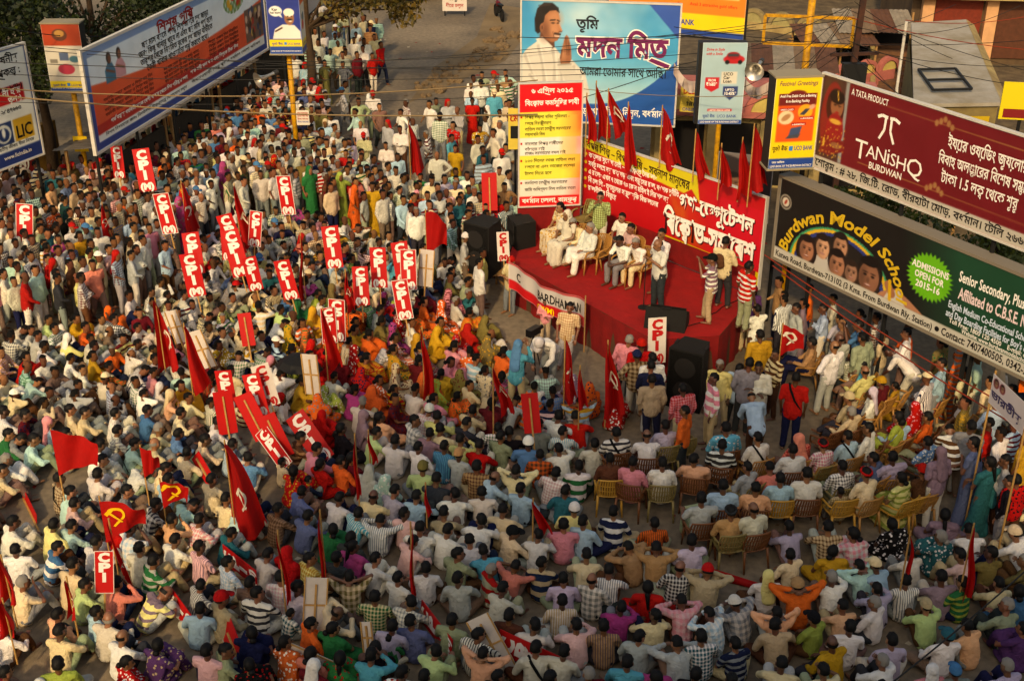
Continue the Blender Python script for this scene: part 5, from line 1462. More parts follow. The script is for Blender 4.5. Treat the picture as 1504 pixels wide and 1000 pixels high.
# cloth banner held up in front of the stage
a, c = PY(747, 405, 29.9), PY(858, 462, 27.6)
hb = empty('procession_banner', (a.x, a.y, 0), math.atan2(c.y - a.y, c.x - a.x), 'white and red procession banner sagging between two bamboo poles before the stage', 'banner')
wd = math.hypot(c.x - a.x, c.y - a.y); dz = c.z - a.z
pr = Print(wd, .75, .025); pr.rect(0, 0, wd, .75, hexc('b9b2ac')); pr.rect(0, 0, wd, .27, hexc('b8121a')); pr.rect(0, .70, wd, .75, hexc('a8141c'))
s0 = pr.build(hb, 0)
me = s0.data
for v in me.vertices:
    u = v.co.x / wd
    v.co.z += a.z - .35 + dz * u - .14 * math.sin(math.pi * u); v.co.y += .06 * math.sin(u * 9) + .03 * math.sin(u * 23)
def onb(text, x, z, h, col, fit):
    V, T, Lr, w_ = text_arrays(text, h, .02)
    V[:, 0] *= fit / w_
    P = []
    for (vx, vz), l in zip(V, Lr):
        u = (x + vx) / wd
        P.append((x + vx, .06 * math.sin(u * 9) + .03 * math.sin(u * 23) - .012 - .0005 * l, z + vz + a.z - .35 + dz * u - .14 * math.sin(math.pi * u)))
    m_ = bpy.data.meshes.new('lettering'); m_.from_pydata(P, [], T); obj('lettering', m_, mat('letter_%s' % text, col, .6), hb)
onb('C', .25, .34, .32, BLK, .2); onb('BARDHAMAN', wd * .42, .33, .34, BLK, wd * .52); onb('CPI(M)', wd * .42, .04, .22, YEL, .62)
for x, zz in ((0, a.z + .5), (wd, a.z + dz + .5)): MB().tube([(x, .03, .3), (x, .03, zz)], .018, 6).build('pole', wood, hb)

# ------------------------------------------------------------------ flags
flagred = mat('flag_red', (.66, .035, .035), .75, var=.14, scale=3, bump=.35, bscale=7)
nt_ = flagred.node_tree
tr_ = nt_.nodes.new('ShaderNodeBsdfTranslucent'); tr_.inputs['Color'].default_value = (*lin((.74, .05, .04)), 1)
ms_ = nt_.nodes.new('ShaderNodeMixShader'); ms_.inputs[0].default_value = .3
nt_.links.new(nt_.nodes['Principled BSDF'].outputs[0], ms_.inputs[1]); nt_.links.new(tr_.outputs[0], ms_.inputs[2]); nt_.links.new(ms_.outputs[0], nt_.nodes['Material Output'].inputs['Surface'])
emb_white = mat('emblem_white', (.82, .78, .70), .7); emb_yel = mat('emblem_yellow', (.85, .66, .10), .7)
bamboo = mat('bamboo', (.66, .50, .28), .7, var=.2, scale=8)
darkpole = mat('red_wrapped_pole', (.45, .06, .05), .7)
def emblem2d():
    """hammer and sickle, unit size"""
    polys = []
    outer, inner = [], []
    for i in range(15):
        a_ = math.radians(-70 + i * 205 / 14)
        outer.append((.42 * math.cos(a_), .42 * math.sin(a_) + .05)); inner.append(((.31 + .02 * i / 14) * math.cos(a_) - .05 * i / 14, (.31) * math.sin(a_) + .02))
    for i in range(14): polys.append([outer[i], outer[i + 1], inner[i + 1], inner[i]])
    polys.append([(.08, -.30), (.20, -.38), (-.06, -.55), (-.14, -.46)])
    def rr(cx, cz, w, h, ang):
        c_, s_ = math.cos(ang), math.sin(ang)
        return [(cx + x * c_ - z * s_, cz + x * s_ + z * c_) for x, z in ((-w / 2, -h / 2), (w / 2, -h / 2), (w / 2, h / 2), (-w / 2, h / 2))]
    polys.append(rr(.02, -.08, .10, .82, math.radians(40))); polys.append(rr(-.24, .26, .34, .17, math.radians(40)))
    return polys
def flag(toppx, botpx, wpx, z=2.5, mode='hang', emb=None, side=1, base=None, group='red flags held up in the crowd', lean=None, full=None, ztop=None):
    """toppx: where pole top shows; botpx: lowest cloth point; wpx: cloth width at the bottom, all only as directions"""
    T = G(*toppx, z)
    B = PY(*botpx, T.y)
    sc = (T - Vector((0, 0, CAMH))).length / FPX
    w, h = wpx * sc, max(.3, (T - B).length)
    o = empty('red_flag', (T.x, T.y, 0), 0, None, 'flag', group)
    ax = (B - T); ax.y = 0
    px_ = T.x - o.location.x
    poleb = base if base is not None else .35
    ln = lean if lean is not None else 0.0
    MB().tube([(ln, 0, poleb), (0, 0, T.z + .06)], .016, 6).build('pole', bamboo, o)
    q2 = random.Random(int(toppx[0] * 7 + toppx[1]))
    ph, fq = q2.uniform(0, 6), q2.uniform(5, 8)
    dxb = (B - T).x
    def P(s, t):         # s down 0..1, t across 0..1
        if mode == 'hang':
            x = dxb * s + side * w * (t - (.15 if side > 0 else .15)) * (s ** .8) * (1 - .25 * t * s); zz = -h * s * (1 - .10 * t); x += .03 * math.sin(s * fq * .8 + ph); y = (.06 + .16 * s) * (math.sin(t * fq + ph + s * 1.3) + .4 * math.sin(t * fq * 2.3 + ph * 2)) * min(1, w * 2) - .05
        else:            # spread: held out like a pennant
            x = side * w * t; zz = -h * (s * (1 - .62 * t) + .42 * t * t * .6 + .05 * math.sin(t * fq + ph)); y = (.14 * math.sin(t * fq + ph + s) + .06 * math.sin(t * 13 + s * 4)) * t - .04
        return Vector((x, y, T.z + zz))
    nx, nz = 12, 14
    v = [P(j / nz, i / nx) for j in range(nz + 1) for i in range(nx + 1)]
    f = [(j * (nx + 1) + i, j * (nx + 1) + i + 1, (j + 1) * (nx + 1) + i + 1, (j + 1) * (nx + 1) + i) for j in range(nz) for i in range(nx)]
    cl = MB().add(v, f).build('cloth', flagred, o, smooth=True)
    if emb:
        m_ = emb_yel if emb == 'y' else emb_white
        sz = min(.9 * w, .5) if mode == 'spread' else min(.85 * w, .55)
        vv, ff, k = [], [], 0
        s0, t0 = (.55, .55) if mode == 'hang' else (.42, .34)
        for p_ in emblem2d():
            pts = []
            for ex, ez in p_:
                s_, t_ = s0 - ez * sz / h, t0 + side * ex * sz / max(w, .1) * (.8 if mode == 'hang' else 1)
                c_ = P(min(1, max(.05, s_)), min(1, max(0, t_)))
                pts.append((c_.x, c_.y - .014 - k * .0004, c_.z))
            ff.append(tuple(range(len(vv), len(vv) + 4))); vv += pts; k += 1
        MB().add(vv, ff).build('emblem', m_, cl)
    return o
FLAGS = []
def F(label, *a, **k):
    o = flag(*a, **k); o['label'] = label; FLAGS.append(o); return o

# ------------------------------------------------------------------ placards
prw = mat('placard_white', (.78, .74, .70), .7, var=.06); prr = mat('placard_red', (.68, .04, .05), .6, var=.06); prb = mat('placard_back_white', (.74, .70, .66), .8, var=.1)
def placard(px, hpx, tilt, z, front='F', col='red', lie=0.0, yaw=0.0, stick=True, txt='CPIM'):
    """board on a stick; px = its middle, hpx = its height in photo pixels, tilt in degrees (top to the left +)"""
    C_ = G(*px, z)
    sc = (C_ - Vector((0, 0, CAMH))).length / FPX
    h = min(1.6, hpx * sc / (.9 if not lie else .75)); w = h * .40
    if col == 'whiteback': w = h * .42
    o = empty('placard', (C_.x, C_.y, C_.z), 0, None, 'placard', 'placards carried in the crowd')
    qy = random.Random(int(px[0] * 3 + px[1]))
    o.rotation_euler = (math.radians(-8 - lie + qy.uniform(-6, 6)), math.radians(-tilt), math.radians(yaw + qy.uniform(-20, 20)))
    bd = prr if col == 'red' else prw
    MB().box((-w / 2, 0, -h / 2), (w / 2, .012, h / 2)).build('board', bd if col != 'whiteback' else prb, o)
    if front == 'F':
        if col == 'red' and int(px[0]) % 3 == 0:
            fr = w * .035
            mb = MB(); ys = -.004
            for lo, hi in (((-w / 2, ys, -h / 2), (-w / 2 + fr, .0, h / 2)), ((w / 2 - fr, ys, -h / 2), (w / 2, 0, h / 2)), ((-w / 2 + fr, ys, h / 2 - fr), (w / 2 - fr, 0, h / 2)), ((-w / 2 + fr, ys, -h / 2), (w / 2 - fr, 0, -h / 2 + fr))):
                MB().box(lo, hi).build('border', prw, o)
        cl = (.86, .83, .80) if col == 'red' else (.66, .05, .06)
        rows = ['C', 'P', 'I', '(M)'][:len(txt)]
        for i, ch in enumerate(rows):
            letters(o, ch, 0, h / 2 - h * (.245 + .235 * i), h * (.285 if i < 3 else .21), cl, bold=.06, align='c', y=-.008, fit=w * (.80 if i == 3 else (.22 if ch == 'I' else .58)))
        if stick: MB().box((-.015, .012, -h / 2 - .45), (.015, .035, h / 2 - .1)).build('stick', bamboo, o)
    else:
        MB().box((-.018, -.03, -h / 2 - .4), (.018, 0, h / 2 - h * .12)).build('stick', bamboo, o)
        if col == 'whiteback':
            for sx in (-1, 1): MB().box((sx * (w / 2 - .012) - .012, -.022, -h / 2), (sx * (w / 2 - .012) + .012, 0, h / 2)).build('batten', bamboo, o)
            MB().box((-w / 2 + .03, -.022, -.015), (w / 2 - .03, -.0005, .015)).build('batten', bamboo, o)
    return o
PLACARDS = []
def Pl(label, *a, **k):
    o = placard(*a, **k); o['label'] = label; PLACARDS.append(o); return o
# ------------------------------------------------------------------ the people one can pick out, by where their heads show
FOCUS = Vector((3.0, 30.2, 0))
DATA = """
19 767 white k;22 806 white c short;81 804 blue/hb:white k;106 832 cream k;143 797 white k;193 778 pale_blue/pl:white a;206 805 off-white c;227 826 green/hs:pale_grey k;257 791 white k;295 806 pale_pink/vs:mauve c
37 856 cream a grey;126 858 pale_green k;171 857 salmon a;242 874 pale_yellow/hs:mauve b short bald;83 903 peach c;140 898 pale_blue c;160 906 off-white k bald grey;94 928 cream k;181 934 white k bald;6 922 white k cap=white;80 974 lime c
8 986 maroon c;182 970 red/pr:white s;232 948 purple/pr:beige s;295 856 grey/vs:white k short;286 894 pale_blue c;306 952 pale_pink c;337 826 pale_blue/ck:white c short;391 814 off-white k;420 812 red sv;457 820 yellow/ck:pale_yellow c
495 818 charcoal c pack;518 802 magenta s;557 822 white k;586 848 white c;367 854 taupe c;414 850 pale_pink/ck:white c;436 864 lilac c;515 849 cream/pl:olive h;380 875 white/hs:charcoal c short;328 884 beige c cap=red;494 894 cream f bald
549 875 green/ck:cream c short;599 884 off-white/ck:grey k;422 898 teal/pl:white c child;455 909 orange c;366 928 navy s;487 922 green s;570 918 lilac c;574 938 green c child;427 946 orange/pr:white s;458 960 salmon s;497 966 green/pr:red s
545 965 turquoise a;549 955 black k;331 954 sage c;374 978 black/pr:red s;460 978 maroon c towelw;590 986 white/pr:red c;623 832 white c short;673 812 sage c short;678 850 pale_grey c;719 806 turquoise k short;719 836 sage/hb:red c grey
754 830 salmon f;798 827 navy/hb:beige c;738 866 off-white k;829 853 lilac c;860 815 cream k;872 853 off-white/pl:grey c bald;894 838 white/vs:grey k;823 885 beige/vs:white c;612 913 slate_blue c;664 910 sage c;747 902 brown c
700 930 white/vs:charcoal c;782 920 off-white k2;845 918 pale_pink a;888 920 taupe/vs:tan c;639 954 pale_green k;711 960 peach h;786 955 off-white c strap;822 956 off-white c;735 992 black c;814 992 white c;862 986 maroon c grey
620 996 purple c;906 888 magenta a;922 804 tan f;967 806 tan f;993 835 charcoal/ck:white c bald short;1018 796 lilac c;1035 840 beige f cap=red;953 862 red s;996 886 pale_pink/pl:pink f;958 900 cream k2;1039 902 pale_blue/pl:white f
1079 888 off-white/pl:grey f cap=white;1126 844 white c towel=pale_yellow;1162 816 cream c;1177 860 orange h cap=tan;1141 900 peach h;1195 904 lime c cap=black;939 932 pale_grey c;988 946 pale_grey f;1031 936 teal/ck:white c short;1083 944 navy/hs:grey c
1146 921 beige c;1145 972 cream k;920 970 turquoise c;964 992 magenta s;1020 990 black c;1072 994 brown c;1226 810 yellow s;1221 848 white a grey;1265 833 mint h;1288 828 pale_blue k cap=cream;1336 810 off-white k;1290 862 lilac a
1330 852 white/vs:grey c;1381 846 mauve k;1412 814 pale_pink k;1450 812 olive k;1497 822 olive a grey;1412 854 green/hs:lime c short;1463 854 cream k;1232 888 peach k;1284 884 white c grey;1362 890 pale_green a cap=beige;1475 894 sage k grey
1243 922 white c short;1225 944 yellow c bald;1309 942 lilac c;1385 934 white c cap=teal;1422 918 peach k;1293 970 white a grey;1210 986 cream a;1365 982 pink c towelw;1409 984 grey c cap=blue;1477 978 lilac k grey;1500 868 blue s;1499 922 purple s
10 605 white k;41 610 maroon/pr:navy k;75 622 pale_blue c towel=pink;103 598 cream c;129 606 cream k;172 604 white k;220 604 blue k;266 606 cream k;172 632 off-white/ck:grey k;198 648 mint k strap;237 632 cream k grey;231 655 cream k bald grey
262 634 steel_blue k;276 668 cream k;12 634 green k;30 645 grey b;50 648 mint k;100 640 grey k;144 654 white k;153 677 cream k;16 676 white k dhoti grey;146 696 white k short;4 696 cream k;88 705 beige/ck:brown c strap;106 720 mint k
112 742 pale_pink k;212 690 white b;242 684 cream k;249 704 pale_blue k;189 722 grey k;228 740 charcoal/pl:white k;105 770 mint k;80 768 pale_yellow k;258 764 peach a;294 766 pink/ck:white k;282 742 mint b;170 772 red k
320 620 white k;304 643 cream k;343 652 pale_blue k;363 673 steel_blue k;416 677 cream c child;440 646 brown/hs:tan k;464 660 pink k;435 692 red/pr:yellow s;472 680 red s;503 630 black s;503 677 orange c;516 672 maroon s;474 612 red sv
534 612 mauve sv;560 612 peach s;553 636 pale_green k;583 646 white k;543 692 pale_grey sv;567 707 mint/pr:white sv;442 720 slate_blue k;455 706 navy k child;413 747 brown/ck:taupe k;496 730 white k;548 729 cream k bald;579 720 lilac k
526 750 turquoise/vs:white k;559 763 white/vs:grey f;451 755 slate_blue k;489 774 green s;312 706 cream c;337 736 cream k;362 760 mint b;338 780 teal k;374 732 grey k;598 756 pale_pink c;512 794 charcoal s
611 619 grey/pl:white c;645 611 pale_yellow k;631 600 pale_pink/ck:white k cap=white;653 631 cream k;632 636 mauve k;617 656 white c;653 657 blue/vs:turquoise c;686 622 charcoal k;690 602 cream k2;676 668 pale_grey c cap=tan;682 648 pale_yellow a
703 655 red k;727 626 white/ck:green c;737 640 sage c;751 636 black k;704 684 tan/ck:brown c;619 688 pale_green c cap=olive;642 702 charcoal k;725 698 pale_blue k bald;760 694 cream h;769 718 pale_blue c;775 651 steel_blue c cap=white
797 625 grey c;793 668 orange/pl:brown c;821 610 white k;829 635 white/vs:turquoise c short;824 658 white a;851 613 red k;873 649 off-white c;847 684 white/hb:green c;809 692 pale_pink/ck:white c;827 720 teal c;841 750 pale_yellow c cap=white
615 728 pale_blue k;669 724 white k;710 722 off-white c;739 750 cream k;656 754 beige k;658 775 white k;706 762 white k;752 778 cream c cap=black;618 776 white k;604 790 pale_pink k;694 792 white k;792 786 white k;828 770 pink c;861 766 pale_blue c
904 754 navy/hb:white c;960 766 orange/vs:brown c;1160 772 lilac k;1216 772 beige/ck:brown k;1256 786 pink/pl:white s;1318 768 black/pr:white s;1380 786 teal/pr:white s grey;1390 756 mauve s;1430 778 white k;1494 782 white k cap=cream
"""
CHAIRED = """
896 674 brown g ochre;930 680 pink g brown;973 677 white g olive;950 638 white g3 brown bald;905 634 white/hs:charcoal g brown short strap;977 624 lilac g olive;1020 672 peach g2 brown;1061 653 charcoal/hs:white g brown;1066 628 turquoise/pr:white g brown
1112 646 white g tan strap;1097 686 pale_grey g olive;1062 712 pale_blue g brown;1110 716 peach g brown;1030 734 pale_grey g2 brown;1073 749 tan g olive turban=charcoal;1106 747 off-white g brown bald;1146 701 pale_blue g ochre;1185 696 white g brown
1164 660 white g brown;1130 686 salmon g3 tan;1172 642 salmon/ck:red g tan towel=salmon;1237 682 white/ck:charcoal g olive;1244 643 pale_blue g tan strap;1274 632 white g brown;1282 672 slate_blue g tan;1271 698 cream g tan turban=red
1323 702 pale_yellow/hs:lime gs ochre;1234 722 beige/ck:olive g ochre child;1354 694 brown g tan cap=red;1311 672 lilac g2 tan;1250 606 cream g2 brown grey;1322 620 pale_blue g2 tan;1362 648 steel_blue/pr:white g2 brown;1192 502 tan g2 tan
1250 520 sage/ck:white g tan;1266 534 turquoise g tan;1270 548 pale_yellow g2 tan bald;1280 578 white g2 tan towel=lilac;1246 586 beige g tan cap=beige;1294 560 maroon g tan cap=yellow;1314 568 yellow gs tan child;1376 564 salmon g2 tan;1342 600 red/pr:pink gv tan;1318 616 lime gs brown;1362 612 orange g2 brown;1414 594 white g tan;1208 655 pink/ck:white g tan turban=red
"""
STAND = """
917 493 pink t grey;940 508 red t cap=red;934 520 brown/pl:beige tp kurta helmet=navy;957 526 white t;960 542 navy tx;962 556 beige t;1005 568 pink/ck:red t;1004 600 orange t;1044 562 pink/hb:white t;1064 538 pale_yellow t grey;1082 536 pale_blue t;1096 536 grey t
1119 539 white tx;1108 582 pale_blue tb bald;1137 522 cream/hs:brown tx;1117 490 yellow t;1112 452 white tu;1098 428 purple t cap=maroon;1169 560 red t strap;1215 508 white tp bald;1235 498 pale_grey tx bald;1308 516 white tb short;1329 494 white tx;1376 536 pale_blue tx;1262 484 blue tu;1208 452 pale_blue tx;1170 456 pale_grey t;1274 498 sage t
1382 668 mauve t towel=mauve;1449 682 teal ss;1482 698 black t;1499 700 red/pr:black t;1400 630 brown/hs:white tb;1432 654 slate_blue ss;1474 668 pale_grey tx;1447 626 red t;1426 622 grey tx;745 380 cream tx cap=red;829 455 cream/ck:tan t;800 440 pink tx child;686 348 pale_grey tx cap=white short;757 508 turquoise tu towel=steel_blue;790 505 white tb cap=white
"""
STAGE = """
822 307 cream/pr:yellow gs tan;832 319 off-white gv tan;841 327 cream g3 tan grey;866 335 white g2 tan grey dhoti kurta;913 319 white g tan;926 335 pale_pink g tan;910 355 white g3 tan;933 359 white g3 tan grey legs=cream short
881 290 pale_green/ck:olive tu - ;966 341 white tx - strap;966 359 white m - bald short legs=charcoal;1043 378 mauve/hs:white tu - cap=black short;1071 359 cream tx - pack;1100 386 red/hs:white t -
"""
FOOT = {}
def rotz(v, a): return Vector((v[0] * math.cos(a) - v[1] * math.sin(a), v[0] * math.sin(a) + v[1] * math.cos(a), 0))
OCC = []
def put(rec, mode, i):
    w = rec.split()
    x, y = float(w[0]), float(w[1])
    col = w[2]; pat, ac = 'plain', None
    if '/' in col:
        col, r = col.split('/'); pat = r
        if ':' in r: pat, ac = r.split(':')
    col = col.replace('_', ' '); ac = ac.replace('_', ' ') if ac else None
    pose = w[3]; opts = w[4:]
    q = random.Random(i * 31 + int(x))
    k = dict(top=col, pat=pat, accent=ac)
    chairc = None
    if mode in ('chair', 'stage') and opts:
        chairc = opts[0] if opts[0] != '-' else None; opts = opts[1:]
    k['wear'] = 'shirt_short' if q.random() < .22 else 'shirt_long'
    if pose in ('s', 'sv'):
        k['wear'] = 'saree_veil' if pose == 'sv' else 'saree'; k['hair'] = q.choice(['bun', 'plait', 'bun']); pose = q.choice(['c', 'c2', 'k2'])
    elif pose in ('gs', 'gv'):
        k['wear'] = 'saree_veil' if pose == 'gv' else 'saree'; k['hair'] = 'bun'; pose = 'g'
    elif pose == 'ss':
        k['wear'] = 'saree'; k['hair'] = 'plait'; pose = 'tx'
    elif pose == 'k' and q.random() < .22: pose = 'k2'
    elif pose == 'c' and q.random() < .25: pose = 'c2'
    sc = q.uniform(.96, 1.05) * {'ground': 1.10, 'chair': 1.08, 'stand': 1.07, 'stage': 1.10}[mode]
    for o_ in opts:
        if o_ == 'short': k['wear'] = 'shirt_short'
        elif o_ == 'kurta': k['wear'] = 'kurta'
        elif o_ == 'bald': k['hair'] = 'bald'
        elif o_ == 'grey': k['haircol'] = 'grey'
        elif o_ == 'dhoti': k['legs'] = 'dhoti'; k['legcol'] = 'white'
        elif o_ == 'strap': k['bag'] = 'strap'
        elif o_ == 'pack': k['bag'] = 'backpack'
        elif o_ == 'child': sc *= .72
        elif o_ == 'towelw': k['head'] = 'towel'; k['headcol'] = 'white'
        elif '=' in o_:
            a_, b_ = o_.split('=')
            if a_ == 'legs': k['legcol'] = b_
            else: k['head'] = a_; k['headcol'] = b_.replace('_', ' ')
    z0 = SZ if mode == 'stage' else 0.0
    Hh = Vector(POSE[pose]['H']) * sc
    H = G(x, y, z0 + Hh.z)
    foc = FOCUS if mode != 'stage' else Vector((-6, 22, 0))
    if mode == 'chair' and y < 640: foc = Vector((2.5, 28.5, 0))
    d = foc - H
    face = math.atan2(-d.x, d.y) + q.gauss(0, .27)
    if mode == 'stage':
        face = {881: math.radians(165), 1071: math.radians(-40), 1100: math.radians(-60), 1043: math.radians(75), 966: math.radians(118)}.get(int(x), math.radians(128) + q.uniform(-.15, .15))
    if mode == 'stand':
        face += q.gauss(0, .5)
        if int(x) in (1044, 1119, 1064): face = math.radians(150 if x > 1050 else 100)
        if int(x) in (745, 829, 800, 790): face = math.radians(160 + q.uniform(-30, 30))
        if int(x) == 757: face = math.radians(-30)
    p_ = H - rotz(Hh, face)
    ch_ = chair((p_.x, p_.y), face, chairc, z0) if chairc else None
    OCC.append((p_.x, p_.y, .30 if mode != 'chair' else .42))
    o_ = person((p_.x, p_.y), face, pose, z=z0, seed=i, scale=sc, where=mode, **k)
    PEOPLE[-1]['child'] = 'child' in opts; PEOPLE[-1]['chair'] = ch_
    return o_
i = 0
for txt, mode in ((DATA, 'ground'), (CHAIRED, 'chair'), (STAND, 'stand'), (STAGE, 'stage')):
    for ln in txt.strip().split('\n'):
        for rec in ln.split(';'):
            if rec.strip():
                i += 1; put(rec.strip(), mode, i)
# spare chairs on the stage and in the rows
for x, y, c_ in ((877, 370, 'tan'), (905, 318, 'ochre'), (858, 318, 'olive')):
    p_ = G(x, y, SZ + .5); chair((p_.x, p_.y), math.radians(128), c_, SZ)
for x, y, c_ in ((1300, 660, 'tan'), (1215, 640, 'brown'), (1335, 735, 'ochre'), (1000, 650, 'olive'), (1202, 690, 'olive')):
    p_ = G(x, y, .6); d = FOCUS - p_; chair((p_.x, p_.y), math.atan2(-d.x, d.y) + .1, c_)

# ------------------------------------------------------------------ everybody farther off: one mass
def inpoly(x, y, P):
    r = False
    for (x0, y0), (x1, y1) in zip(P, P[1:] + P[:1]):
        if (y0 > y) != (y1 > y) and x < (x1 - x0) * (y - y0) / (y1 - y0) + x0: r = not r
    return r
R_STAND = [(-40, 240), (60, 246), (150, 236), (215, 204), (262, 168), (330, 132), (372, 116), (470, 128), (500, 205), (560, 245), (600, 262), (690, 262), (752, 318), (705, 400), (675, 362), (560, 330), (455, 292), (335, 285), (275, 340), (230, 395), (130, 455), (-40, 450)]
R_SIT = [(-40, 470), (130, 470), (240, 408), (285, 350), (340, 300), (450, 305), (560, 345), (675, 378), (690, 430), (668, 470), (740, 545), (830, 585), (880, 592), (872, 604), (-40, 598)]
R_WOM = [(440, 415), (640, 425), (700, 470), (770, 560), (640, 600), (480, 600), (400, 555)]
R_LOOSE = [(370, 118), (480, 120), (600, 150), (740, 130), (750, 320), (690, 262), (600, 262), (500, 215)]
R_RAIL = [(425, 60), (470, 10), (560, 30), (565, 80), (500, 105), (430, 105)]
R_SIDE = [(690, 120), (750, 110), (758, 320), (735, 330), (715, 250)]
R_RIGHT = [(1130, 425), (1210, 440), (1350, 500), (1504, 575), (1504, 690), (1390, 600), (1300, 545), (1215, 480), (1140, 455)]
WCOL = ['red', 'orange', 'yellow', 'magenta', 'green', 'maroon', 'lime', 'yellow', 'pink', 'orange', 'cream', 'olive', 'mauve', 'red', 'red', 'orange', 'yellow']
MCOL = ['white'] * 24 + ['off-white'] * 14 + ['cream'] * 14 + ['pale grey'] * 4 + ['pale yellow'] * 2 + ['beige'] * 2 + ['pale blue'] * 4 + ['mint'] * 3 + ['pale pink'] * 3 + ['pink', 'salmon', 'peach', 'tan', 'brown', 'taupe', 'grey', 'pale grey', 'pale grey', 'charcoal', 'black', 'navy', 'slate blue', 'blue', 'steel blue', 'turquoise', 'teal', 'sage', 'olive', 'orange', 'red', 'red', 'maroon', 'lilac', 'lilac', 'pale green']
CV, CT_, CC, CA, CR, CP = [], [], [], [], [], []
PATN = {'plain': 0, 'hs': 1, 'vs': 2, 'ck': 3, 'pr': 4}
cn = 0
qc = random.Random(21)
def crowd_one(p_, face, pose, female=False, veil=False):
    global cn
    sc = qc.uniform(.98, 1.12)
    ca, sa = math.cos(face) * sc, math.sin(face) * sc
    col = PAL[qc.choice(WCOL if female else MCOL)]
    pat = qc.choices(['plain', 'hs', 'vs', 'ck', 'pr'], [70, 6, 8, 12, 0] if not female else [40, 6, 0, 4, 50])[0]
    acc = PAL[qc.choice(['white', 'navy', 'maroon', 'grey', 'yellow', 'green'])]
    skin = jitc(qc.choice(SKINS), qc, .03)
    parts = [('body', skin, 'plain')]
    if female:
        parts += [('saree_veil' if veil else 'saree', jitc(col, qc), pat)]
        if not veil: parts += [('hair_bun', (.035, .028, .025), 'plain')]
    else:
        parts += [('shirt_long' if qc.random() < .7 else 'shirt_short', jitc(col, qc), pat), ('trousers', jitc(PAL[qc.choice(['charcoal', 'taupe', 'navy', 'grey', 'grey', 'brown', 'beige', 'pale grey', 'off-white', 'white', 'sage'])], qc), 'plain')]
        r = qc.random()
        if r < .05: parts += [('towel', jitc(PAL[qc.choice(['white', 'pink', 'cream', 'red'])], qc), 'plain')]
        else:
            hc = (.45, .43, .40) if qc.random() < .07 else (.035, .028, .025)
            parts += [('hair_bald' if qc.random() < .09 else 'hair_short', hc, 'plain')]
            if r > .93: parts += [('cap', jitc(PAL[qc.choice(['white', 'red', 'red', 'cream', 'blue', 'black'])], qc), 'plain')]
    for part, c_, pt in parts:
        V, T = part_arrays(pose, part, True)
        x = V[:, 0] * ca - V[:, 1] * sa + p_.x; y = V[:, 0] * sa + V[:, 1] * ca + p_.y
        CV.append(np.stack([x, y, V[:, 2] * sc], 1)); CT_.append(T + cn); cn += len(V)
        n_ = len(V)
        CC.append(np.tile([*lin(c_), 1], (n_, 1))); CA.append(np.tile([*lin(acc), 1], (n_, 1)))
        CR.append(V + (0, 0, qc.random())); CP.append(np.full(n_, float(PATN[pt])))
GR = {}
def free(x, y, r):
    k = (int(x // 1), int(y // 1))
    for a_ in (-1, 0, 1):
        for b_ in (-1, 0, 1):
            for px_, py_, pr_ in GR.get((k[0] + a_, k[1] + b_), ()):
                if (px_ - x) ** 2 + (py_ - y) ** 2 < (max(r, pr_)) ** 2: return False
    return True
def occupy(x, y, r): GR.setdefault((int(x // 1), int(y // 1)), []).append((x, y, r))
for x, y, r in OCC: occupy(x, y, r + .18)
for (x, y) in ((lb.x, lb.y), (l3.x, l3.y)): occupy(x, y, 1.0)
def onstage(x, y):
    return inpoly(x, y, [(-.6, 31.2), (3.1, 26.0), (5.2, 26.2), (6.6, 29), (2.0, 34.4), (-.4, 33.8)])
NC = 0
def scatter(R, zh, dist, tries, poses, fem=0.0, face=None, limit=9999):
    global NC
    xs = [p[0] for p in R]; ys = [p[1] for p in R]
    A = [G(x, y, zh) for x, y in R]
    x0, x1, y0, y1 = min(a.x for a in A), max(a.x for a in A), min(a.y for a in A), max(a.y for a in A)
    W2 = [(a.x, a.y) for a in A]
    k = 0
    for _ in range(tries):
        if k >= limit: break
        x, y = qc.uniform(x0, x1), qc.uniform(y0, y1)
        if not inpoly(x, y, W2) or onstage(x, y) or not free(x, y, dist * qc.uniform(.85, 1.2)): continue
        occupy(x, y, dist * .9)
        p_ = Vector((x, y, 0)); d = (FOCUS - p_)
        fc = math.atan2(-d.x, d.y) + qc.gauss(0, .42) if face is None else face + qc.gauss(0, .9)
        # women sit together near the stage
        d2 = G(590, 505, .7)
        female = qc.random() < fem
        crowd_one(p_, fc, qc.choice(poses), female, female and qc.random() < .35)
        k += 1; NC += 1
SITP = ['k', 'k', 'k2', 'c', 'c2', 'a', 'k', 'b', 'h']
STP = ['t', 'tx', 't', 'tp', 'tw', 't']
scatter(R_WOM, .7, .54, 3600, ['c', 'c2', 'k2', 'k'], .90)
scatter(R_SIT, .7, .51, 30000, SITP, .04)
scatter(R_STAND, 1.5, .40, 34000, STP, .08)
scatter(R_LOOSE, 1.5, .8, 1500, STP, .1, 3.0, 78)
scatter(R_RAIL, 1.5, .6, 900, STP, .05, None, 48)
scatter(R_SIDE, 1.5, .5, 900, STP, .1, None, 40)
scatter([(640, 395), (690, 445), (672, 476), (745, 548), (835, 588), (905, 606), (900, 580), (835, 560), (775, 545), (735, 505), (705, 470), (700, 440)], .7, .52, 2500, SITP, .5)
scatter([(640, 330), (705, 330), (738, 350), (735, 392), (700, 398), (668, 372)], 1.5, .5, 600, STP, .1)
scatter(R_RIGHT, 1.4, .48, 4000, STP, .15)
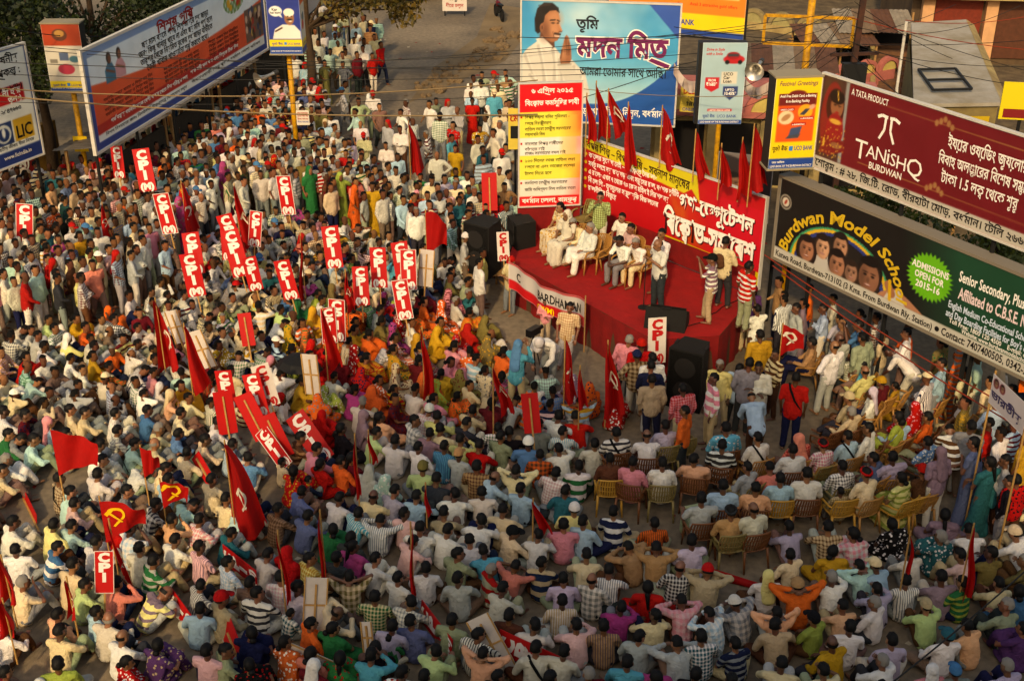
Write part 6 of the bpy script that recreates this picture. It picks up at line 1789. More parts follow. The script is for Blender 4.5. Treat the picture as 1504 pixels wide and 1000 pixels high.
# the crowd goes on a little beyond the frame
scatter([(1525, 700), (1760, 760), (1760, 1010), (1525, 1010)], .7, .58, 900, SITP, .06, None, 60)
scatter([(-60, 1020), (1600, 1020), (1600, 1110), (-60, 1110)], .7, .58, 1500, SITP, .06, None, 90)
scatter([(-260, 480), (-45, 470), (-45, 1010), (-260, 1010)], .7, .56, 1500, SITP, .05, None, 90)
def crowd_mat():
    m = bpy.data.materials.new('crowd_cloth_and_skin'); m.use_nodes = True
    nt = m.node_tree
    def at(n): 
        a_ = nt.nodes.new('ShaderNodeAttribute'); a_.attribute_name = n; return a_
    c1, c2, rs, pt = at('tint'), at('accent'), at('rest'), at('pat')
    cur = c1.outputs['Color']
    for kind, idx in (('hs', 1), ('vs', 2), ('ck', 3), ('pr', 4)):
        r = pattern_nodes(nt, rs.outputs['Vector'], c1.outputs['Color'], c2.outputs['Color'], kind)
        cmp_ = nt.nodes.new('ShaderNodeMath'); cmp_.operation = 'COMPARE'; cmp_.inputs[1].default_value = idx; cmp_.inputs[2].default_value = .3
        nt.links.new(pt.outputs['Fac'], cmp_.inputs[0])
        mx = nt.nodes.new('ShaderNodeMix'); mx.data_type = 'RGBA'
        nt.links.new(cmp_.outputs[0], mx.inputs[0]); nt.links.new(cur, mx.inputs[6]); nt.links.new(r, mx.inputs[7]); cur = mx.outputs[2]
    cloth_finish(nt, cur, rs.outputs['Vector'], .8)
    return m
if CV:
    me = np_mesh('crowd', np.concatenate(CV), np.concatenate(CT_), {'tint': ('FLOAT_COLOR', 'POINT', np.concatenate(CC)), 'accent': ('FLOAT_COLOR', 'POINT', np.concatenate(CA)), 'rest': ('FLOAT_VECTOR', 'POINT', np.concatenate(CR)), 'pat': ('FLOAT', 'POINT', np.concatenate(CP))})
    tag(obj('crowd', me, crowd_mat()), 'dense far crowd of people sitting on the road with standing onlookers behind them', 'crowd', kind='stuff')
print('individuals', len(PEOPLE), 'crowd', NC, 'crowd tris', len(me.polygons), 'chairs', len(CHAIRS), flush=True)

# ------------------------------------------------------------------ labels of the people
PTXT = {'k': 'sitting with knees drawn up', 'k2': 'sitting with knees up and head turned', 'c': 'sitting upright on the road', 'c2': 'sitting cross-legged and looking aside', 'h': 'sitting with both hands behind the head', 'f': 'sitting bent over folded arms',
        'a': 'sitting with one hand at the face', 'b': 'sitting bowed far forward', 't': 'standing with arms down', 'tx': 'standing with arms folded', 'tp': 'standing with a hand on hip', 'tu': 'standing with both hands raised', 'tb': 'bending forward', 'tw': 'walking',
        'g': 'on a plastic chair', 'g2': 'leaning back on a plastic chair', 'g3': 'leaning forward on a plastic chair', 'm': 'speaking at the microphone, hand on hip'}
def base_label(d):
    who = 'child' if d['child'] else ('woman' if d['wear'].startswith('saree') else 'man')
    gar = 'saree' if d['wear'].startswith('saree') else ('kurta' if d['wear'] == 'kurta' else 'shirt')
    s = '%s in %s %s' % (who, (PATW[d['pat']] + ' ' if PATW[d['pat']] else '') + d['top'], gar)
    if d['wear'] == 'saree_veil': s += ' drawn over the head'
    elif d['head']: s += ' and %s %s' % (d['headcol'], {'cap': 'cap', 'towel': 'head towel', 'turban': 'headcloth', 'helmet': 'helmet'}[d['head']])
    elif d['hair'] == 'bald': s += ', balding'
    elif d['haircol'] == 'grey': s += ', grey-haired'
    elif d['bag']: s += ' with %s' % ('backpack' if d['bag'] == 'backpack' else 'shoulder strap')
    s += ' ' + PTXT[d['pose']]
    if d['where'] == 'stage': s += ' on the stage' if 'plastic' not in s else ' on stage'
    return s
def short_look(d):
    gar = 'saree' if d['wear'].startswith('saree') else ('kurta' if d['wear'] == 'kurta' else 'shirt')
    return (PATW[d['pat']] + ' ' if PATW[d['pat']] else '') + d['top'] + ' ' + gar
from collections import Counter
for d in PEOPLE: d['lab'] = base_label(d)
cnt = Counter(d['lab'] for d in PEOPLE)
looks = Counter(short_look(d) for d in PEOPLE)
used = set(l for l in cnt if cnt[l] == 1)
for d in PEOPLE:
    if cnt[d['lab']] == 1: continue
    p_ = d['o'].location
    nb = sorted((e for e in PEOPLE if e is not d and (e['o'].location - p_).length < 2.2 and short_look(e) != short_look(d)), key=lambda e: (looks[short_look(e)] > 3, (e['o'].location - p_).length))
    ptx = PTXT[d['pose']] if len(d['lab'].split()) < 9 else ''
    for e in nb[:6]:
        l = d['lab'] + ' next to ' + short_look(e)
        if len(l.split()) > 16: l = d['lab'].replace(' ' + PTXT[d['pose']], ' sitting' if d['pose'] in 'kk2cc2hfab' else ' seated' if d['pose'][0] == 'g' else ' standing') + ' next to ' + short_look(e)
        if l not in used and len(l.split()) <= 16:
            used.add(l); d['lab2'] = l; break
GRP = {'ground': 'people sitting on the road', 'chair': 'people on plastic chairs', 'stand': 'people standing by the stage', 'stage': 'people on the stage'}
for d in PEOPLE:
    tag(d['o'], d.get('lab2', d['lab']), 'person', GRP[d['where']])
taken = {}
for d in PEOPLE:
    if d.get('chair'): taken[d['chair'].name] = d
def chair_label(o, c_, z):
    d = taken.get(o.name)
    if not d: return 'empty %s plastic armchair with slatted back %s' % (c_, 'on the red stage' if z else 'left free in the rows')
    who = 'woman' if d['wear'].startswith('saree') else 'man'
    ex = ''
    if d['head']: ex = ' and %s %s' % (d['headcol'], {'cap': 'cap', 'towel': 'head towel', 'turban': 'headcloth'}.get(d['head'], 'cap'))
    elif d['hair'] == 'bald': ex = ', balding'
    elif d['haircol'] == 'grey': ex = ', grey-haired'
    elif d['bag']: ex = ' with strap'
    elif d['pose'] == 'g2': ex = ' leaning back'
    elif d['pose'] == 'g3': ex = ' leaning forward'
    return '%s plastic armchair%s under the %s in %s%s' % (c_, ' on stage' if z else '', who, short_look(d), ex)
for o, c_, z in CHAIRS:
    tag(o, chair_label(o, c_, z), 'chair', 'plastic chairs on stage' if z else 'plastic chairs in rows')
# ------------------------------------------------------------------ flags and placards
F('tall red flag hanging limp above the standing onlookers on the road', (600, 180), (610, 258), 22, z=2.6)
F('red flag with white emblem hanging between placards and a man in red', (266, 268), (278, 346), 24, z=2.5, emb='w')
F('red flag hanging beside three overlapping placards', (344, 272), (362, 366), 26, z=2.5, emb='w')
F('broad red flag with white emblem above white back of placard', (228, 440), (240, 548), 44, z=2.4, emb='w')
F('red flag slanting beside white placard back', (270, 478), (292, 574), 30, z=2.4)
F('dark red flag hanging over women beside paired placards', (474, 455), (488, 542), 26, z=2.4)
F('red flag standing straight among women in bright sarees', (620, 483), (626, 586), 22, z=2.4)
F('narrow furled red flag behind narrow placard', (507, 398), (512, 458), 16, z=2.4, emb='w')
F('thin furled red flag on pole among seated men near narrow placard', (441, 345), (442, 446), 9, z=2.4)
F('small red flag just left of leaning placard near men standing', (150, 300), (156, 350), 14, z=2.4, emb='w')
F('red flag leaning by the cameraman in turquoise', (724, 538), (740, 606), 26, z=2.3, emb='w')
F('red flag with white emblem leaning left of the big red flag before stage', (830, 497), (832, 592), 24, z=2.4, emb='w')
F('biggest red flag standing in front of the stage', (893, 503), (890, 612), 40, z=2.5, emb='w')
F('red flag stretched to the right beside the white cap man', (625, 310), (640, 382), 30, z=2.5, mode='spread')
F('slim furled red flag above the orange shirted man', (521, 640), (524, 732), 10, z=2.2)
F('short furled red flag raised in pale green shirt man hand', (541, 634), (548, 680), 12, z=1.6, base=.6)
F('large red flag with white emblem as tall as a seated man, drooping over cream shirts', (330, 650), (352, 792), 66, z=2.4, emb='w')
F('spread red flag on long slanting bamboo pole', (75, 633), (78, 700), 62, z=2.2, mode='spread')
F('red flag with yellow emblem folded in two', (146, 732), (150, 792), 58, z=1.9, mode='spread', emb='y')
F('small red pennant beside man in white bending', (206, 657), (215, 702), 24, z=1.9, mode='spread')
F('red pennant with yellow mark held low over checked shirt', (235, 706), (240, 745), 38, z=1.7, mode='spread', emb='y')
F('red flag with white emblem beside grey-haired man in cream shirt', (2, 818), (8, 884), 34, z=1.9, emb='w')
F('red flag behind the man with white cap in white shirt', (4, 882), (6, 932), 30, z=1.7)
F('small red flag with white emblem rising by green shirted man', (98, 850), (103, 908), 20, z=1.7, emb='w')
F('furled red flag slanting past the plaid pale blue shirt', (160, 765), (196, 885), 10, z=1.9, emb='w')
F('straight furled red flag in front of the white shirt rows', (603, 770), (606, 882), 9, z=2.2)
F('straight furled red flag beside brown backpack', (470, 752), (472, 854), 11, z=2.1)
F('leaning furled red flag beside yellow checked shirt', (408, 782), (424, 886), 10, z=2.1)
F('slim red flag above pale blue shirt and cream cap', (1337, 783), (1332, 842), 9, z=1.9)
F('red flag gathered low on its pole before green striped shirt', (1430, 772), (1412, 880), 15, z=2.1)
F('red flag with white emblem spread beside the yellow pole', (1150, 478), (1152, 524), 30, z=2.4, mode='spread', emb='w')
F('dark red flag dropping behind pale blue shirt man', (783, 735), (796, 782), 22, z=1.5)
F('short furled red flag in pale blue shirt man hand', (625, 712), (628, 756), 9, z=1.5, base=.5)
F('red flag by the pale pink checked shirt beside the flag cluster', (852, 540), (850, 600), 18, z=2.1)
for lab, a_, b_, w_, z_, e_ in (('red flag behind the banner left of the emblem flags', (876, 122), (882, 206), 24, 5.5, None), ('red flag leaning against the blue hoarding', (894, 133), (906, 200), 32, 5.35, 'w'), ('darker red flag crossing the banner top', (923, 153), (918, 252), 24, 5.3, None),
                            ('red flag with big white emblem above the rally banner', (973, 158), (978, 250), 34, 5.35, 'w'), ('red flag above the banner middle beside car sign', (1022, 193), (1026, 262), 22, 5.05, None), ('red flag above the right end of the banner', (1091, 205), (1082, 292), 28, 5.3, None), ('tallest red flag at the right end of the banner', (1108, 185), (1106, 282), 32, 5.75, None), ('short red flag tucked between two longer ones over the banner', (1060, 214), (1058, 276), 22, 5.1, None), ('faded red flag nearest the demand poster', (862, 140), (866, 210), 18, 5.4, None)):
    F(lab, a_, b_, w_, z=z_, emb=e_, base=3.7, group='red flags tied along the banner')
# a furled flag left on the ground and the tricolour
o = tag(MB().tube([tuple(G(1032, 834, .12)), tuple(G(1060, 845, .08)), tuple(G(1118, 862, .06)), tuple(G(1150, 868, .05))], [.05, .09, .07, .02], 7).build('rolled_flag', flagred, smooth=True), 'rolled red flag lying on the road beside the red cap man', 'flag')
o = empty('tricolour_flag', G(1489, 690), 0, 'saffron, white and green flag hanging on a pole beside the purple lettered cloth banner', 'flag')
MB().tube([(0, 0, 0), (.02, 0, 3.0)], .02, 6).build('pole', bamboo, o)
for k, c_ in enumerate(((.85, .36, .06), (.80, .78, .72), (.08, .42, .15))):
    v = [(-.16 + .14 * t + .10 * k * 0 + .03 * math.sin(5 * t + z_ * 6), -.05 + .06 * math.sin(6 * t + k), 2.85 - .9 * z_ - (2 - k) * .0) for z_ in [j / 6 for j in range(7)] for t in (0, .5, 1)]
    v = [(x + .11 * (k - 1), y, z) for x, y, z in v]
    MB().add(v, [(j * 3 + i_, j * 3 + i_ + 1, j * 3 + i_ + 4, j * 3 + i_ + 3) for j in range(6) for i_ in range(2)]).build('cloth_band', mat('tri_%d' % k, c_, .8), o, smooth=True)

P_ = [((36, 330), 52, -6, 1.7, 'half hidden among standing men below insurance board'), ((173, 238), 40, 4, 2.3, 'near the wall under the long health board'), ((212, 250), 54, 6, 2.3, 'below the lower end of the health board'), ((243, 314), 54, 8, 2.2, 'raised by man in red'),
      ((334, 356), 46, 6, 1.7, 'lowest behind the overlapping pair'), ((340, 345), 56, 18, 1.9, 'leaning most among the overlapping trio'), ((346, 372), 62, 14, 1.7, 'in front of the overlapping trio'), ((375, 336), 46, -2, 1.9, 'small one beside red flag'),
      ((420, 287), 52, 6, 2.1, 'behind the small placard on the standing row edge'), ((284, 372), 54, 4, 1.8, 'behind another of the same slant'), ((283, 404), 58, 6, 1.7, 'in front of its twin'), ((371, 402), 46, 8, 1.6, 'tilted just below the trio'), ((421, 411), 54, 12, 1.6, 'tilted beside thin furled flag'),
      ((488, 363), 56, 5, 1.8, 'alone above seated men in white'), ((530, 420), 52, 2, 1.7, 'smallest print with wide margin'), ((556, 393), 54, 3, 1.8, 'upright between narrow one and pair'), ((600, 396), 54, 2, 1.8, 'half hidden behind another'), ((590, 385), 54, 5, 1.9, 'covering another just behind it'),
      ((591, 440), 54, 8, 1.5, 'above women, under the covering pair'), ((483, 478), 50, 0, 1.5, 'behind its neighbour over women'), ((495, 470), 58, 0, 1.6, 'over women beside dark red flag'), ((332, 572), 54, 4, 1.3, 'upright just above a plain red back'), ((376, 580), 58, 12, 1.4, 'narrow, beside the white one'),
      ((153, 840), 58, -6, 1.3, 'tall among seated men beside salmon shirt')]
for px_, h_, t_, z_, wh in P_:
    Pl('red placard with white letters ' + wh, px_, h_, t_, z_, 'F', 'red', txt='CPI' if wh.startswith(('tall among', 'half hidden among')) else 'CPIM')
Pl('white placard with red letters next to narrow red one', (390, 566), 58, 10, 1.5, 'F', 'white')
Pl('tall white placard with red letters standing at the stage front by monitor', (965, 500), 62, -2, 1.6, 'F', 'white')
Pl('white placard with red letters by the tall loudspeaker', (739, 362), 40, 2, 1.9, 'F', 'white')
for px_, h_, t_, z_, wh in (((331, 606), 60, 2, 1.1, 'upright above seated man in white'), ((372, 612), 66, 24, 1.1, 'leaning hard with long stick'), ((405, 640), 62, 22, 1.0, 'leaning beside the fallen lettered one'), ((780, 607), 56, 6, 1.2, 'in front of seated men near the big flag'), ((719, 282), 50, 0, 2.1, 'held high beside the demand poster'), ((362, 484), 44, 6, 1.3, 'alone among men in white')):
    Pl('plain red back of a placard ' + wh, px_, h_, t_, z_, 'B', 'red')
for px_, h_, t_, z_, wh in (((297, 513), 52, 22, 1.3, 'leaning over seated men'), ((259, 480), 44, 18, 1.3, 'thin, behind broad red flag'), ((457, 550), 56, 6, 1.3, 'next to dark umbrella'), ((626, 394), 50, -2, 1.6, 'with cross batten beside spread red flag')):
    Pl('white back of a placard ' + wh, px_, h_, t_, z_, 'B', 'whiteback')
# lowered or lying ones
Pl('red lettered placard lying diagonally beside man in pink', (455, 642), 60, 36, .8, 'F', 'red', lie=15, stick=False)
Pl('red lettered placard lowered in front of cream shirted boy', (402, 658), 50, 48, .8, 'F', 'red', lie=12)
Pl('red board lying flat on a bare patch of road', (43, 748), 56, 82, .05, 'B', 'red', lie=60)
Pl('red board resting low between cream shirts', (298, 688), 36, 50, .5, 'B', 'red', lie=20)
Pl('red board lying low behind woman in navy saree', (348, 962), 78, 66, .25, 'B', 'red', lie=35)
for px_, h_, t_, z_, wh in (((262, 892), 46, 66, .35, 'edge-on behind striped pale yellow shirt'), ((352, 832), 62, 88, .4, 'flat behind off-white shirt'), ((778, 962), 78, 82, .4, 'flat before man with shoulder strap'), ((640, 924), 70, 84, .4, 'flat behind slate blue shirt')):
    Pl('red placard with white edge lying ' + wh, px_, h_, t_, z_, 'F', 'red', lie=38, stick=False)
for px_, h_, t_, z_, wh in (((463, 888), 60, -6, .7, 'upright before lilac shirt'), ((722, 946), 66, 32, .5, 'slanting beside vertical striped shirt'), ((455, 972), 62, 66, .4, 'low behind woman in orange printed saree'), ((540, 936), 34, 16, .5, 'small behind the child in green')):
    Pl('white back of a placard ' + wh, px_, h_, t_, z_, 'B', 'whiteback', lie=10)
# dark umbrella
p_ = G(440, 535, .9)
o = empty('umbrella', (p_.x, p_.y, .0), 0, 'open black umbrella tilted over seated women', 'umbrella')
nb = 10; v = [(0, 0, .28)]
for r_, z_ in ((.25, .22), (.45, .08), (.56, -.06)): v += [(r_ * math.cos(2 * math.pi * k / nb), r_ * math.sin(2 * math.pi * k / nb), z_ - (.05 if k % 2 and r_ > .5 else 0)) for k in range(nb)]
f_ = [(0, 1 + k, 1 + (k + 1) % nb) for k in range(nb)] + [(1 + j * nb + k, 1 + (j + 1) * nb + k, 1 + (j + 1) * nb + (k + 1) % nb, 1 + j * nb + (k + 1) % nb) for j in range(2) for k in range(nb)]
c_ = MB().add(v, f_).build('canopy', mat('umbrella_black', (.05, .045, .045), .7), o); c_.location.z = .9; c_.rotation_euler = (math.radians(-12), math.radians(8), 0)
MB().tube([(0, 0, .3), (0, 0, 1.15)], .01, 6).build('shaft', steel_dark, o)
# video camera on a tripod by the turquoise cameraman
p_ = G(783, 560)
o = empty('video_camera', (p_.x, p_.y, 0), math.radians(-40), 'black video camera on tripod facing the stage', 'camera')
for k in range(3): MB().tube([(0, 0, 1.25), (.35 * math.cos(k * 2.1), .35 * math.sin(k * 2.1), 0)], .016, 6).build('leg', steel_dark, o)
MB().box((-.08, -.2, 1.28), (.08, .18, 1.46)).build('body', mat('camera_black', (.05, .05, .055), .4), o); MB().disc((0, .18, 1.37), .055, .14, 14, axis='y').build('lens', MATS['camera_black'], o)
# cloth banner, right edge
a_, c_ = PY(1460, 548, 20.6), PY(1512, 590, 19.4)
o = empty('cloth_banner', (a_.x, a_.y, 0), math.atan2(c_.y - a_.y, c_.x - a_.x), 'small white cloth banner with purple lettering hanging under the school board', 'banner')
wd = math.hypot(c_.x - a_.x, c_.y - a_.y)
pr = Print(wd, .62, .02); pr.rect(0, 0, wd, .62, hexc('b8b0b4'))
for x in (.14, .36): pr.ell(x, .47, .10, .10, hexc('7a2a38')); pr.face(x, .47, .065, (.5, .33, .24), (.1, .07, .06))
s_ = pr.build(o, 0); s_.location.z = a_.z - .62
letters(s_, 'ভারতীয়', .06, .16, .22, hexc('2c2350'), bold=.02, fit=wd * .85)
for x in (0, wd): MB().tube([(x, .03, 0), (x, .03, a_.z + .05)], .02, 6).build('pole', bamboo, o)
# ------------------------------------------------------------------ trees and plants
def leaf_mat(name, a_, b_):
    if name in MATS: return MATS[name]
    m = bpy.data.materials.new(name); m.use_nodes = True
    nt = m.node_tree; b = nt.nodes['Principled BSDF']
    at = nt.nodes.new('ShaderNodeAttribute'); at.attribute_name = 'leafmix'
    mx = nt.nodes.new('ShaderNodeMix'); mx.data_type = 'RGBA'
    nt.links.new(at.outputs['Fac'], mx.inputs[0]); mx.inputs[6].default_value = (*lin(a_), 1); mx.inputs[7].default_value = (*lin(b_), 1)
    nt.links.new(mx.outputs[2], b.inputs['Base Color']); b.inputs['Roughness'].default_value = .6
    tr = nt.nodes.new('ShaderNodeBsdfTranslucent'); nt.links.new(mx.outputs[2], tr.inputs['Color'])
    ms = nt.nodes.new('ShaderNodeMixShader'); ms.inputs[0].default_value = .25
    nt.links.new(b.outputs[0], ms.inputs[1]); nt.links.new(tr.outputs[0], ms.inputs[2]); nt.links.new(ms.outputs[0], nt.nodes['Material Output'].inputs['Surface'])
    MATS[name] = m
    return m
bark = mat('bark', (.24, .18, .12), .9, var=.25, scale=6, bump=.6, bscale=18)
def leaves(parent, clumps, n, size, m, seed, name='crown'):
    """leaf blades spread through clumps (centre, radius)"""
    r = np.random.RandomState(seed)
    V, K = [], []
    w = np.array([c[1] ** 2 for c in clumps]); w = w / w.sum()
    idx = r.choice(len(clumps), n, p=w)
    C = np.array([c[0] for c in clumps])[idx]; R = np.array([c[1] for c in clumps])[idx]
    d = r.normal(size=(n, 3)); d /= np.linalg.norm(d, axis=1, keepdims=True)
    P = C + d * (R * r.uniform(.35, 1.05, n) ** .6)[:, None] * (1, 1, .75)
    a = r.normal(size=(n, 3)); a[:, 2] -= .35; a /= np.linalg.norm(a, axis=1, keepdims=True)
    b = np.cross(a, r.normal(size=(n, 3))); b /= np.linalg.norm(b, axis=1, keepdims=True)
    s = size * r.uniform(.6, 1.4, n)[:, None]
    q0, q1, q2, q3 = P, P + a * s * .5 + b * s * .28, P + a * s, P + a * s * .5 - b * s * .28
    V = np.stack([q0, q1, q2, q3], 1).reshape(-1, 3)
    T = np.arange(4 * n).reshape(-1, 4)
    k = np.clip(r.uniform(0, 1, n) * .7 + .3 * r.uniform(0, 1, len(clumps))[idx], 0, 1)
    me = np_mesh(name, V, T, {'leafmix': ('FLOAT', 'POINT', np.repeat(k, 4))}, smooth=False)
    return obj(name, me, m, parent)
def tree(name, label, loc, h, r, n, seed, m, size=.17, group=None, nclump=16, squash=.7, off=0.0):
    q2 = random.Random(seed)
    o = empty(name, loc, 0, label, 'tree', group)
    th = h * .45
    MB().tube([(0, 0, 0), (.1, .05, th * .5), (.0, .1, th), (.1, 0, h * .8)], [.22, .17, .13, .05], 9).build('trunk', bark, o, smooth=True)
    cl = []
    for k in range(nclump):
        a_ = q2.uniform(0, 6.28); rr = r * math.sqrt(q2.random()) * .85; z = h * .62 + q2.uniform(-1, 1) * r * squash * (1 - .5 * rr / r)
        c_ = Vector((rr * math.cos(a_) + off, rr * math.sin(a_), z)); cl.append((c_, r * q2.uniform(.24, .42)))
        if k % 2 == 0: MB().tube([(0, .08, th * .9), tuple(c_ * .6 + Vector((0, 0, th * .45))), tuple(c_)], [.07, .045, .015], 5).build('branch', bark, o)
    leaves(o, cl, n, size, m, seed)
    return o
dark_leaf = leaf_mat('leaf_dark', (.07, .11, .035), (.17, .22, .06)); mid_leaf = leaf_mat('leaf_mid', (.13, .20, .05), (.32, .36, .10)); dry_leaf = leaf_mat('leaf_warm', (.22, .24, .07), (.46, .36, .12))
for k, (x, y, h, r, lab) in enumerate(((-18.5, 40.5, 8.0, 3.6, 'broad dark tree behind the insurance board'), (-15.5, 46.5, 8.2, 3.6, 'dense dark tree behind the low end of the health board'), (-13.2, 53, 8.0, 3.4, 'dark tree behind the middle of the health board'), (-12.2, 60, 8.0, 3.6, 'dark tree behind the far end of the health board'), (-22, 49, 9.0, 4.5, 'large dark tree farthest back on the left'))):
    tree('roadside_tree', lab, (x, y, 0), h, r, 7500, 11 + k, dark_leaf, .20, 'trees along the left roadside')
tree('roadside_tree', 'bright leafed tree with branches over the top of the health board', (-15.6, 40.6, 0), 7.6, 1.9, 2600, 31, mid_leaf, .18, 'trees along the left roadside')
tree('roadside_tree', 'tall tree whose crown overhangs the insurance board', (-16.2, 31.2, 0), 14.5, 3.0, 5200, 33, mid_leaf, .2, 'trees along the left roadside')
tree('roadside_tree', 'warm green tree leaning over the farther pipe railing', (-7.9, 48.4, 0), 8.0, 2.3, 3600, 32, dry_leaf, .20, 'trees along the left roadside', off=3.0)
for k, (x, y, h, r, lab) in enumerate(((11.6, 28.5, 4.6, 2.0, 'green bush tree seen between the maroon and the black boards'), (13.4, 25.6, 4.4, 2.0, 'leafy bush tree behind the right end of the school board'), (9.6, 31.8, 3.8, 1.4, 'thin yellowish shrub by the yellow sign pole'), (15.5, 31.5, 4.6, 2.2, 'dark shrub behind the maroon hoarding'))):
    tree('shrub_tree', lab, (x, y, 0), h, r, 4200, 41 + k, mid_leaf if k != 3 else dark_leaf, .15, 'shrubs behind the right boards')

# ------------------------------------------------------------------ left roadside: railing, stalls
railm = mat('railing_paint', (.55, .55, .52), .6, two=(.32, .34, .36), scale=5); railb = mat('railing_blue', (.20, .30, .42), .6)
def railing(label, a_, b_, h=1.05, step=.28):
    a_, b_ = Vector((a_[0], a_[1], 0)), Vector((b_[0], b_[1], 0))
    w = (b_ - a_).length
    o = empty('railing', a_, math.atan2(b_.y - a_.y, b_.x - a_.x), label, 'railing')
    for z in (.15, .6, h): MB().box((0, -.02, z - .02), (w, .02, z + .02)).build('rail', railm, o)
    n_ = int(w / step)
    me = MB().box((-.012, -.012, .15), (.012, .012, h - .02)).mesh('baluster'); me.materials.append(railm)
    for k in range(n_ + 1):
        if k % 6 == 0:
            MB().box((k * step - .04, -.04, 0), (k * step + .04, .04, h + .12)).build('post', railb, o)
        else:
            c_ = bpy.data.objects.new('baluster', me); COL.objects.link(c_); c_.parent = o; c_.location = (k * step, 0, 0)
    return o
railing('grey pipe railing below the health board at the road edge', (-11.3, 36.5), (-9.0, 46.0))
railing('grey pipe railing farther up the left side of the road', (-8.7, 47.2), (-7.6, 57.5))
tin = mat('tin_roof', (.45, .42, .38), .6, metal=.2, two=(.30, .26, .22), scale=2.5, bump=.4, bscale=3)
def stall(label, loc, rz, w, d, h, cloth):
    o = empty('market_stall', loc, rz, label, 'stall', 'stalls under the health board')
    mb = MB(); v = []; f = []
    nx = 24
    for j in range(2):
        for i_ in range(nx + 1):
            v.append((-w / 2 - .2 + (w + .4) * i_ / nx, (-d / 2 - .35, d / 2 + .2)[j], h + .35 * j + .03 * (i_ % 2)))
    f = [(i_, i_ + 1, i_ + nx + 2, i_ + nx + 1) for i_ in range(nx)]
    mb.add(v, f).build('roof', tin, o)
    for sx in (-1, 1):
        for sy in (-1, 1): MB().bar((sx * w / 2, sy * d / 2, 0), (sx * w / 2, sy * d / 2, h + (.3 if sy > 0 else -.03)), .08).build('post', wood, o)
    MB().box((-w / 2, d / 2 - .05, 0), (w / 2, d / 2, h)).build('back_wall', mat('stall_wall', (.20, .17, .13), .9, var=.2), o)
    MB().box((-w / 2 + .1, -d / 2, 0), (w / 2 - .1, -d / 2 + .6, .8)).build('counter', mat('stall_counter', (.34, .26, .18), .85, var=.2), o)
    for k in range(7):
        MB().box((-w / 2 + .2 + k * w / 7.6, -.2, 1.0), (-w / 2 + .2 + k * w / 7.6 + .25, -.16, 1.75)).build('hung_cloth', mat('hung_%d' % ((k + cloth) % 6), [(.62, .12, .10), (.78, .70, .52), (.16, .36, .50), (.74, .40, .12), (.30, .12, .30), (.70, .66, .60)][(k + cloth) % 6], .9), o)
    for k in range(5):
        MB().disc((-w / 2 + .3 + k * w / 5.5, -d / 2 + .3, .8), .14, .16, 10).build('basket', mat('basket', (.46, .32, .16), .9), o)
    return o
for k, (x, y) in enumerate(((-12.6, 38.6), (-11.8, 42.0), (-10.9, 45.4), (-10.4, 49.5), (-10.0, 53.6))):
    stall(('tin roofed stall by the insurance board', 'tin roofed stall under the low end of health board', 'tin roofed stall under the middle of health board', 'tin roofed stall under the far end of health board', 'tin roofed stall beyond the kiosk sign')[k], (x, y, 0), math.radians(-104), 3.0, 1.8, 2.2, k)
# painted wall behind the insurance board
o = empty('boundary_wall', (-17, 38.5, 0), math.radians(62), 'ochre painted low wall with red notice under the insurance board', 'wall')
MB().box((-6, 0, 0), (3.2, .25, 1.9)).build('wall', mat('ochre_wall', (.52, .38, .12), .9, two=(.28, .20, .10), scale=2), o); MB().box((.5, -.03, .5), (2.0, 0, 1.4)).build('notice', mat('red_notice', (.45, .06, .06), .7), o)
letters(o, 'CPI(M)', .6, .75, .45, WHT, y=-.04, fit=1.2, bold=.03)

# ------------------------------------------------------------------ far road: sign board, motorcycle, small van
p_ = G(668, 24); o = empty('road_sign', p_, 0, 'small white board standing on the far road', 'sign')
MB().box((-.62, 0, .25), (.62, .05, 1.35)).build('panel', prw, o)
for sx in (-.5, .5): MB().bar((sx, .03, 0), (sx, .03, .25), .06).build('leg', steel_dark, o)
letters(o, 'থামুন', -.4, .8, .34, BLK, y=-.008, fit=.8); letters(o, 'ধীরে চলুন', -.45, .45, .24, hexc('a02020'), y=-.008, fit=.9)
def motorcycle(loc, rz):
    o = empty('motorcycle', loc, rz, 'dark motorcycle parked by the white post of blue hoarding', 'motorcycle')
    for y in (-.62, .62):
        t = MB()
        pts = [(0, y + .28 * math.cos(a_), .30 + .28 * math.sin(a_)) for a_ in [2 * math.pi * k / 18 for k in range(19)]]
        w_ = t.tube(pts, .05, 8).build('wheel', mat('tyre', (.04, .04, .04), .9), o); MB().disc((-.03, y, .3), .2, .06, 14, axis='x').build('hub', steel_dark, w_)
    MB().tube([(0, .62, .30), (0, .42, .95)], .035, 8).build('fork', steel_dark, o); MB().tube([(-.35, .38, 1.0), (0, .44, .96), (.35, .38, 1.0)], .02, 6).build('handlebar', steel_dark, o)
    v, f = cap((0, .05, .72), (0, .34, .78), .13, .10); MB().add(v, f).build('tank', mat('tank_red', (.35, .04, .04), .3), o, smooth=True)
    v, f = cap((0, -.55, .78), (0, .0, .74), .09, .10, 1.2, .6); MB().add(v, f).build('seat', mat('seat_black', (.04, .04, .04), .6), o, smooth=True)
    MB().box((-.13, -.15, .3), (.13, .25, .62)).build('engine', steel_dark, o); MB().tube([(0, -.62, .3), (0, -.1, .4), (0, .2, .4)], .04, 6).build('frame', steel_dark, o); MB().disc((0, .5, .88), .09, .06, 12, axis='y').build('headlight', mat('lamp_glass', (.7, .7, .66), .2), o)
motorcycle(G(733, 28), math.radians(15))
p_ = G(640, 6); o = empty('delivery_van', (p_.x - .6, p_.y + 1.2, 0), math.radians(-60), 'cream van standing at the top of the road beside leaves', 'van')
vm = mat('van_paint', (.72, .66, .50), .35, var=.05)
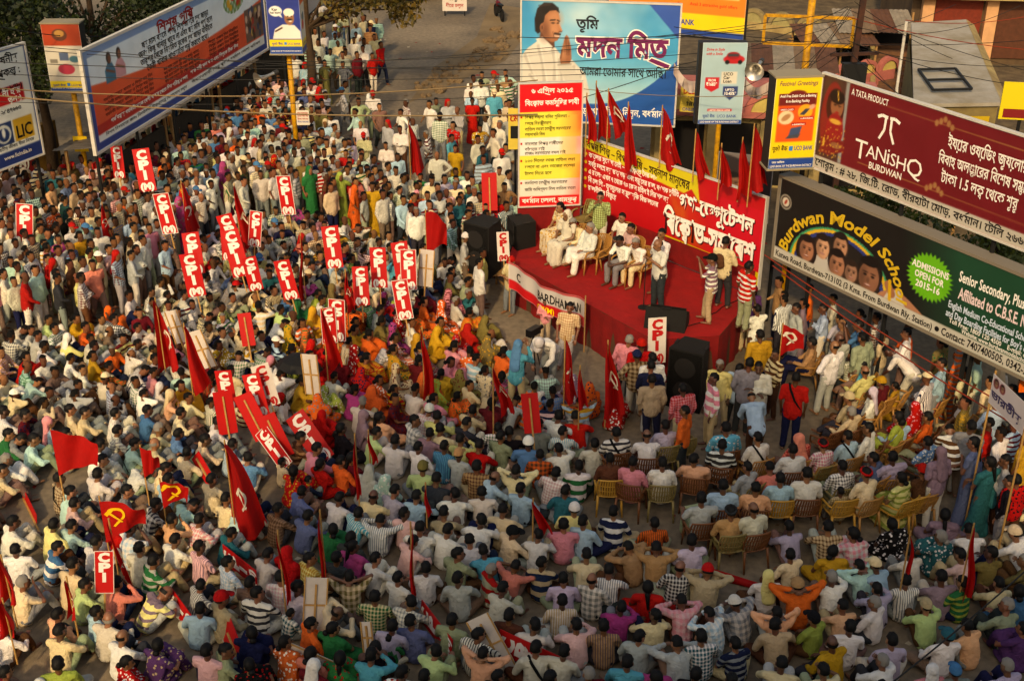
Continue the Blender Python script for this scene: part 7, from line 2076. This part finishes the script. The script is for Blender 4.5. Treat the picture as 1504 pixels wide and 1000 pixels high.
v = [(x, y, z) for x in (-.8, .8) for y, z in ((-1.7, .35), (1.7, .35), (1.75, .95), (1.2, 1.75), (-1.6, 1.8), (-1.75, 1.0))]
MB().add(v, [tuple(range(6)), tuple(range(11, 5, -1))] + [(k, k + 6, (k + 1) % 6 + 6, (k + 1) % 6) for k in range(6)]).build('body', vm, o)
for sx in (-1, 1):
    for y in (-1.1, 1.1): MB().disc((sx * .72, y, .32), .3, sx * .14, 16, axis='x').build('wheel', mat('tyre', (.04, .04, .04), .9), o)
    MB().box((sx * .805 - .005, -1.2, 1.1), (sx * .805 + .005, .9, 1.6)).build('window', glassm, o)
    MB().disc((sx * .55, 1.74, .75), .1, .03, 12, axis='y').build('headlight', mat('lamp_glass', (.7, .7, .66), .2), o)
MB().add([(-.7, 1.72, 1.02), (.7, 1.72, 1.02), (.7, 1.27, 1.66), (-.7, 1.27, 1.66)], [(0, 1, 2, 3)]).build('windscreen', glassm, o).location.y = .02

# ------------------------------------------------------------------ right: low hall with pink arched parapet, park wall, steps, shed
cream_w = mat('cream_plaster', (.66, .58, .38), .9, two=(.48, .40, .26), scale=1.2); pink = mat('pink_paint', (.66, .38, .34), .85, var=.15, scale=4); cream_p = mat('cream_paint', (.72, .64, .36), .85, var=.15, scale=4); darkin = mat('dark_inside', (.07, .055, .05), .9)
def half_disc(r0, r1, y0, y1, n_=14):
    """upright half ring (or half disc when r0 = 0)"""
    mb = MB(); v = []; f = []
    for k in range(n_ + 1):
        a_ = math.pi * k / n_; c_, s_ = math.cos(a_), math.sin(a_)
        v += [(r0 * c_, y0, r0 * s_), (r1 * c_, y0, r1 * s_), (r1 * c_, y1, r1 * s_), (r0 * c_, y1, r0 * s_)]
    for k in range(n_):
        i_ = k * 4
        f += [(i_, i_ + 1, i_ + 5, i_ + 4), (i_ + 1, i_ + 2, i_ + 6, i_ + 5), (i_ + 2, i_ + 3, i_ + 7, i_ + 6)]
    return mb.add(v, f)
def arch_row(parent, x0, n_, r, z, y=0.0, step=None, ring=pink, fill=cream_p):
    ma = half_disc(r * .72, r, -.12, .12).mesh('arch_frame'); ma.materials.append(ring)
    mf = half_disc(.01, r * .70, -.05, .05).mesh('arch_panel'); mf.materials.append(fill)
    for k in range(n_):
        for nm, me_ in (('arch_frame', ma), ('arch_panel', mf)):
            c_ = bpy.data.objects.new(nm, me_); COL.objects.link(c_); c_.parent = parent; c_.location = (x0 + k * (step or 2 * r), y, z)
o = empty('park_hall', (4.6, 40.2, 0), math.radians(-8), 'low cream hall with pink arched parapet behind the flags', 'building')
MB().box((0, .3, 0), (7.5, 4, 2.5)).build('wall', cream_w, o)
for k in range(5):
    MB().box((.15 + k * 1.7, -.1, 0), (.45 + k * 1.7, .3, 2.4)).build('pillar', cream_w, o)
    if k < 4: MB().box((.55 + k * 1.7, .27, .1), (1.75 + k * 1.7, .297, 2.2)).build('opening_shade', darkin, o)  # near-black slab on the solid wall, its colour stands for shade inside the hall
MB().box((-.1, -.15, 2.5), (7.6, 4.1, 2.68)).build('roof_slab', pink, o)
arch_row(o, .75, 5, .72, 2.68, step=1.48)
# shop board with numerals hung on the hall
a_ = PY(1018, 145, 38.6)
o = empty('shop_sign', (a_.x, 38.6, 0), math.radians(-14), 'tilted yellow sign with red lettering beside the car sign', 'sign')
MB().box((-.4, 0, a_.z - .45), (.75, .04, a_.z + .45)).build('panel', mat('sign_yellow', (.80, .70, .28), .6, var=.06), o); MB().tube([(.2, .08, 0), (.2, .08, a_.z + .3)], .04, 8).build('post', steel_dark, o)
letters(o, 'DEEP COM', -.32, a_.z + .14, .26, hexc('a02018'), y=-.008, fit=1.0, bold=.03); letters(o, 'এখানে কম্পিউটার', -.2, a_.z - .06, .17, BLK, y=-.008, fit=.85); letters(o, 'রিচার্জ', -.2, a_.z - .24, .17, BLK, y=-.008, fit=.6); letters(o, 'ONLINE', -.32, a_.z - .41, .15, UBLUE, y=-.008, fit=.5)
a_ = PY(757, 190, 37.4)
o = empty('shop_sign', (a_.x, 37.4, 0), 0, 'narrow yellow sign half hidden at the left of the demand poster', 'sign')
MB().box((-.22, 0, a_.z - .65), (.3, .04, a_.z + .65)).build('panel', mat('sign_yellow', (.80, .70, .28), .6, var=.06), o); letters(o, 'মো', -.17, a_.z + .25, .3, hexc('a02018'), y=-.008, bold=.03); MB().box((-.15, -.006, a_.z - .3), (.1, -.002, a_.z + .1)).build('phone_picture', steel_dark, o); MB().tube([(0, .08, 0), (0, .08, a_.z + .6)], .035, 8).build('post', steel_dark, o)
# dark poster with two men by the hall
o = empty('election_poster', (5.6, 32.6, 0), math.radians(-20), 'dark slanting poster with two faces behind the flags at banner end', 'poster')
w, h = 1.5, 1.9
MB().box((0, 0, 1.9), (w, .05, 1.9 + h)).build('panel', steel_dark, o); MB().tube([(.7, .1, 0), (.7, .1, 3.4)], .04, 8).build('post', wood, o)
pr = Print(w, h, .03); pr.rect(0, 0, w, h, hexc('2c2426')); pr.poly([(0, h), (w, .8 * h), (w, h)], hexc('6a6260')); pr.face(.45, 1.05, .24, (.42, .28, .2), (.08, .06, .06)); pr.face(1.05, .75, .24, (.38, .25, .18), (.08, .06, .06)); pr.ell(.45, .42, .4, .35, hexc('55504e')); pr.ell(1.05, .15, .4, .32, hexc('3a3a48'))
s_ = pr.build(o); s_.location.z = 1.9
# torn white bunting strips
for (x0, y0), (x1, y1), Y, lab in (((990, 92), (1030, 118), 37.0, 'torn white and red bunting strip left of the car sign'), ((1092, 112), (1130, 120), 36.0, 'torn white bunting strip right of the car sign')):
    a_, c_ = PY(x0, y0, Y), PY(x1, y1, Y)
    v = []; nb = 10
    for k in range(nb + 1):
        t = k / nb; p_ = a_.lerp(c_, t); sag = -.25 * math.sin(math.pi * t)
        v += [(p_.x, p_.y + .05 * math.sin(k), p_.z + sag), (p_.x, p_.y + .08 * math.sin(k * 1.7), p_.z + sag - .35)]
    o = MB().add(v, [(2 * k, 2 * k + 2, 2 * k + 3, 2 * k + 1) for k in range(nb)]).build('bunting', mat('bunting_cloth', (.72, .68, .64), .8, two=(.70, .60, .56), scale=3)); tag(o, lab, 'bunting')
# arched park wall far behind
a_, c_ = G(1085, 40), G(1345, 78)
o = empty('park_wall', (a_.x, a_.y, 0), math.atan2(c_.y - a_.y, c_.x - a_.x), 'row of rounded cream wall panels along the far side of yard', 'wall')
wl = (c_ - a_).length
MB().box((0, -.1, 0), (wl, .1, .35)).build('plinth', cream_w, o)
arch_row(o, .75, int(wl / 1.45), .66, .35, step=1.45, ring=mat('old_cream', (.50, .44, .30), .9, var=.2), fill=mat('old_cream_panel', (.56, .52, .34), .9, var=.2))
# steps
p_ = G(1315, 150)
o = empty('stone_steps', p_, math.radians(-12), 'flight of worn reddish steps beside the shed', 'steps')
stm = mat('step_stone', (.46, .32, .22), .9, two=(.34, .24, .18), scale=3)
for k in range(9): MB().box((-.8, k * .55, 0), (.8, k * .55 + .54 if k < 8 else k * .55 + 3, .17 * (k + 1))).build('step', stm, o)
for sx in (-1, 1): MB().add([(sx * .95 - .1, -.2, 0), (sx * .95 + .1, -.2, 0), (sx * .95 + .1, 5, 0), (sx * .95 - .1, 5, 0), (sx * .95 - .1, -.2, .5), (sx * .95 + .1, -.2, .5), (sx * .95 + .1, 5, 2.0), (sx * .95 - .1, 5, 2.0)], [(0, 3, 2, 1), (4, 5, 6, 7), (0, 1, 5, 4), (1, 2, 6, 5), (2, 3, 7, 6), (3, 0, 4, 7)]).build('side_wall', cream_w, o)
# pink heart-shaped frames on the step rail
p_ = G(1270, 150)
o = empty('arched_balustrade', (p_.x - .8, p_.y + .5, 0), math.radians(28), 'short pink and yellow arched balustrade beside the steps', 'balustrade')
MB().box((-.9, -.12, 0), (2.6, .12, .9)).build('plinth', pink, o); arch_row(o, 0, 3, .55, .9, step=1.15)
# shed with pale flat roof
z3 = 3.0
c4 = [G(1342, 153, z3), G(1472, 151, z3), G(1416, 46, z3), G(1336, 51, z3)]
o = empty('yard_shed', (c4[0].x, c4[0].y, 0), 0, 'cream shed with pale flat roof and a window frame left on top', 'building')
R4 = [(p.x - c4[0].x, p.y - c4[0].y) for p in c4]
MB().add([(x, y, z3 + (.45 if k > 1 else 0)) for k, (x, y) in enumerate(R4)] + [(x, y, z3 - .12 + (.45 if k > 1 else 0)) for k, (x, y) in enumerate(R4)], [(0, 1, 2, 3), (7, 6, 5, 4), (0, 4, 5, 1), (1, 5, 6, 2), (2, 6, 7, 3), (3, 7, 4, 0)]).build('roof', mat('roof_sheet', (.62, .60, .56), .75, two=(.50, .46, .38), scale=1.1, bump=.3), o)
MB().add([(x * .96 + .05, y * .97 + .12, zz) for zz in (0, z3 - .14) for x, y in R4], [(0, 1, 5, 4), (1, 2, 6, 5), (2, 3, 7, 6), (3, 0, 4, 7)]).build('wall', mat('shed_wall', (.52, .46, .28), .9, two=(.40, .34, .22), scale=1.2), o)
bx, by = R4[1]; MB().add([(bx * .99, by, z3 + .01), (bx + .35, by, z3 - .2), (R4[2][0] + .35, R4[2][1], z3 + .25), (R4[2][0], R4[2][1], z3 + .46)], [(0, 1, 2, 3)]).build('eave', cream_w, o)
for (xa, ya), (xb, yb) in (((.9, 1.0), (2.2, 1.1)), ((2.2, 1.1), (2.3, 3.2)), ((2.3, 3.2), (1.0, 3.1)), ((1.0, 3.1), (.9, 1.0)), ((.95, 2.0), (2.25, 2.1))): MB().bar((xa, ya, z3 + .12 + ya * .05), (xb, yb, z3 + .12 + yb * .05), .07).build('window_frame', steel_dark, o)
MB().box((1.6, -.06, 1.8), (2.5, -.02, 2.6)).build('yellow_cloth', mat('yellow_cloth', (.70, .58, .10), .8), o)
# building at the top right
o = empty('shop_building', (21.5, 55, 0), math.radians(-6), 'old building with rust red shutters and peach pillars beyond the shed', 'building')
MB().box((-4, .4, 0), (16, 8, 6.5)).build('wall', mat('old_wall', (.40, .32, .22), .9, two=(.26, .20, .15), scale=.8), o)
for k in range(7):
    MB().box((-3.6 + k * 2.7, 0, 0), (-3.1 + k * 2.7, .4, 6)).build('pillar', mat('peach_pillar', (.74, .56, .40), .9, var=.15, scale=2), o)
    MB().box((-3.0 + k * 2.7, .3, .3), (-1.0 + k * 2.7, .395, 2.9)).build('shutter', mat('rust_shutter_%d' % (k % 2), ((.42, .14, .07), (.30, .16, .09))[k % 2], .7, var=.2, scale=6), o)
MB().box((-4.2, -.6, 3.0), (16, .0, 3.15)).build('canopy_slab', cream_w, o)
o = empty('shop_building', (6, 72, 0), 0, 'long low dark brown shed row closing the yard at the back', 'building')
MB().box((0, 0, 0), (17, 6, 4.2)).build('wall', mat('brown_wall', (.24, .16, .11), .9, two=(.14, .10, .08), scale=.5), o); MB().box((-.3, -.8, 4.2), (17.3, 6.3, 4.4)).build('roof', tin, o)
for k in range(6): MB().box((.8 + k * 2.8, -.03, .2), (2.6 + k * 2.8, -.003, 2.6)).build('shutter', mat('rust_shutter_1', (.30, .16, .09), .7, var=.2, scale=6), o)
a_ = PY(1487, 150, 34)
o = empty('shop_sign', (a_.x, 34, 0), math.radians(-10), 'plain yellow sign with small red picture above the maroon hoarding', 'sign')
MB().box((-.3, 0, a_.z - .5), (1.1, .05, a_.z + .55)).build('panel', mat('sign_bright_yellow', (.80, .72, .12), .6), o); MB().box((-.2, -.008, a_.z - .45), (.7, -.002, a_.z - .2)).build('picture', mat('red_notice', (.45, .06, .06), .7), o); MB().tube([(.3, .1, 0), (.3, .1, a_.z + .3)], .05, 8).build('post', steel_dark, o)
# yellow hoarding frame on pole with creeper
p_ = PY(1190, 30, 38.5)
o = empty('empty_sign_frame', (p_.x, 38.5, 0), math.radians(-10), 'empty yellow sign frame on a tall yellow pole wrapped in creeper', 'sign frame')
MB().tube([(0, 0, 0), (0, 0, p_.z + 1.6)], .11, 12).build('pole', pole_yellow, o, smooth=True)
z0, z1 = p_.z - .75, p_.z + .1
for a_, c_ in (((-1.35, 0, z0), (1.3, 0, z0)), ((-1.35, 0, z1), (1.3, 0, z1)), ((-1.35, 0, z0), (-1.35, 0, z1)), ((1.3, 0, z0), (1.3, 0, z1))): MB().bar(a_, c_, .09).build('frame_bar', pole_yellow, o)
o = empty('creeper', (p_.x + .1, 38.35, 0), 0, 'green creeper climbing the yellow frame pole', 'plant')
MB().tube([(-.15, .0, 0), (-.02, -.05, 1.8), (-.16, 0, 3.4)], .03, 6).build('stem', bark, o)
leaves(o, [(Vector((q.uniform(-.3, .4), q.uniform(-.2, .1), z)), .35) for z in (1.6, 2.0, 2.4, 2.8, 3.1, 3.4, 3.6)], 1500, .12, mid_leaf, 71)
# clutter in the yard: sheet roofed lean-tos, planks, rubble
for k, (px_, w_, d_, z_, rz_) in enumerate((((1150, 95), 4.0, 2.4, 2.2, -8), ((1225, 60), 3.2, 2.2, 2.0, 6), ((1290, 40), 3.6, 2.4, 2.3, -4), ((1480, 235), 3.0, 2.2, 2.4, -12))):
    p2 = G(*px_, z_)
    o = empty('lean_to', (p2.x, p2.y, 0), math.radians(rz_), ('rusty sheet lean-to below the empty yellow frame', 'rusty sheet lean-to beside the steps', 'rusty sheet lean-to before the rounded wall panels', 'sheet lean-to just behind the maroon hoarding')[k], 'shed', 'lean-tos in the yard')
    for j in range(int(w_ / .8)):
        v_ = []
        for i_ in range(9):
            x_ = -w_ / 2 + j * .8 + .8 * i_ / 8
            v_ += [(x_, -d_ / 2, z_ + .03 * (i_ % 2) + .02 * j % .05), (x_, d_ / 2, z_ + .45 + .03 * (i_ % 2))]
        MB().add(v_, [(2 * i_, 2 * i_ + 2, 2 * i_ + 3, 2 * i_ + 1) for i_ in range(8)]).build('roof_sheet', mat('rust_sheet_%d' % ((j + k) % 3), ((.42, .34, .26), (.34, .22, .15), (.50, .46, .40))[(j + k) % 3], .7, var=.3, scale=3), o)
    for sx in (-1, 1):
        for sy in (-1, 1): MB().bar((sx * w_ * .45, sy * d_ * .45, 0), (sx * w_ * .45, sy * d_ * .45, z_ - .02 + (.4 if sy > 0 else .02)), .08).build('post', wood, o)
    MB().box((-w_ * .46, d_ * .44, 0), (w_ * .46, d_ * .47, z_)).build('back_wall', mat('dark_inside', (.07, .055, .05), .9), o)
for k, px_ in enumerate(((1120, 130), (1210, 118), (1180, 80), (1360, 175), (1300, 75))):
    p2 = G(*px_); q3 = random.Random(90 + k)
    o = empty('debris_heap', p2, 0, ('heap of planks and stones under the car sign horn', 'heap of planks beside the creeper pole', 'heap of rubble under the yellow frame', 'heap of planks in front of the shed', 'heap of rubble on top of the steps')[k], 'debris', 'debris heaps in the yard')
    for j in range(14):
        a2 = q3.uniform(0, 6.28); r2 = q3.uniform(0, .9)
        if j % 3: 
            s2 = bpy.data.objects.new('stone', rocks[j % 4]); COL.objects.link(s2); s2.parent = o; s2.location = (r2 * math.cos(a2), r2 * math.sin(a2), .1); s2.scale = (q3.uniform(.12, .3),) * 3; s2.rotation_euler = (0, 0, a2)
        else:
            MB().box((-.9, -.07, 0), (.9, .07, .05)).build('plank', wood, o, loc=(r2 * math.cos(a2), r2 * math.sin(a2), .12 + .05 * j)).rotation_euler = (q3.uniform(-.1, .1), q3.uniform(-.15, .15), a2)
# utility pole with coiled cables
p_ = PY(1250, 120, 36.5)
o = empty('utility_pole', (p_.x, 36.5, 0), 0, 'rusty utility pole hung with coils of black cable', 'pole')
rust = mat('rusty_steel', (.26, .14, .09), .8, two=(.16, .10, .08), scale=6)
MB().bar((-.12, 0, 0), (.08, 0, 8.0), .16).build('pole', rust, o); 
for z in (3.2, 4.3, 5.4): MB().bar((-.7, 0, z), (.7, 0, z + .05), .09).build('cross_arm', rust, o)
for k, z in enumerate((2.2, 2.7, 3.4)):
    pts = [(-.05 + .32 * math.cos(a_), -.15 + .04 * math.sin(3 * a_), z + .34 * math.sin(a_)) for a_ in [2 * math.pi * j / 20 for j in range(21)]]
    MB().tube(pts, .045, 6).build('cable_coil', mat('cable_black', (.05, .045, .04), .6), o, smooth=True)
MB().box((-.35, -.3, 4.4), (.35, -.05, 5.2)).build('junction_box', steel_dark, o)
o2 = empty('utility_pole', (p_.x + 1.6, 37.2, 0), 0, 'thin leaning white pipe pole beside the rusty pole', 'pole'); MB().tube([(.35, 0, 0), (0, 0, 4.2), (0, 0, 6.2)], .045, 8).build('pole', frame_white, o2)
o2 = empty('utility_pole', (18.0, 38.2, 0), 0, 'short rusty pipe leaning beside the shed', 'pole'); MB().tube([(-.6, 0, 0), (-.1, 0, 3.0), (0, 0, 4.0)], .07, 8).build('pole', rust, o2)
horn('silver horn loudspeaker hanging over the yard right of the car sign', PY(1117, 92, 34.5), math.radians(-25), math.radians(10))

# ------------------------------------------------------------------ overhead cables
cabm = mat('cable_black', (.05, .045, .04), .6); cabt = mat('cable_tan', (.46, .38, .26), .7); cabr = mat('cable_orange', (.50, .16, .06), .6)
def cable(label, a_, b_, sag, r=.014, m=None):
    pts = []
    for k in range(25):
        t = k / 24; p_ = a_.lerp(b_, t); pts.append((p_.x, p_.y, p_.z - 4 * sag * t * (1 - t)))
    return tag(MB().tube(pts, r, 5).build('overhead_cable', m or cabm), label, 'cable', 'cables over the crossing')
CB = [((-30, 138), 33, (790, 168), 33, .25, cabt, .022, 'thick tan cable strung from the insurance board to the demand poster'), ((-30, 128), 33.4, (790, 118), 34, .35, cabt, .018, 'tan cable ending at the top of the demand poster'),
      ((-30, 60), 34, (1200, 90), 36, .5, cabm, .011, 'thin cable crossing the whole crossing below the blue hoarding words'), ((-30, 90), 34, (1130, 70), 36, .4, cabm, .011, 'thin dark cable crossing the greeting hoarding'), ((-30, 108), 33, (1130, 95), 35, .3, cabm, .010, 'thin dark cable passing under the kiosk sign'),
      ((60, 75), 35, (1110, 40), 36, .6, cabm, .010, 'thin cable sagging over the far road'), ((300, 100), 38, (1240, 18), 37, .3, cabm, .010, 'cable rising towards the rusty pole'), ((760, 55), 36, (1240, 30), 36.4, .2, cabm, .012, 'cable from the white post to the rusty pole'),
      ((770, 165), 34, (1000, 95), 35.5, .1, cabm, .012, 'cable crossing the folded palms on the blue hoarding'), ((1000, 95), 35.5, (1245, 10), 36.4, .2, cabm, .012, 'cable from the blue hoarding to rusty pole'), ((990, 40), 36, (1504, 60), 38, .3, cabm, .010, 'thin cable over the yard and the shed'),
      ((1245, 25), 36.4, (1530, 75), 38, .15, cabr, .012, 'rust coloured cable running right from the rusty pole'), ((1245, 60), 36.4, (1530, 130), 36, .2, cabm, .011, 'dark cable over the shed roof'), ((1245, 75), 36.4, (1480, 240), 27.5, .2, cabm, .012, 'cable from the rusty pole down across the maroon hoarding'), ((1235, 90), 36.4, (1330, 300), 27, .1, cabm, .014, 'slack cable hanging before the jewellery lettering'),
      ((1180, 100), 36, (1510, 360), 23, .1, cabm, .010, 'long thin cable across the school board'), ((0, 40), 36, (240, 40), 42, .3, cabm, .012, 'cable among the leaves above the health board'), ((1330, 30), 40, (1530, 20), 42, .2, cabr, .012, 'rust cable before the shutters'),
      ((0, 150), 32, (760, 140), 33.5, .15, cabm, .009, 'lowest thin cable towards the demand poster'), ((850, 130), 35, (1130, 140), 33, .12, cabt, .010, 'tan cable behind the flags')]
for pa_, Ya, pb_, Yb, sag, m_, r_, lab in CB: cable(lab, PY(*pa_, Ya), PY(*pb_, Yb), sag, r_, m_)
qq = random.Random(5)
for k in range(14):
    pa_ = (1250 + qq.uniform(-6, 6), qq.uniform(0, 90)); pb_ = (qq.choice([qq.uniform(960, 1120), qq.uniform(1330, 1530)]), qq.uniform(0, 190))
    cable('thin black service cable fanning out from the rusty pole', PY(*pa_, 36.4), PY(*pb_, qq.uniform(35, 40)), qq.uniform(.1, .5), .009, cabm)
# orange wires tied along the bottom of the school board
for (x0, y0), (x1, y1), lab in (((1128, 372), (1512, 610), 'orange wire slung low along the school board'), ((1140, 388), (1512, 632), 'second orange wire slung lower under the school board')):
    a_, c_ = G(x0, y0, 2.45), G(x1, y1, 2.2); cable(lab, Vector((a_.x - .1, a_.y - .1, a_.z)), Vector((c_.x - .1, c_.y, c_.z)), .12, .016, cabr)
# cable drooping in front at the bottom right
cable('dark cable sagging over the seated man in teal cap', PY(1300, 1010, 13), PY(1515, 830, 15.5), .05, .013, cabm)

# paper litter on the road
qq = random.Random(77)
mb = MB()
for k in range(420):
    x_, y_ = qq.uniform(-14, 11), qq.uniform(17, 60)
    if onstage(x_, y_): continue
    a2, s2 = qq.uniform(0, 6.28), qq.uniform(.04, .13)
    c2, n2 = math.cos(a2) * s2, math.sin(a2) * s2
    mb.add([(x_ + c2, y_ + n2, .012), (x_ - n2 * .7, y_ + c2 * .7, .02 + qq.uniform(0, .02)), (x_ - c2, y_ - n2, .012), (x_ + n2 * .7, y_ - c2 * .7, .014)], [(0, 1, 2, 3)], k % 3)
me = mb.mesh('litter')
tag(obj('litter', me, [mat('litter_paper', (.62, .58, .50), .9), mat('litter_brown', (.36, .27, .18), .9), mat('litter_red', (.50, .12, .10), .9)]), 'scraps of paper and leaves strewn over the road', None, kind='stuff')
